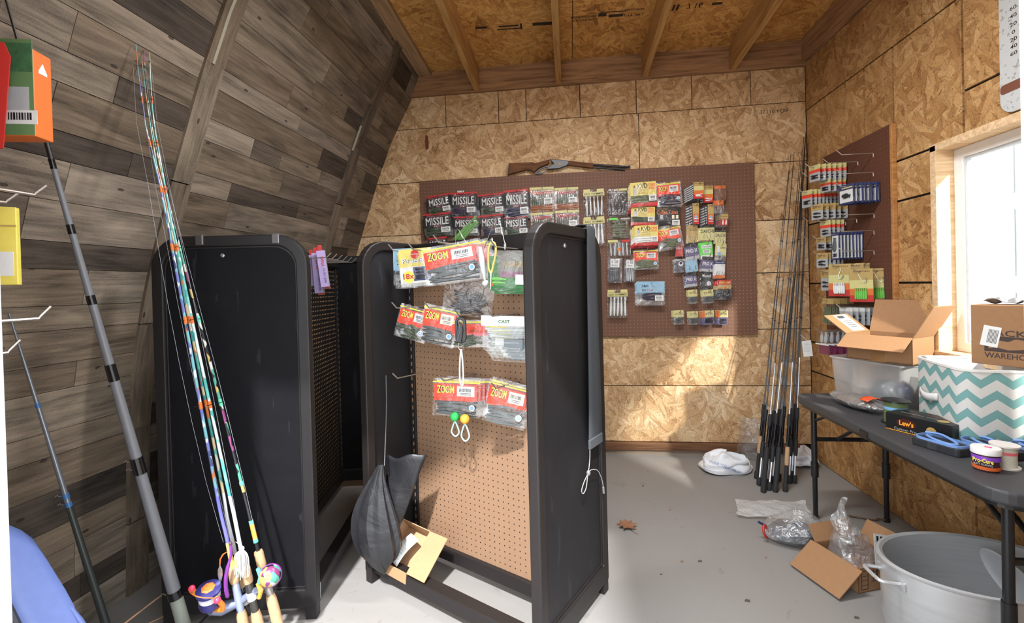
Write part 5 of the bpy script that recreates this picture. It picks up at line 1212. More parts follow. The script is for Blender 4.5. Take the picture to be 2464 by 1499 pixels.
lo = bpy.data.objects.new('fill_lamp_down', ld); COL.objects.link(lo); lo.parent = sl_; lo.location = (0, 0, -0.012)
lu_ = bpy.data.lights.new('fill_lamp_up', 'AREA'); lu_.shape = 'RECTANGLE'; lu_.size = 1.1; lu_.size_y = 0.1; lu_.energy = 9.0; lu_.color = (0.97, 0.98, 1.0)
lu_o = bpy.data.objects.new('fill_lamp_up', lu_); COL.objects.link(lu_o); lu_o.parent = sl_; lu_o.location = (0, 0, 0.062); lu_o.rotation_euler = (PI, 0, 0)  # added uplight that brightens the deck and joists
# added spot lamp standing in for sun reflected in through the window
gs = bpy.data.lights.new('glint_spot', 'SPOT'); gs.energy = 1300.0; gs.spot_size = math.radians(34); gs.spot_blend = 0.3; gs.shadow_soft_size = 0.05; gs.color = (1.0, 0.96, 0.88)
go = bpy.data.objects.new('glint_spot', gs); COL.objects.link(go); go.location = (2.62, 0.20, 2.68); go.rotation_euler = (Vector((1.67, 2.0, 1.4))-Vector(go.location)).to_track_quat('-Z', 'Y').to_euler()
# ================================================================== RODS, TOY RIFLE, DOORSIDE THINGS
RIFLE_STOCK = [(-0.4242, 2.1782), (-0.2466, 2.1771), (-0.2311, 2.1668), (-0.1239, 2.1885), (-0.134, 2.1579), (-0.194, 2.1395), (-0.2422, 2.0996), (-0.2607, 2.1183), (-0.3016, 2.1238), (-0.436, 2.0948)]
RIFLE_RECV = [(-0.1238, 2.1904), (0.0064, 2.1744), (0.0196, 2.1569), (0.0024, 2.1374), (-0.0539, 2.1188), (-0.1444, 2.1166), (-0.1409, 2.1314), (-0.0935, 2.1555)]
RIFLE_LEVER = [(-0.2391, 2.0994), (-0.2299, 2.0882), (-0.1828, 2.0887), (-0.1192, 2.1257), (-0.0938, 2.143), (-0.1437, 2.1459), (-0.2006, 2.1273)]
RIFLE_FORE = [(0.0064, 2.1726), (0.1931, 2.1416), (0.1904, 2.1078), (0.0025, 2.1417)]
RIFLE_BARREL = [(0.1899, 2.1356), (0.4581, 2.1002), (0.1894, 2.1159), (0.4188, 2.0865)]
LRODS = {
 'a': [(-1.4768, 1.405, 2.121), (-1.4415, 1.405, 1.9049), (-1.4099, 1.405, 1.7664), (-1.3826, 1.405, 1.6456), (-1.3573, 1.405, 1.5125), (-1.2979, 1.405, 1.1537), (-1.2043, 1.405, 0.5841), (-1.1697, 1.405, 0.4242), (-1.1481, 1.405, 0.2939), (-1.1261, 1.405, 0.1765), (-1.0948, 1.405, 0.0)],
 'b': [(-1.4861, 1.435, 2.0751), (-1.4352, 1.435, 1.777), (-1.404, 1.435, 1.6535), (-1.3742, 1.435, 1.4958), (-1.3536, 1.435, 1.3996), (-1.3138, 1.435, 1.1687), (-1.2125, 1.435, 0.6208), (-1.1935, 1.435, 0.4873), (-1.1718, 1.435, 0.3873), (-1.1548, 1.435, 0.2916), (-1.1238, 1.435, 0.1494), (-1.0919, 1.435, 0.0)],
 'c': [(-1.4353, 1.415, 2.0938), (-1.4146, 1.415, 1.9167), (-1.3928, 1.415, 1.7683), (-1.3733, 1.415, 1.6473), (-1.3511, 1.415, 1.5136), (-1.3241, 1.415, 1.3843), (-1.2844, 1.415, 1.1698), (-1.177, 1.415, 0.6301), (-1.1503, 1.415, 0.5061), (-1.1308, 1.415, 0.4005), (-1.1069, 1.415, 0.2926), (-1.0751, 1.415, 0.1457), (-1.0461, 1.415, 0.0)],
 'd': [(-1.4868, 1.445, 2.1208), (-1.4615, 1.445, 1.9612), (-1.4238, 1.445, 1.7399), (-1.3717, 1.445, 1.5188), (-1.348, 1.445, 1.4131), (-1.3058, 1.445, 1.2419), (-1.2803, 1.445, 1.15), (-1.1427, 1.445, 0.6011), (-1.1084, 1.445, 0.458), (-1.0799, 1.445, 0.3354), (-1.044, 1.445, 0.2035), (-0.9943, 1.445, 0.0)],
}
RRODS = [
 ( [(1.142, 3.0518, 0.0), (1.5338, 3.412, 2.015)] ),
 ( [(1.1188, 2.9533, 0.0), (1.5495, 3.412, 2.1238)] ),
 ( [(1.1043, 2.856, 0.0), (1.5714, 3.412, 2.1398)] ),
 ( [(1.1492, 2.8867, 0.0), (1.623, 3.412, 2.1538)] ),
 ( [(1.1756, 2.8663, 0.0), (1.6354, 3.412, 2.2393)] ),
 ( [(1.2352, 2.8758, 0.0), (1.6524, 3.412, 2.2898)] ),
 ( [(1.3115, 2.9954, 0.0), (1.6466, 3.412, 2.2672)] ),
 ( [(1.3412, 2.9974, 0.0), (1.6614, 3.412, 2.1945)] ),
 ( [(1.1511, 2.9321, 0.0), (1.6084, 3.412, 2.0971)] ),
 ( [(1.205, 2.9766, 0.0), (1.6396, 3.412, 2.1815)] ),
 ( [(1.2604, 3.0223, 0.0), (1.6404, 3.412, 2.0808)] ),
 ( [(1.3575, 3.0655, 0.0), (1.6557, 3.412, 2.0368)] ),
]
M_BLANK = mat('rod_black', (30, 30, 33), 0.3); M_ROD_SILVER = mat('rod_silver', (164, 166, 170), 0.28, 0.7); M_EVA = mat('eva_black', (36, 36, 38), 0.75)
M_CORK = mat('cork', (180, 146, 110), 0.8, var=0.22, scale=90)
def rod_pattern(name, cols):
    t = NT(name)
    vo = t.n('ShaderNodeTexVoronoi', {'Vector': t.n('ShaderNodeMapping', {'Vector': t.obj(), 'Scale': (50.0, 50.0, 30.0)}).outputs[0], 'Scale': 1.0})
    sp = t.n('ShaderNodeSeparateColor', {0: vo.outputs['Color']})
    n = len(cols)
    t.bsdf(t.ramp(sp.outputs[0], [(i/n, srgb(c)) for i, c in enumerate(cols)], 'CONSTANT'), 0.3)
    return t.m
M_PAT = {'a': rod_pattern('wrap_blue', ((96, 106, 168), (198, 206, 212), (64, 74, 120), (120, 150, 176), (110, 166, 176), (190, 110, 70), (104, 112, 172))),
         'b': rod_pattern('wrap_orange', ((200, 110, 60), (90, 164, 158), (206, 204, 190), (64, 138, 140), (96, 170, 164), (206, 190, 150))),
         'c': rod_pattern('wrap_teal', ((76, 156, 152), (200, 208, 204), (90, 172, 166), (188, 198, 192), (120, 180, 174), (76, 150, 150))),
         'd': rod_pattern('wrap_dark', ((28, 28, 34), (76, 150, 128), (28, 28, 34), (190, 190, 182), (120, 54, 100), (28, 28, 34), (186, 160, 90)))}
def taper_rod(t, path, r0, r1, a, b, m, name):
    """section of the blank between fractions a..b of the path (0 tip .. 1 butt)"""
    n = len(path)-1; pts = []; rs = []
    for i in range(14):
        f = a+(b-a)*i/13; q = f*n; k = min(int(q), n-1)
        pts.append(path[k].lerp(path[k+1], q-k)); rs.append(r0+(r1-r0)*f)
    MB().tube(pts, rs, 8).build(name, m, t, smooth=True)
def at_path(path, f):
    n = len(path)-1; q = f*n; k = min(int(q), n-1); return path[k].lerp(path[k+1], q-k), (path[k+1]-path[k]).normalized()
def guide(t, path, f, r, side):
    p, d_ = at_path(path, f)
    s = (side-d_*side.dot(d_)).normalized()
    c = p+s*(r*1.6)
    ring_ = []
    for i in range(11):
        a = 2*PI*i/10; x = d_.cross(s)
        ring_.append(c+(s*math.cos(a)+x*math.sin(a))*r)
    g = MB().tube(ring_, max(0.0007, r*0.13), 4); g.tube([p+d_*0.012, c-s*r, p-d_*0.012], max(0.0006, r*0.1), 4)
    g.build('guide', M_BLACKWIRE, t)
def grip(t, path, a, b, r, m, name, bulge=1.0):
    pts = []; rs = []
    for i in range(9):
        f = a+(b-a)*i/8; p, _ = at_path(path, f); pts.append(p)
        rs.append(r*(0.86 if i in (0, 8) else 1.0)*(1+(bulge-1)*math.sin(PI*i/8)))
    MB().tube(pts, rs, 12).build(name, m, t, smooth=True)
LD = {'a': 'slim spinning rod with blue wraps and orange bail reel, by the black stand', 'b': 'rod with orange and teal marbled wraps, by the black stand', 'c': 'rod with pale teal wraps and cork grips, by the black stand', 'd': 'dark rod with confetti wraps and purple round reel, by the black stand'}
ROD = {}
for k, pts in LRODS.items():
    path = smooth_path(pts, 4)
    p0 = path[-1]
    t = thing('fishing_rod', LD[k], 'fishing rod', (p0.x, p0.y, 0)); t['group'] = 'bright rods leaning on the black stand'
    lp = [q-Vector((p0.x, p0.y, 0)) for q in path]; ROD[k] = (t, lp)
    # find fraction for a height
    def fz(z, lp=lp):
        for i in range(len(lp)-1):
            if lp[i].z >= z >= lp[i+1].z: return (i+(lp[i].z-z)/(lp[i].z-lp[i+1].z))/(len(lp)-1)
        return 1.0
    R1 = {'a': 0.0076, 'b': 0.0076, 'c': 0.0074, 'd': 0.0070}[k]
    lp[0] += Vector((0.022, 0, 0)); lp[1] += Vector((0.017, 0, 0)); lp[2] += Vector((0.013, 0, 0)); lp[3] += Vector((0.01, 0, 0)); lp[4] += Vector((0.006, 0, 0))
    taper_rod(t, lp, 0.0012, R1, 0.0, fz(0.56), M_PAT[k], 'blank_wrap')
    low = {'a': mat('rod_violet', (104, 104, 186), 0.35), 'b': mat('rod_white', (214, 216, 222), 0.35), 'c': mat('rod_lilac', (206, 206, 222), 0.35), 'd': M_BLANK}[k]
    taper_rod(t, lp, 0.0012, R1*1.04, fz(0.57), fz(0.36), low, 'blank')
    if k == 'd':
        taper_rod(t, lp, 0.0012, R1*1.3, fz(0.462), fz(0.405), mat('rod_amber', (222, 160, 70), 0.4), 'wrap_band')
        for zz in (0.466, 0.403, 0.60): taper_rod(t, lp, 0.0012, R1*1.36, fz(zz+0.006), fz(zz-0.006), mat('rod_mint', (92, 190, 160), 0.4), 'wrap_band')
    if k == 'a': taper_rod(t, lp, 0.0012, R1*1.2, fz(0.415), fz(0.335), mat('rod_sand', (224, 186, 110), 0.4), 'wrap_band')
    for zz in (2.06, 1.93, 1.78, 1.62, 1.42, 1.17, 0.88):
        taper_rod(t, lp, 0.0014, R1*1.22, fz(zz+0.012), fz(zz-0.012), C_ORANGE if k in 'abc' else _mats['rod_mint'], 'wrap_band')
        guide(t, lp, fz(zz), 0.003+0.0035*(2.1-zz), Vector((-0.35, -0.9, 0)) if k in 'ab' else Vector((0.5, -0.85, 0)))
    m_g = M_CORK
    zf = {'a': 0.335, 'b': 0.30, 'c': 0.33, 'd': 0.368}[k]
    grip(t, lp, fz(zf), fz(zf-0.055), 0.0148, m_g, 'fore_grip')
    grip(t, lp, fz(zf-0.053), fz(zf-0.15), 0.0125, mat('reel_seat_'+k, {'a': (150, 160, 190), 'b': (60, 60, 62), 'c': (64, 62, 60), 'd': (150, 144, 140)}[k], 0.25, 0.3), 'reel_seat')
    grip(t, lp, fz(zf-0.15), fz(max(0.02, zf-0.30)), 0.0155, m_g, 'rear_grip', 1.12)
    if k in 'bc':
        grip(t, lp, fz(zf-0.085), fz(zf-0.112), 0.0150, C_WHITE, 'grip_collar')
        lb_, _ = at_path(lp, fz(zf-0.19)); MB().box((0, 0, 0), (0.02, 0.0006, 0.022)).build('maker_badge', C_WHITE, t).matrix_local = Matrix.Translation(lb_+Vector((0.002, -0.0178, 0)))
        lettering('P', 0.009, 0.013, mat('badge_tan', (196, 150, 96), 0.7), t, frame_of(Vector((1, 0, 0)), Vector((0, 0, 1)), Vector((0, -1, 0)), lb_+Vector((0.002, -0.0186, 0))), 0.02)
    grip(t, lp, fz(max(0.02, zf-0.30)), 1.0, 0.0105, M_BLANK if k == 'd' else m_g, 'butt')
    # slack line beside the rod
    off = {'a': Vector((-0.035, -0.02, 0)), 'b': Vector((-0.012, -0.02, 0)), 'c': Vector((0.03, -0.01, 0)), 'd': Vector((0.035, -0.02, 0))}[k]
    ln = []
    for i in range(9):
        z_ = 2.05-(2.05-0.42)*i/8; p, _ = at_path(lp, fz(z_)); ln.append(p+off*math.sin(PI*(0.1+0.8*i/8)))
    MB().tube(ln, 0.0005, 4).build('line', mat('mono_line', (150, 154, 160), 0.3), t)
# spinning reel on the blue rod
t, lp = ROD['a']; o = Vector((-1.0948, 1.405, 0))
Mr = Matrix.Translation(Vector((-1.190, 1.345, 0.272))-o) @ Euler((math.radians(16), math.radians(12), math.radians(-8))).to_matrix().to_4x4() @ Matrix.Scale(1.2, 4)
MB().lathe([(0.026, -0.030), (0.028, -0.020), (0.024, -0.004), (0.024, 0.016), (0.030, 0.019), (0.030, 0.026), (0.016, 0.031), (0.0001, 0.032)], 20, Mr).build('spool', mat('reel_navy', (52, 50, 110), 0.3, 0.2), t, smooth=True)
MB().lathe([(0.0262, -0.003), (0.0262, 0.015)], 20, Mr).build('spooled_line', mat('line_white', (206, 206, 214), 0.5), t, smooth=True)
MB().lathe([(0.017, 0.0315), (0.012, 0.034), (0.0001, 0.0345)], 7, Mr).build('drag_knob', C_ORANGE, t)
MB().tube([Mr @ Vector(q) for q in ((-0.040, -0.012, 0.02), (-0.043, 0, -0.018), (-0.036, 0.004, -0.040), (0, 0.0, -0.050), (0.036, 0.004, -0.036), (0.043, 0, -0.01), (0.040, -0.012, 0.028))], [0.006, 0.008, 0.009, 0.009, 0.009, 0.008, 0.006], 8).build('rotor', mat('reel_orange', (240, 146, 44), 0.3), t, smooth=True)
MB().tube(smooth_path([Mr @ Vector(q) for q in ((-0.042, -0.012, 0.022), (-0.026, -0.03, 0.040), (0.01, -0.034, 0.044), (0.040, -0.014, 0.030))], 5), 0.0017, 6).build('bail_wire', C_ORANGE, t, smooth=True)
for s_ in (-1, 1): MB().ball(Mr @ Vector((s_*0.044, -0.012, 0.022)), 0.0105, 10, 7).build('bail_hub', mat('reel_pink', (232, 64, 96), 0.3), t, smooth=True)
MB().tube([Mr @ Vector(q) for q in ((0, 0, -0.045), (0.012, 0.02, -0.066), (0.05, 0.05, -0.055), (0.085, 0.07, -0.02))], [0.020, 0.022, 0.014, 0.010], 10).build('reel_body', mat('reel_grey', (126, 134, 160), 0.3, 0.3), t, smooth=True)
MB().tube([Mr @ Vector(q) for q in ((-0.005, 0.0, -0.066), (-0.02, -0.02, -0.086), (-0.028, -0.03, -0.094))], 0.006, 8).build('crank', M_BLACKWIRE, t)
MB().tube([Mr @ Vector(q) for q in ((-0.022, -0.03, -0.090), (-0.06, -0.045, -0.104))], [0.010, 0.0125], 10).build('crank_knob', mat('knob_pink', (232, 106, 116), 0.4), t, smooth=True)
# round reel on the dark rod
t, lp = ROD['d']; o = Vector((-0.9943, 1.445, 0))
Mr = Matrix.Translation(Vector((-1.012, 1.40, 0.315))-o) @ Euler((math.radians(68), 0, math.radians(22))).to_matrix().to_4x4()
MB().lathe([(0.022, -0.03), (0.031, -0.022), (0.034, 0.0), (0.032, 0.016), (0.022, 0.028), (0.012, 0.031), (0.0001, 0.0315)], 22, Mr).build('reel_cover', M_PAT['d'], t, smooth=True)
MB().lathe([(0.0345, -0.008), (0.036, 0.0), (0.0345, 0.004)], 22, Mr).build('cover_band', mat('reel_violet', (140, 52, 158), 0.3, 0.2), t, smooth=True)
MB().lathe([(0.0125, 0.030), (0.011, 0.0335), (0.0001, 0.034)], 16, Mr).build('button', mat('reel_amber', (238, 182, 92), 0.4), t, smooth=True)
MB().tube([Mr @ Vector(q) for q in ((0, 0, -0.03), (-0.02, 0.0, -0.055), (-0.05, 0.0, -0.060))], [0.016, 0.013, 0.009], 10).build('reel_foot', _mats['reel_violet'], t, smooth=True)
MB().tube([Mr @ Vector(q) for q in ((-0.018, -0.03, -0.01), (-0.04, -0.045, -0.02), (-0.062, -0.05, -0.018))], [0.006, 0.008, 0.004], 8).build('trigger', F_BLISTER, t, smooth=True)
t, lp = ROD['c']; o = Vector((-1.0461, 1.415, 0))
for q, col, nm in (((-1.058, 1.40, 0.312), (96, 190, 184), 'crank'), ((-1.060, 1.40, 0.262), (238, 160, 60), 'crank_knob')):
    MB().tube([Vector(q)-o+Vector((0.0, 0, 0.025)), Vector(q)-o+Vector((0.012, 0, 0.0)), Vector(q)-o+Vector((0.004, 0, -0.025))], [0.006, 0.008, 0.007], 8).build(nm, mat('reel_'+nm, col, 0.35), t, smooth=True)
MB().lathe([(0.02, -0.03), (0.026, 0), (0.02, 0.03)], 16, Matrix.Translation(Vector((-1.075, 1.475, 0.25))-o) @ Matrix.Rotation(PI/2, 4, 'Y')).build('reel_body', mat('reel_dark', (44, 44, 50), 0.3, 0.3), t, smooth=True)
# lures clipped to the rods
lu = thing('spinner_lure', 'silver blade lure hanging by the blue rod', 'lure', (-1.172, 1.372, 0.37)); lu['group'] = 'lures clipped to the bright rods'
MB().prism([(0, 0.0), (0.0075, -0.014), (0.0085, -0.032), (0.003, -0.052), (0, -0.056), (-0.004, -0.052), (-0.0085, -0.032), (-0.0075, -0.014)], -0.0012, 0.0012, frame_of(Vector((1, 0, 0)), Vector((0, 0, 1)), Vector((0, -1, 0)), (0, 0, -0.012))).build('blade', M_WIRE, lu, bevel=0.0006)
MB().tube([(0, 0, -0.012), (0.002, 0, 0.008), (0.012, 0, 0.024), (0.03, 0, 0.036)], [0.0016, 0.0022, 0.0024, 0.001], 6).build('swivel', C_ORANGE, lu)
lu = thing('soft_worm', 'purple soft worm lure lying along the rod handles', 'lure', (-1.137, 1.372, 0.34)); lu['group'] = 'lures clipped to the bright rods'
MB().tube(smooth_path([(0.006, 0, 0.09), (0.006, 0, 0.055), (-0.002, -0.004, 0.02), (-0.010, -0.006, -0.02), (-0.012, -0.004, -0.062), (-0.010, 0, -0.088)], 4), [0.0042]*8+[0.0058]*8+[0.0062]*4+[0.0035], 8).build('body', mat('worm_purple', (120, 54, 140), 0.3), lu, smooth=True)
MB().ball((0.007, -0.002, 0.094), 0.0055).build('head', mat('worm_head', (92, 60, 70), 0.3), lu, smooth=True)
lu = thing('skirted_jig', 'white skirted jig hanging among the rod handles', 'lure', (-1.094, 1.375, 0.415)); lu['group'] = 'lures clipped to the bright rods'
MB().ball((0, 0, 0), 0.0085).build('head', L_WHITE, lu, smooth=True)
for i in range(40):
    a = i*2.4; rr_ = 0.004+0.020*((i*7) % 16)/16
    MB().tube(smooth_path([(0.003*math.cos(a), 0.003*math.sin(a), -0.004), (rr_*1.0*math.cos(a), rr_*0.6*math.sin(a), -0.02), (rr_*1.2*math.cos(a), rr_*0.7*math.sin(a), -0.05), (rr_*1.15*math.cos(a), rr_*0.6*math.sin(a), -0.075-0.01*(i % 3))], 3), 0.0013, 4).build('skirt_strand', L_WHITE, lu)
MB().tube([(0, 0, 0.006), (-0.02, 0, 0.022), (-0.05, 0, 0.004)], 0.0008, 4).build('wire', M_WIRE, lu)
lu = thing('crank_lure', 'yellow-green crank lure between two rod handles', 'lure', (-1.116, 1.378, 0.365)); lu['group'] = 'lures clipped to the bright rods'
MB().ball((0, 0, 0), (0.008, 0.007, 0.026), 10, 9).build('body', mat('crank_yellow', (206, 190, 70), 0.3), lu, smooth=True)
MB().tube([(0.004, 0, -0.022), (0.012, 0, -0.036), (0.024, 0, -0.045)], [0.004, 0.003, 0.002], 6).build('tail', L_LIME, lu)
# the long grey telescopic pole and the thin rod beside it
def straight_rod(label, a, b, r0, r1, secs, collars, name='telescopic_pole'):
    a = Vector(a); b = Vector(b)
    t = thing(name, label, 'fishing rod', (a.x, a.y, 0)); d_ = b-a; o = Vector((a.x, a.y, 0))
    for f0, f1, m in secs:
        MB().tube([a-o+d_*f0, a-o+d_*f1], [r0+(r1-r0)*f0, r0+(r1-r0)*f1], 14).build('section', m, t, smooth=True)
    side = Vector((-0.95, -0.3, 0))
    for f, m in collars:
        rr_ = r0+(r1-r0)*f
        MB().tube([a-o+d_*(f-0.0065), a-o+d_*(f+0.0065)], [rr_*1.14, rr_*1.14], 12).build('collar', m, t, smooth=True)
        p = a-o+d_*f+side*rr_
        MB().tube([p, p+side*0.012, p+side*0.016+Vector((0, 0, 0.006)), p+side*0.022], 0.0012, 5).build('guide', M_WIRE, t)
    return t
M_POLE = mat('pole_grey', (98, 99, 103), 0.42); M_POLE_G = mat('pole_sage', (122, 128, 118), 0.42); M_GLOSSB = mat('gloss_black', (16, 16, 18), 0.15)
straight_rod('long grey telescopic pole leaning from floor to the planked wall', (-1.292, 1.391, 0), (-1.493+0.012, 1.057, 2.06), 0.0215, 0.0025, ((0, 0.131, M_POLE_G), (0.131, 0.80, M_POLE), (0.80, 1.0, M_BLANK)), ((0.132, M_GLOSSB), (0.345, M_GLOSSB), (0.358, M_GLOSSB), (0.492, M_GLOSSB), (0.504, M_GLOSSB), (0.606, M_GLOSSB), (0.706, M_GLOSSB), (0.794, M_GLOSSB)))
straight_rod('thin dark rod with blue wraps leaning beside the grey pole', (-1.559, 1.366, 0), (-1.759+0.014, 1.225, 1.212), 0.0135, 0.003, ((0, 0.48, mat('rod_greenblack', (44, 50, 48), 0.3)), (0.48, 1.0, mat('rod_steel', (118, 122, 128), 0.25, 0.5))), ((0.478, mat('wrap_cobalt', (48, 92, 140), 0.3)), (0.502, _mats['wrap_cobalt']), (0.755, _mats['wrap_cobalt'])), 'fishing_rod')
# ---------------- the bundle of casting rods in the corner
ROW = ('first', 'second', 'third', 'fourth', 'fifth', 'sixth', 'seventh', 'eighth', 'ninth', 'tenth', 'eleventh', 'twelfth')
def bezb(a, b, i):
    m = (a+b)/2; side = Vector((-0.012+0.004*(i % 5), -0.02, 0)); return smooth_path([a, a.lerp(b, 0.35)+side*0.4, a.lerp(b, 0.7)+side, b], 4)
LBL = {0: 'cork-banded casting rod standing outermost by the white plastic bag', 5: 'casting rod with long cork grip in the corner bundle', 7: 'casting rod with white hang tag, outermost beside the table'}
for i, ((a, b),) in enumerate([(r,) for r in RRODS]):
    a = Vector(a); b = Vector(b)
    t = thing('casting_rod', LBL.get(i, 'black casting rod in the corner bundle, %s from the white bag' % ROW[i]), 'fishing rod', (a.x, a.y, 0)); t['group'] = 'casting rods bundled in the corner'
    o = Vector((a.x, a.y, 0)); lp = [q-o for q in bezb(a, b, i)][::-1]
    L = (b-a).length; fr = lambda s: 1-s/L
    cork = i in (0, 5)
    taper_rod(t, lp, 0.0014, 0.0052, 0.0, fr(0.74), M_BLANK, 'blank')
    taper_rod(t, lp, 0.0014, 0.0056, fr(0.74), fr(0.42), M_ROD_SILVER if i in (2, 3, 5, 7) else mat('rod_gunmetal', (58, 59, 62), 0.3, 0.4), 'blank')
    grip(t, lp, fr(0.47), fr(0.41), 0.0112, M_EVA, 'fore_grip')
    grip(t, lp, fr(0.41), fr(0.30), 0.0092, M_BLACKWIRE, 'reel_seat')
    p, d_ = at_path(lp, fr(0.335)); MB().tube([p, p+Vector((-0.012, -0.016, -0.012)), p+Vector((-0.02, -0.022, -0.03))], [0.006, 0.004, 0.002], 6).build('trigger', M_EVA, t)
    if cork:
        grip(t, lp, fr(0.30), fr(0.20), 0.0125, M_CORK, 'rear_grip'); grip(t, lp, fr(0.20), fr(0.0), 0.0105, M_EVA, 'butt')
    elif i in (2, 4):
        grip(t, lp, fr(0.30), fr(0.0), 0.0145, M_EVA, 'rear_grip')
    else:
        grip(t, lp, fr(0.30), fr(0.21), 0.0120, M_EVA, 'rear_grip'); taper_rod(t, lp, 0.002, 0.0062, fr(0.21), fr(0.06), M_ROD_SILVER, 'grip_gap')
    grip(t, lp, fr(0.065), 1.0, 0.0135, M_EVA, 'butt_cap', 1.1)
    for s in (0.98, 1.25, 1.5, 1.75, 1.95): 
        if s < L-0.05: guide(t, lp, fr(s), 0.0075-0.0028*(s-0.98), Vector((-0.4, -0.9, 0)))
    guide(t, lp, 0.005, 0.0022, Vector((-0.4, -0.9, 0)))
tgp = Vector(RRODS[7][0]).lerp(Vector(RRODS[7][1]), 0.385)
tg_ = thing('hang_tag', 'white paper hang tag tied to the outermost casting rod', 'tag', (tgp.x+0.02, tgp.y-0.05, tgp.z-0.03))
MB().box((0, 0, 0), (0.055, 0.0008, 0.10)).build('card', M_PAPER, tg_).matrix_local = Matrix.Rotation(math.radians(-6), 4, 'Y')
b_ = MB()
for j in range(7): b_.box((0, -0.0008, 0.035-j*0.009), (0.038, 0.0004, 0.0015))
bo = b_.build('print_line', C_GREY, tg_); bo['kind'] = 'stuff'
MB().tube([(0, 0, 0.048), (-0.01, 0.02, 0.07), (-0.02, 0.05, 0.085)], 0.0008, 4).build('string', M_PAPER, tg_)
# ---------------- toy lever rifle above the wall pegboard
rf = thing('toy_rifle', 'wood and black lever-action toy rifle hung above the pegboard', 'toy rifle', (0.0, D-0.032, 0))
XZ = frame_of(Vector((1, 0, 0)), Vector((0, 0, 1)), Vector((0, -1, 0)), (0, 0, 0))
M_WALNUT = lumber('walnut', (112, 72, 42), (74, 44, 26), 8.0, 60.0, 60.0); M_GUN = mat('gun_black', (32, 32, 36), 0.3, 0.3)
MB().prism(RIFLE_STOCK, -0.016, 0.018, XZ).build('stock', M_WALNUT, rf, bevel=0.006)
MB().prism([(-0.438, 2.093), (-0.4265, 2.180), (-0.4205, 2.1785), (-0.432, 2.0945)], -0.017, 0.019, XZ).build('butt_plate', M_GUN, rf)
MB().prism(RIFLE_RECV, -0.015, 0.017, XZ).build('receiver', M_GUN, rf, bevel=0.003)
def off_poly(pts, k):
    cx = sum(p[0] for p in pts)/len(pts); cz_ = sum(p[1] for p in pts)/len(pts); return [(cx+(x-cx)*k, cz_+(z-cz_)*k) for x, z in pts]
MB().ring(RIFLE_LEVER, off_poly(RIFLE_LEVER, 0.66), -0.005, 0.006, XZ).build('lever', M_GUN, rf, bevel=0.001)
MB().prism(RIFLE_FORE, -0.014, 0.016, XZ).build('fore_end', M_WALNUT, rf, bevel=0.004)
a, b, c, d_ = [Vector((x, 0, z)) for x, z in RIFLE_BARREL]
MB().tube([a, b], 0.0085, 12).build('barrel', M_GUN, rf, smooth=True)
MB().tube([c, d_], 0.0080, 12).build('magazine_tube', M_GUN, rf, smooth=True)
MB().box((0, 0, 0), (0.012, 0.004, 0.014), Matrix.Translation(b+Vector((-0.01, 0, 0.012)))).build('front_sight', M_GUN, rf)
MB().ball((-0.052, -0.019, 2.148), (0.010, 0.003, 0.010)).build('receiver_screw', M_CORK, rf, smooth=True)
MB().ball((-0.085, -0.0185, 2.143), (0.006, 0.002, 0.004)).build('receiver_screw', M_CORK, rf, smooth=True)
# ---------------- rusty thermometer plate above the window
tm = NT('rusty_enamel')
_n = tm.n('ShaderNodeTexNoise', {'Vector': tm.obj(), 'Scale': 11.0, 'Detail': 6.0})
_s = tm.n('ShaderNodeTexNoise', {'Vector': tm.obj(), 'Scale': 70.0, 'Detail': 3.0})
_sx = tm.n('ShaderNodeSeparateXYZ', {0: tm.obj()})
_ed = tm.math('ADD', tm.math('MULTIPLY', tm.math('ABSOLUTE', _sx.outputs[0]), 9.0), _n.outputs[0])
_c = tm.mix(tm.math('GREATER_THAN', _s.outputs[0], 0.62), srgb((186, 188, 188)), srgb((150, 148, 146)))
tm.bsdf(tm.mix(tm.math('GREATER_THAN', _ed, 1.12), _c, srgb((116, 66, 44))), 0.6)
th = thing('thermometer', 'rusty white thermometer plate with round foot on the wall above the window', 'thermometer', (XR-0.006, 1.925, 2.14))
Mt = frame_of(Vector((0, -1, 0)), Vector((0, 0, 1)), Vector((-1, 0, 0)), (0, 0, 0))
MB().prism(rrect(0.125, 0.56, 0.055, 6, 0, 0.0), 0, 0.006, Mt).build('plate', tm.m, th, bevel=0.002)
MB().prism(rrect(0.118, 0.035, 0.012, 3, 0, -0.185), 0.006, 0.0072, Mt).build('rust_band', mat('rust', (112, 66, 48), 0.8), th)
for s, z in (('60', 0.102), ('40', 0.073), ('20', 0.042), ('0', 0.013), ('20', -0.014), ('40', -0.040), ('60', -0.066)):
    lettering(s, 0.018*len(s)*0.75, 0.014, M_STAMP, th, Mt @ Matrix.Translation((-0.004, z, 0.0066)), 0.01)
# ---------------- packs and hooks on the inside of the door wall
lbx = thing('blade_carton', 'green and orange boxed blade hanging beside the door', 'carton', (-1.385, 0.985, 1.755))
Mb = Matrix.Rotation(math.radians(33), 4, 'Z')
lbx.matrix_local = Matrix.Translation((-1.378, 0.985, 1.765)) @ Matrix.Rotation(math.radians(14), 4, 'Z')
MB().box((0, 0, 0), (0.15, 0.052, 0.215)).build('box', C_ORANGE, lbx, bevel=0.002)
MB().box((0, -0.0265, 0.012), (0.15, 0.001, 0.235)).build('front_card', mat('card_olive', (96, 128, 84), 0.5), lbx)
MB().box((0, -0.0272, 0.085), (0.148, 0.0008, 0.07)).build('picture', mat('foliage_print', (62, 104, 70), 0.5, var=0.6, scale=60), lbx)
MB().box((0.015, -0.0274, -0.03), (0.10, 0.0008, 0.085)).build('text_block', C_GREY, lbx)
MB().box((0.045, -0.028, -0.062), (0.075, 0.0008, 0.034)).build('price_sticker', C_WHITE, lbx)
b_ = MB()
for j in range(9): b_.box((0.02+j*0.006, -0.0286, -0.060), (0.0025+0.001*(j % 3), 0.0004, 0.018))
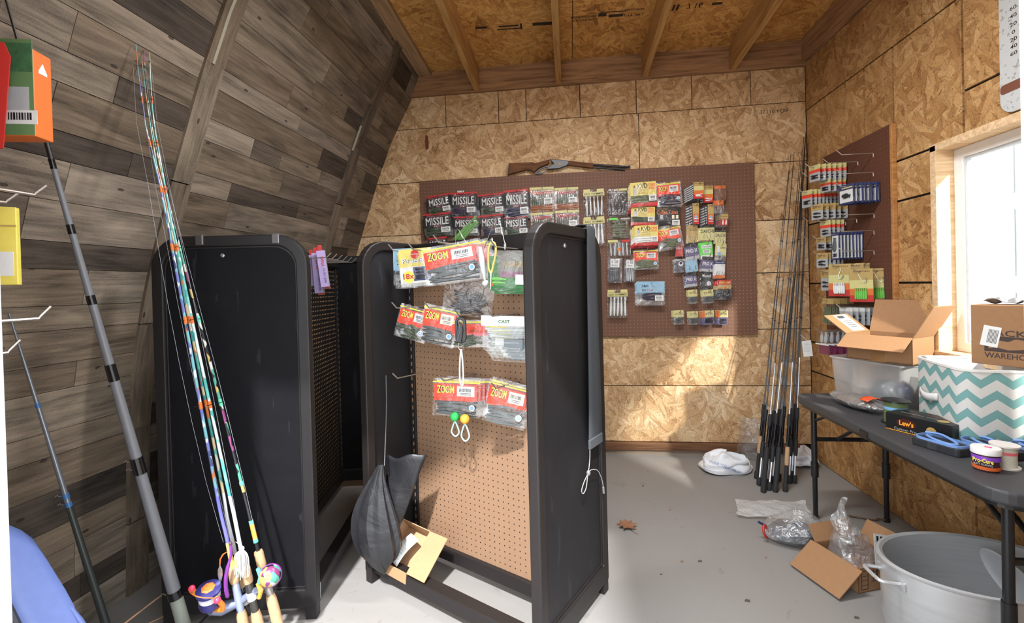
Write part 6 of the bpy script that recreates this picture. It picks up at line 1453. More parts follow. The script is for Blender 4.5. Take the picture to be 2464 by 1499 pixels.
bo = b_.build('barcode', C_BLACK, lbx); bo['kind'] = 'stuff'
MB().prism([(-0.012, 0.0), (0.0, 0.022), (0.012, 0.0), (0.012, -0.006), (-0.012, -0.006)], 0, 0.0008, frame_of(Vector((0, 1, 0)), Vector((0, 0, 1)), Vector((1, 0, 0)), (0.0752, 0, 0.06))).build('logo', C_WHITE, lbx)
rc = tag(MB().prism([(-0.05, -0.14), (0.012, -0.12), (0.03, 0.10), (0.02, 0.13), (-0.05, 0.14)], 0, 0.004, frame_of(Vector((0.84, 0.54, 0)), Vector((0, 0, 1)), Vector((0.54, -0.84, 0)), (-1.335, 0.925, 1.735))).build('red_card', C_RED), 'bright red hang card in front of the green carton', 'card')
yp = thing('yellow_pack', 'yellow hang pack with white label beside the door jamb', 'pack', (-1.415, 0.97, 1.39)); yp.rotation_euler = (0, 0, math.radians(36))
MB().box((0, 0, 0), (0.085, 0.02, 0.195)).build('pouch', mat('pack_yellow', (226, 208, 96), 0.5), yp, bevel=0.002)
MB().box((0.01, -0.0105, -0.045), (0.05, 0.001, 0.06)).build('label', C_WHITE, yp)
MB().box((0, -0.0105, 0.05), (0.084, 0.001, 0.004)).build('crease', C_GOLD, yp)
for i, (x, z) in enumerate(((-1.325, 1.515), (-1.325, 1.205), (-1.39, 1.885), (-1.41, 1.50), (-1.42, 1.12))):
    Mh = frame_of(Vector((-1, 0, 0)), Vector((0, 0, 1)), Vector((0, 1, 0)), (x, FW+0.004, z))
    peg_hook(Mh, 0.19, 'pale wire peg hook on the door wall, %s' % ('upper bare one', 'lower bare one', 'holding the green carton', 'holding the yellow pack', 'lowest one')[i], 'peg hooks on the door wall', 0.03, 0.0035)
# blue moulded sheet standing inside the door, and a loop of cord on the floor
M_BLUE = mat('sled_blue', (112, 132, 196), 0.45)
bs = thing('plastic_sled', 'blue plastic sled leaning by the door jamb', 'sled', (-1.40, 1.12, 0))
def sled(u, v):
    # v along its length (floor to top), u across
    L = 0.78*v
    x = -0.16*v*1.0+0.19*(1-v)-0.02+ (u-0.5)*(0.16-0.05*v); y = -0.04+0.05*math.sin(PI*u)+(u-0.5)*0.10; z = 0.01+0.54*v-(u-0.5)*0.26*(0.6+0.4*v)+0.05*u
    return (x, y, max(0.008, z))
MB().grid(sled, 8, 14).build('shell', M_BLUE, bs, smooth=True, solid=0.008)
MB().tube([Vector(sled(0.0, v/12))+Vector((0, 0, -0.004)) for v in range(13)], 0.010, 8).build('rim', mat('sled_edge_dark', (60, 62, 74), 0.5), bs, smooth=True)  # dark edging along one side of the sled
cdl = tag(MB().tube(smooth_path([(-1.72, 1.40, 0.006), (-1.66, 1.50, 0.05), (-1.60, 1.60, 0.09), (-1.57, 1.66, 0.06), (-1.60, 1.60, 0.006), (-1.68, 1.48, 0.006)], 6), 0.0035, 6).build('cord_loop', mat('cord_tan', (176, 136, 106), 0.6), None, smooth=True), 'tan cord loop lying on the floor by the thin rod', 'cord')
# ================================================================== THINGS ON THE TABLE
def carton_walls(t, w, d, h, m, m_in, th=0.004, base=True):
    if base: MB().box((0, 0, th/2), (w, d, th)).build('base', m_in, t)
    for s_ in (-1, 1):
        MB().box((s_*(w/2-th/2), 0, h/2), (th, d, h)).build('side', m, t)
        MB().box((0, s_*(d/2-th/2), h/2), (w, th, h)).build('side', m, t)
def flap(t, w, ln, hinge, axis_ang, tilt, m, th=0.004, name='flap'):
    """flap hinged at `hinge`, running along local x (width w), rising by tilt degrees from horizontal outward; axis_ang turns outward direction"""
    o = MB().box((0, ln/2, 0), (w, ln, th)).build(name, m, t)
    o.matrix_local = Matrix.Translation(hinge) @ Matrix.Rotation(math.radians(axis_ang), 4, 'Z') @ Matrix.Rotation(math.radians(tilt), 4, 'X')
    return o
# frosted plastic bin with bagged things inside
M_FROST = film('frosted_plastic', (0.93, 0.94, 0.95), 0.24, 0.05, 0.3, 3.0)
bn = thing('storage_bin', 'frosted plastic bin full of clear bags at the far end of the table', 'bin', (1.485, 2.455, TZ)); bn.rotation_euler = (0, 0, math.radians(-66.8))
bw, bd, bh = 0.355, 0.155, 0.205
vs_ = []
for z_, k in ((0.0, 0.90), (bh, 1.0)):
    vs_ += [(x*k, y*k, z_) for x, y in rrect(bw, bd, 0.02, 3)]
n_ = len(vs_)//2
MB().add(vs_, [tuple(range(n_-1, -1, -1))]+[(i, (i+1) % n_, n_+(i+1) % n_, n_+i) for i in range(n_)]).build('tub', M_FROST, bn, smooth=True)
MB().ring(rrect(bw+0.014, bd+0.014, 0.022, 3), rrect(bw-0.004, bd-0.004, 0.02, 3), bh-0.006, bh).build('rim', M_FROST, bn)
for i, (x, y, s, m) in enumerate(((-0.06, 0.0, 0.055, F_CLEAR), (0.05, -0.01, 0.05, L_GREY), (0.10, 0.02, 0.045, L_NAVY))):
    g = tag(MB().grid(lambda u, v: (s*(1+0.25*math.sin(5*v*PI+i))*math.sin(PI*v)*math.cos(2*PI*u)*1.2, s*0.9*math.sin(PI*v)*math.sin(2*PI*u)*(1+0.2*math.cos(7*u)), s*1.1*(1-math.cos(PI*v))), 16, 10, close_u=True).build('crumpled_bag', m, None, smooth=True), ('crumpled clear bag inside the frosted bin', 'grey cloth bundle inside the frosted bin', 'dark blue bundle inside the frosted bin')[i], 'bag')
    g.matrix_local = Matrix.Translation((1.485, 2.455, TZ+0.006)) @ Matrix.Rotation(math.radians(-66.8), 4, 'Z') @ Matrix.Translation((x, y, 0))
# second frosted panel bin behind it
b2 = thing('storage_bin', 'second frosted bin tucked between the big carton and chevron bin', 'bin', (1.60, 2.20, TZ)); b2.rotation_euler = (0, 0, math.radians(-80))
carton_walls(b2, 0.11, 0.085, 0.19, M_FROST, M_FROST, 0.003)
# big open shipping carton on top of the bins
bc = thing('shipping_carton', 'large open brown carton with shipping label on the frosted bins', 'carton'); 
bc.matrix_local = Matrix.Translation((1.515, 2.40, TZ+0.215)) @ Matrix.Rotation(math.radians(-58), 4, 'Z') @ Matrix.Rotation(math.radians(0), 4, 'X')
cw, cd, ch = 0.27, 0.20, 0.12
carton_walls(bc, cw, cd, ch, M_CARD_D, M_CARD_D)
flap(bc, 0.20, 0.135, (-cw/2, 0, ch), 90, 38, M_CARD_D)
flap(bc, 0.19, 0.16, (cw/2, 0, ch), -90, 62, M_CARD_D)
flap(bc, cw, 0.10, (0, -cd/2, ch), 180, -35, M_CARD_D)
flap(bc, cw, 0.17, (0, cd/2, ch), 0, 70, M_CARD_D)
lbm = Matrix.Translation((-cw/2, 0, ch)) @ Matrix.Rotation(PI/2, 4, 'Z') @ Matrix.Rotation(math.radians(38), 4, 'X')
o = MB().box((0.02, 0.07, 0.0025), (0.105, 0.12, 0.0008)).build('shipping_label', C_WHITE, bc); o.matrix_local = lbm
b_ = MB()
for j in range(14): b_.box((-0.018+j*0.0042, 0.112, 0.0032), (0.0018+0.0009*(j % 3), 0.020, 0.0004))
for j in range(4): b_.box((0.02, 0.080-j*0.014, 0.0032), (0.07-0.012*(j % 2), 0.004, 0.0004))
o = b_.build('barcode', C_BLACK, bc); o.matrix_local = lbm; o['kind'] = 'stuff'
MB().box((0, -cd/2-0.0006, ch*0.45), (0.06, 0.0006, ch*0.9)).build('tape', mat('packing_tape', (150, 112, 74), 0.25), bc)
# chevron fabric bin
cv = NT('chevron_fabric'); co_ = cv.n('ShaderNodeSeparateXYZ', {0: cv.obj()})
u_ = cv.math('SUBTRACT', co_.outputs[0], co_.outputs[1])
tri = cv.math('ABSOLUTE', cv.math('SUBTRACT', cv.math('FRACT', cv.math('DIVIDE', cv.math('ADD', u_, 5.0), 0.088)), 0.5))
ph = cv.math('FRACT', cv.math('DIVIDE', cv.math('ADD', co_.outputs[2], cv.math('MULTIPLY', tri, 0.066)), 0.068))
st_ = cv.math('GREATER_THAN', ph, 0.54)
wv = cv.n('ShaderNodeTexNoise', {'Vector': cv.obj(), 'Scale': 300.0, 'Detail': 2.0})
cc = cv.mix(st_, srgb((206, 204, 200)), srgb((112, 158, 156)))
cc = cv.mix(cv.math('MULTIPLY', wv.outputs[0], 0.25), cc, srgb((120, 124, 124)))
cv.bsdf(cc, 0.9, Specular_IOR_Level=0.1)
cb = thing('fabric_bin', 'teal and grey chevron fabric bin with pale pull handle', 'bin', (1.53, 1.955, TZ)); cb.rotation_euler = (0, 0, math.radians(-12))
fw_, fd_, fh_ = 0.245, 0.345, 0.272
MB().ring(rrect(fw_, fd_, 0.055, 6), rrect(fw_-0.012, fd_-0.012, 0.05, 6), 0, fh_).build('shell', cv.m, cb, smooth=True)
MB().ring(rrect(fw_-0.0125, fd_-0.0125, 0.05, 6), rrect(fw_-0.018, fd_-0.018, 0.048, 6), 0.004, fh_-0.008).build('lining', mat('bin_lining', (186, 184, 182), 0.9), cb, smooth=True)
MB().prism(rrect(fw_-0.012, fd_-0.012, 0.05, 6), 0.0, 0.005).build('floor_pad', _mats['bin_lining'], cb)
MB().ring(rrect(fw_+0.004, fd_+0.004, 0.057, 6), rrect(fw_-0.016, fd_-0.016, 0.048, 6), fh_-0.006, fh_+0.002).build('piping', mat('bin_piping', (212, 210, 206), 0.8), cb, smooth=True)
hd = MB().grid(lambda u, v: (-fw_/2-0.004-0.012*math.sin(PI*u), 0.075-u*0.13+0.03, 0.155-0.028*v-0.01*math.sin(PI*u)), 10, 3).build('pull_handle', mat('handle_grey', (206, 206, 204), 0.8), cb, smooth=True, solid=0.003)
# branded brown carton standing on the sill side
tw_ = thing('printed_carton', 'brown carton with dark printed logo standing by the window', 'carton'); tw_.matrix_local = Matrix.Translation((1.59, 1.868, TZ+0.278)) @ Matrix.Rotation(math.radians(-58), 4, 'Z') @ Matrix.Rotation(math.radians(0), 4, 'X')
MB().box((0, 0, 0.11), (0.20, 0.09, 0.22)).build('box', M_CARD_D, tw_, bevel=0.002)
Mt2 = frame_of(Vector((1, 0, 0)), Vector((0, 0, 1)), Vector((0, -1, 0)), (0, -0.0456, 0))
M_LOGO = mat('logo_brown_black', (62, 50, 46), 0.8)
lettering('TACKLE', 0.145, 0.022, M_LOGO, tw_, Mt2 @ Matrix.Translation((0.012, 0.118, 0)), 0.015)
MB().box((0.012, 0.078, 0), (0.150, 0.056, 0.0004), Mt2).build('logo_block', M_LOGO, tw_)
MB().prism([(-0.05, 0.08), (-0.03, 0.092), (0.0, 0.088), (0.02, 0.099), (0.055, 0.094), (0.075, 0.082), (0.06, 0.070), (0.03, 0.062), (0.0, 0.058), (-0.03, 0.066), (-0.052, 0.060)], 0.0003, 0.0007, Mt2).build('logo_shape', M_CARD_D, tw_)
lettering('WAREHOUSE', 0.150, 0.020, M_LOGO, tw_, Mt2 @ Matrix.Translation((0.012, 0.036, 0)), 0.015)
MB().box((0, 0, 0), (0.048, 0.0008, 0.075)).build('shipping_label', C_WHITE, tw_).matrix_local = Matrix.Translation((-0.045, -0.0470, 0.105)) @ Matrix.Rotation(math.radians(10), 4, 'Y')
b_ = MB()
for j in range(8): b_.box((-0.012+j*0.0035, 0, 0.0), (0.0014, 0.0004, 0.05))
o = b_.build('barcode', C_BLACK, tw_); o['kind'] = 'stuff'; o.matrix_local = Matrix.Translation((-0.040, -0.0476, 0.105)) @ Matrix.Rotation(math.radians(10), 4, 'Y')
sb = tag(MB().grid(lambda u, v: (0.07*(u-0.5)*2, 0.03*(v-0.5)*2, 0.012*math.sin(9*u)*math.cos(7*v)+0.012), 12, 8).build('foil_bag', mat('foil', (170, 172, 176), 0.25, 0.7), None, smooth=True, solid=0.001), 'crumpled silver bag on top of the logo carton', 'bag')
sb.matrix_local = Matrix.Translation((1.59, 1.868, TZ+0.278+0.222)) @ Matrix.Rotation(math.radians(-58), 4, 'Z')
# clear bag with orange print
cbg = thing('plastic_bag', 'clear filled bag with orange stripe lying on the table edge', 'bag', (1.32, 2.33, TZ)); cbg.rotation_euler = (0, 0, math.radians(96))
MB().grid(lambda u, v: ((v-0.5)*0.34, 0.062*math.sin(PI*v)**0.6*math.cos(2*PI*u), 0.034+0.033*math.sin(PI*v)**0.6*math.sin(2*PI*u)*(1+0.1*math.sin(20*v))), 16, 14, close_u=True).build('film', film('bag_film', (0.86, 0.86, 0.87), 0.12, 0.2, 0.15, 22.0), cbg, smooth=True)
MB().grid(lambda u, v: ((v-0.5)*0.27, 0.05*math.sin(PI*v)**0.6*math.cos(2*PI*u), 0.030+0.026*math.sin(PI*v)**0.6*math.sin(2*PI*u)), 12, 10, close_u=True).build('contents', mat('bag_contents', (140, 128, 116), 0.5, var=0.5, scale=60), cbg, smooth=True)
MB().grid(lambda u, v: (-0.13+0.05*u+0.02*v, 0.057*math.cos(PI*(0.25+0.6*v)), 0.037+0.034*math.sin(PI*(0.25+0.6*v))), 4, 8).build('stripe', K('bag_orange', (226, 84, 40)), cbg, smooth=True, solid=0.001)
# green line spool
def line_spool(label, loc, r, h, core, flange, name='line_spool', band=None):
    t = thing(name, label, 'spool', loc)
    MB().lathe([(r*0.78, 0.006), (r*0.78, h-0.006)], 22).build('wound_line', core, t, smooth=True)
    for z_ in (0, h-0.006): MB().lathe([(r*0.3, z_), (r, z_+0.0005), (r, z_+0.0055), (r*0.3, z_+0.006)], 24).build('flange', flange, t, smooth=True)
    if band: MB().lathe([(r*0.80, h*0.60), (r*0.80, h*0.72)], 22).build('band', band, t, smooth=True)
    return t
line_spool('spool of green line with black flanges beside the black box', (1.335, 2.085, TZ), 0.050, 0.098, mat('line_green', (98, 118, 74), 0.5), M_GUN, band=C_LBLUE)
ttm = tag(MB().grid(lambda u, v: ((u-0.5)*0.07, (v-0.5)*0.05, 0.004+0.008*abs(math.sin(9*u+3*v))), 8, 6).build('film_scrap', F_CLEAR, None, smooth=True), 'crumpled clear film scrap next to the green spool', 'film'); ttm.location = (1.29, 2.02, TZ+0.001)
# black reel box
bx_ = thing('reel_box', 'black reel box with orange and gold print on the table', 'box', (1.352, 1.945, TZ)); bx_.rotation_euler = (0, 0, math.radians(-62))
rw, rd, rh = 0.215, 0.115, 0.068
MB().box((0, 0, rh/2), (rw, rd, rh)).build('box', mat('box_black', (28, 27, 28), 0.35), bx_, bevel=0.0015)
Mf = frame_of(Vector((1, 0, 0)), Vector((0, 0, 1)), Vector((0, -1, 0)), (0, -rd/2-0.0006, 0))
MB().prism([(0.034*math.cos(a*PI/9), 0.017*math.sin(a*PI/9)) for a in range(18)], 0, 0.0004, Mf @ Matrix.Translation((-0.035, 0.038, 0))).build('logo_oval', mat('logo_maroon', (70, 26, 20), 0.4), bx_)
lettering("Lew's", 0.048, 0.020, mat('logo_amber', (236, 164, 50), 0.4), bx_, Mf @ Matrix.Translation((-0.035, 0.038, 0.0006)), 0.03)
lettering('Custom Pro', 0.075, 0.010, C_GREY, bx_, Mf @ Matrix.Translation((-0.04, 0.012, 0.0)), 0.0)
MB().lathe([(0.016, 0), (0.016, 0.0004)], 18, Mf @ Matrix.Translation((0.045, 0.030, 0))).build('gold_seal', C_GOLD, bx_)
MB().box((0, 0.003, 0), (rw, 0.0025, 0.0006), Mf).build('gold_edge', _mats['logo_amber'], bx_)
Mtop = frame_of(Vector((1, 0, 0)), Vector((0, 1, 0)), Vector((0, 0, 1)), (0, 0, rh+0.0006))
lettering('Custom', 0.07, 0.014, mat('box_bronze', (168, 104, 44), 0.4), bx_, Mtop @ Matrix.Translation((0.03, 0.02, 0)), 0.01)
lettering('SPEED SPOOL SERIES', 0.12, 0.008, C_GREY, bx_, Mtop @ Matrix.Translation((-0.02, -0.01, 0)), 0.0)
MB().lathe([(0.018, 0), (0.018, 0.0004)], 18, Mtop @ Matrix.Translation((0.065, -0.022, 0))).build('gold_seal', C_GOLD, bx_)
# black cases with blue ribbon trim
M_CASE = mat('case_black', (38, 40, 44), 0.6); M_RIB = mat('ribbon_blue', (112, 148, 206), 0.5)
for i, (x, y, a) in enumerate(((1.285, 1.775, -70), (1.405, 1.745, -76), (1.52, 1.70, -60))):
    t = thing('line_winder', 'black winder with blue ribbon, %s' % ('nearest the table edge', 'middle of three', 'against the chevron bin')[i], 'case', (x, y, TZ)); t.rotation_euler = (0, 0, math.radians(a)); t['group'] = 'black winders with blue ribbon'
    MB().prism(rrect(0.15, 0.085, 0.012, 3), 0, 0.028).build('case', M_CASE, t, bevel=0.003)
    MB().ring(rrect(0.145, 0.08, 0.03, 4), rrect(0.139, 0.074, 0.028, 4), 0.028, 0.036).build('ribbon', M_RIB, t)
    MB().tube(smooth_path([(-0.075, 0.03, 0.036), (-0.03, 0.035, 0.040), (0.02, 0.015, 0.036), (0.05, -0.01, 0.034), (0.03, -0.03, 0.034), (-0.02, -0.02, 0.035), (-0.05, 0.0, 0.035)], 5), 0.0045, 6).build('ribbon', M_RIB, t, smooth=True)
    MB().box((0.0, -0.045, 0.016), (0.03, 0.006, 0.022)).build('film_tab', F_CLEAR, t)
# bait jar and pale line spool
jr = thing('bait_jar', 'white-lidded bait jar with purple and orange label', 'jar', (1.278, 1.598, TZ)); jr.rotation_euler = (0, 0, math.radians(-50))
MB().lathe([(0.029, 0), (0.031, 0.004), (0.033, 0.055)], 22).build('jar', mat('jar_dark', (66, 44, 48), 0.2), jr, smooth=True)
MB().lathe([(0.0335, 0.034), (0.0337, 0.048)], 22).build('label_band', mat('jar_violet', (132, 70, 190), 0.4), jr, smooth=True)
MB().lathe([(0.0322, 0.006), (0.0332, 0.016)], 22).build('label_band', mat('jar_orange', (220, 104, 50), 0.4), jr, smooth=True)
MB().lathe([(0.0358, 0.053), (0.0358, 0.069), (0.034, 0.0715), (0.0001, 0.0715)], 24).build('lid', C_WHITE, jr, smooth=True)
MB().box((0.005, 0, 0.0718), (0.016, 0.012, 0.0004)).build('lid_sticker', mat('jar_pink', (226, 60, 130), 0.5), jr)
lettering('Pro-Cure', 0.046, 0.013, C_YELB, jr, frame_of(Vector((1, 0, 0)), Vector((0, 0, 1)), Vector((0, -1, 0)), (0, -0.0345, 0.036)), 0.02)
lettering('BAIT SCENTS', 0.042, 0.006, C_GREY, jr, frame_of(Vector((1, 0, 0)), Vector((0, 0, 1)), Vector((0, -1, 0)), (0, -0.0340, 0.024)), 0.01)
line_spool('pale line spool with pink band behind the bait jar', (1.350, 1.622, TZ), 0.036, 0.074, mat('line_cream', (206, 204, 188), 0.4), mat('flange_cream', (214, 208, 204), 0.4), band=mat('band_pink', (226, 110, 116), 0.5))
# ================================================================== THINGS ON THE FLOOR
# aluminium oval pot
M_ALU = NT('spun_aluminium')
_n = M_ALU.n('ShaderNodeTexNoise', {'Vector': M_ALU.n('ShaderNodeMapping', {'Vector': M_ALU.obj(), 'Scale': (3.0, 3.0, 60.0)}).outputs[0], 'Scale': 2.0, 'Detail': 4.0})
_r = M_ALU.math('ADD', M_ALU.math('MULTIPLY', _n.outputs[0], 0.2), 0.38)
M_ALU.bsdf(M_ALU.mix(_n.outputs[0], srgb((196, 198, 200)), srgb((222, 223, 224))), _r, 0.7)
pt = thing('stock_pot', 'large oval aluminium pot under the table', 'pot', (1.345, 1.715, 0))
pr = [(0.0001, 0.004), (0.86, 0.004), (0.95, 0.02), (0.985, 0.06), (1.0, 0.27), (1.035, 0.276), (1.04, 0.282), (1.0, 0.285), (0.965, 0.279), (0.955, 0.06), (0.92, 0.028), (0.0001, 0.02)]
MB().lathe(pr, 48, sx=0.285, sy=0.195).build('body', M_ALU.m, pt, smooth=True)
hl = MB()
for s_ in (-1, 1):
    hl.tube(smooth_path([(-0.262, s_*0.045, 0.225), (-0.325, s_*0.045, 0.232), (-0.335, s_*0.02, 0.234), (-0.335, 0, 0.234)], 4), 0.006, 8)
hl.build('handle', M_ALU.m, pt, smooth=True)
MB().box((-0.270, 0.05, 0.226), (0.012, 0.035, 0.03)).build('handle_plate', M_ALU.m, pt, bevel=0.003)
MB().box((-0.270, -0.05, 0.226), (0.012, 0.035, 0.03)).build('handle_plate', M_ALU.m, pt, bevel=0.003)
ld_ = thing('pot_lid', 'aluminium lid with rolled edge standing inside the oval pot', 'lid'); ld_.matrix_local = Matrix.Translation((1.47, 1.715, 0.19)) @ Euler((math.radians(8), math.radians(62), math.radians(8))).to_matrix().to_4x4()
MB().lathe([(0.0001, 0.016), (0.10, 0.012), (0.125, 0.004), (0.135, 0.0), (0.139, 0.003), (0.135, 0.007), (0.125, 0.010), (0.10, 0.018), (0.0001, 0.022)], 36).build('disc', M_ALU.m, ld_, smooth=True)
# open carton on the floor with a clear bag in it
fc = thing('floor_carton', 'open brown carton on the floor beside the oval pot', 'carton', (1.175, 2.09, 0)); fc.rotation_euler = (0, 0, math.radians(20))
carton_walls(fc, 0.215, 0.20, 0.10, M_CARD_D, M_CARD_D)
o = flap(fc, 0.235, 0.145, (-0.1075, 0, 0.10), 90, -38, M_CARD_D)
flap(fc, 0.16, 0.09, (0.1075, 0.0, 0.10), -90, 55, M_CARD_D)
flap(fc, 0.21, 0.07, (0, 0.10, 0.10), 0, 60, M_CARD_D)
Mn = frame_of(Vector((1, 0, 0)), Vector((0, 0, 1)), Vector((0, -1, 0)), (0, -0.1006, 0))
MB().ring([(-0.095, 0.012), (-0.06, 0.012), (-0.06, 0.088), (-0.095, 0.088)], [(-0.092, 0.015), (-0.063, 0.015), (-0.063, 0.085), (-0.092, 0.085)], 0, 0.0004, Mn).build('printed_table', M_LOGO, fc)
for j in range(3): MB().box((-0.0775, 0.03+j*0.018, 0), (0.03, 0.0015, 0.0004), Mn).build('printed_line', M_LOGO, fc)
for x in (-0.035, -0.017):
    MB().prism([(x-0.002, 0.045), (x+0.002, 0.045), (x+0.002, 0.075), (x+0.007, 0.075), (x, 0.088), (x-0.007, 0.075), (x-0.002, 0.075)], 0, 0.0004, Mn).build('up_arrow', M_LOGO, fc)
MB().box((-0.026, 0.040, 0), (0.036, 0.002, 0.0004), Mn).build('printed_line', M_LOGO, fc)
MB().prism([(0.03, 0.03), (0.09, 0.03), (0.095, 0.065), (0.04, 0.07)], 0, 0.0004, Mn).build('logo_block', M_LOGO, fc)
lb2 = MB().box((0, 0, 0), (0.075, 0.0008, 0.125)).build('shipping_label', C_WHITE, fc); lb2.matrix_local = Matrix.Translation((0.005, -0.105, 0.155)) @ Euler((math.radians(-14), math.radians(14), 0)).to_matrix().to_4x4()
b_ = MB()
for j in range(10): b_.box((-0.022+j*0.005, -0.001, -0.045), (0.0022, 0.0004, 0.022))
for j in range(3): b_.box((-0.02+j*0.02, -0.001, 0.02), (0.010, 0.0004, 0.07))
o = b_.build('barcode', C_BLACK, fc); o['kind'] = 'stuff'; o.matrix_local = lb2.matrix_local.copy()
lb2m = Matrix.Translation((0.005, -0.105, 0.155)) @ Euler((math.radians(-14), math.radians(14), 0)).to_matrix().to_4x4(); o.matrix_local = lb2m
def crumple(fn, nu, nv, amp, seed, close=True):
    rr = random.Random(seed); ph_ = [rr.uniform(0, 6) for _ in range(6)]
    def g(u, v):
        p = Vector(fn(u, v))
        k = amp*(math.sin(11*u+ph_[0]+5*v)+math.sin(17*v+ph_[1]-6*u)+math.sin(23*u+13*v+ph_[2])*0.7)
        return p+Vector((math.sin(7*v+ph_[3]), math.cos(9*u+ph_[4]), math.sin(8*(u+v)+ph_[5])))*k
    return MB().grid(g, nu, nv, close_u=close)
F_BAG = film('wrinkled_film', (0.90, 0.885, 0.86), 0.16, 0.16, 0.16, 26.0)
cf = tag(crumple(lambda u, v: (0.115*math.cos(2*PI*u)*(1-0.80*v)-0.045*v, 0.10*math.sin(2*PI*u)*(1-0.93*v)*(1+0.3*math.cos(6*PI*u)*v), 0.03+0.24*v-0.05*v*math.cos(2*PI*u)), 36, 20, 0.009, 3).build('clear_bag', F_BAG, None, smooth=True), 'crumpled clear plastic bag standing up in the floor carton', 'bag')
cf.location = (1.185, 2.095, 0.0)
bl_ = tag(MB().box((0, 0, 0), (0.07, 0.02, 0.045)).build('foil_pack', mat('pack_blue', (60, 96, 170), 0.35), None, bevel=0.006), 'small blue pack wedged behind the shipping label in the floor carton', 'pack'); bl_.matrix_local = Matrix.Translation((1.245, 2.035, 0.15)) @ Euler((0.3, 0.2, 0.5)).to_matrix().to_4x4()
# bag with dark cloth
cl_ = thing('bagged_cloth', 'clear plastic bag holding dark navy cloth on the floor', 'bag', (1.04, 2.335, 0))
crumple(lambda u, v: (0.115*math.cos(2*PI*u)*math.sin(PI*v)**0.7, 0.085*math.sin(2*PI*u)*math.sin(PI*v)**0.7, 0.012+0.055*(1-math.cos(PI*v))*0.62), 24, 14, 0.004, 5).build('cloth', mat('cloth_navy', (52, 56, 72), 0.8, var=0.3, scale=14), cl_, smooth=True)
crumple(lambda u, v: (0.135*math.cos(2*PI*u)*math.sin(PI*(0.12+0.88*v))**0.6, 0.105*math.sin(2*PI*u)*math.sin(PI*(0.12+0.88*v))**0.6, 0.006+0.15*v*(0.8+0.2*math.cos(2*PI*u))), 28, 16, 0.006, 6).build('film', F_BAG, cl_, smooth=True)
MB().tube(smooth_path([(-0.13, -0.02, 0.02), (-0.15, -0.03, 0.05), (-0.14, -0.01, 0.075), (-0.12, 0.0, 0.05)], 4), 0.005, 6).build('red_tie', C_RED, cl_, smooth=True)
MB().tube([(-0.12, 0.01, 0.06), (-0.16, 0.0, 0.085)], 0.006, 6).build('blue_tie', C_NAVY, cl_, smooth=True)
pm = film('tan_film', (0.86, 0.80, 0.72), 0.45, 0.06, 0.3, 18.0)
pp = tag(crumple(lambda u, v: (0.36*(u-0.5)+0.05*(v-0.5), 0.20*(v-0.5)-0.02*u, 0.015+0.018*math.sin(PI*u)*math.sin(PI*v)), 18, 12, 0.004, 8, False).build('poly_sheet', pm, None, smooth=True), 'flat tan plastic sheet behind the bagged cloth', 'plastic sheet'); pp.location = (1.06, 2.63, 0)
# bent wire on the floor
tag(MB().tube(smooth_path([(1.40, 2.60, 0.03), (1.405, 2.585, 0.012), (1.43, 2.59, 0.006), (1.53, 2.555, 0.006), (1.545, 2.56, 0.012), (1.575, 2.545, 0.012)], 4), 0.004, 6).build('bent_wire', mat('rusty_wire', (112, 84, 68), 0.5, 0.5), None, smooth=True), 'rusty bent wire lying by the back table leg', 'wire')
# plastic carrier bags
M_CARRIER = mat('carrier_white', (226, 228, 232), 0.45, var=0.05)
def carrier(label, loc, sx, sy, sz, seed, prn=True):
    t = thing('carrier_bag', label, 'bag', loc)
    crumple(lambda u, v: (sx*math.cos(2*PI*u)*(1-v**2.4)**0.5*(1+0.12*math.sin(6*PI*u+seed)), sy*math.sin(2*PI*u)*(1-v**2.4)**0.5*(1+0.15*math.cos(8*PI*u+seed)), 0.016+sz*v*(0.85+0.15*math.sin(5*u*PI+seed))*0.92), 48, 26, 0.0085, seed).build('film', M_CARRIER, t, smooth=True)
    if prn:
        for j, (s_, x, z) in enumerate((('THANK YOU', -0.07, 0.085), ('HAVE A NICE DAY', 0.02, 0.05))):
            lettering(s_, 0.11, 0.018, mat('carrier_blue', (110, 136, 184), 0.6), t, frame_of(Vector((1, 0, -0.35)).normalized(), Vector((0.3, 0.2, 0.93)).normalized(), Vector((0, -1, 0.2)).normalized(), (x, -sy*0.98-0.012, z)), 0.0)
    return t
carrier('crumpled white carrier bag with blue print at the foot of the back wall', (0.985, 3.17, 0), 0.155, 0.095, 0.125, 2)
carrier('crumpled white carrier bag behind the far table leg', (1.535, 3.29, 0), 0.085, 0.07, 0.125, 4, False)
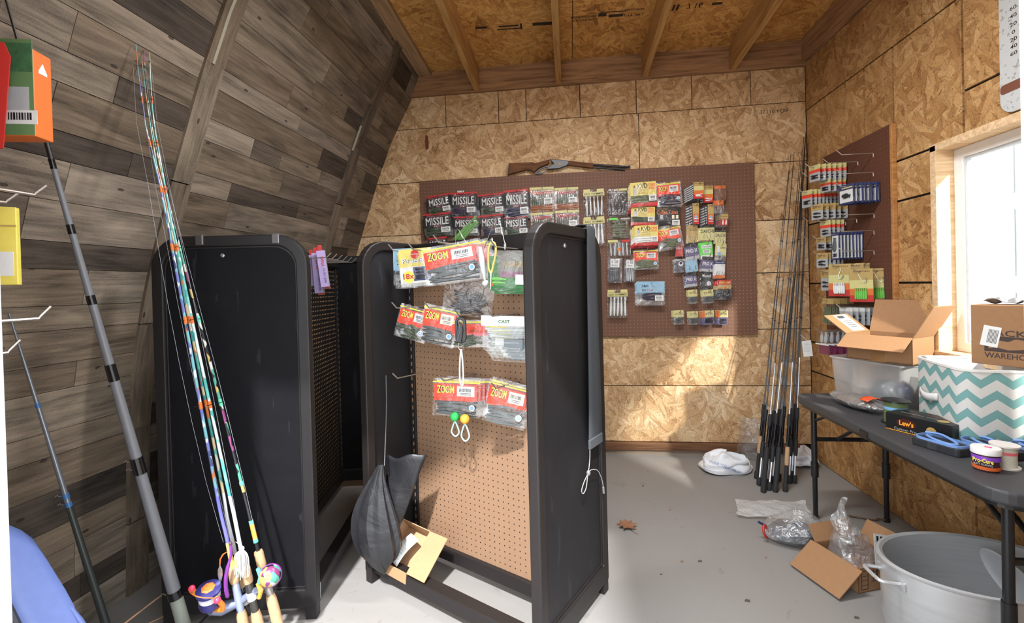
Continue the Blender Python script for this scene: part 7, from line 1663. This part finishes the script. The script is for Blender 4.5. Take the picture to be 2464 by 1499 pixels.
tag(crumple(lambda u, v: (0.20*(u-0.5)*(1-0.3*v), 0.02*math.sin(6*u)-0.03*v, 0.01+0.30*v), 16, 18, 0.006, 9, False).build('film_sheet', F_BAG, None, smooth=True), 'crinkled clear plastic sheet propped against the back wall', 'plastic sheet').location = (1.225, 3.36, 0)
# oak leaf and bits of litter
M_LEAF = mat('dry_leaf', (140, 98, 72), 0.8, var=0.2)
lf_pts = [(0, -0.06), (0.006, -0.036), (0.03, -0.044), (0.022, -0.022), (0.052, -0.018), (0.034, 0.0), (0.046, 0.022), (0.022, 0.022), (0.02, 0.046), (0.004, 0.036), (-0.006, 0.058), (-0.014, 0.034), (-0.036, 0.042), (-0.026, 0.016), (-0.05, 0.008), (-0.028, -0.008), (-0.042, -0.03), (-0.016, -0.026), (-0.004, -0.038)]
lo_ = thing('oak_leaf', 'dry brown oak leaf on the bare concrete', 'leaf', (0.262, 2.40, 0.003)); lo_.rotation_euler = (0, 0, 0.5)
MB().add([(0, 0, 0.010)]+[(x, y, 0.004+0.010*abs(math.sin(30*x+20*y))) for x, y in lf_pts], [(0, i+1, (i+1) % len(lf_pts)+1) for i in range(len(lf_pts))]).build('blade', M_LEAF, lo_, solid=0.0008)
MB().tube([(0, -0.055, 0.004), (0.004, -0.085, 0.003)], 0.0012, 5).build('stalk', M_LEAF, lo_)
for i, (x, y, s) in enumerate(((0.55, 2.13, 0.010), (0.47, 2.12, 0.008), (0.66, 1.88, 0.012), (0.52, 2.6, 0.006), (0.42, 2.9, 0.006), (0.85, 2.18, 0.006), (0.36, 2.02, 0.005), (-0.98, 2.02, 0.009), (1.02, 1.82, 0.010))):
    o = tag(MB().prism([(-s, -s*0.4), (s*0.6, -s*0.7), (s, s*0.3), (-s*0.2, s*0.8)], 0, 0.002).build('leaf_scrap', M_LEAF if i % 2 else mat('grit', (84, 74, 66), 0.9), None), 'small leaf scrap on the floor, %s from the doorway' % ('third', 'second', 'first', 'sixth', 'eighth', 'fourth', 'fifth', 'seventh', 'ninth')[i] if i != 7 else 'small leaf scrap on the floor between the two stands', 'leaf scrap', 'leaf scraps on the concrete')
    o.location = (x, y, 0.0005)
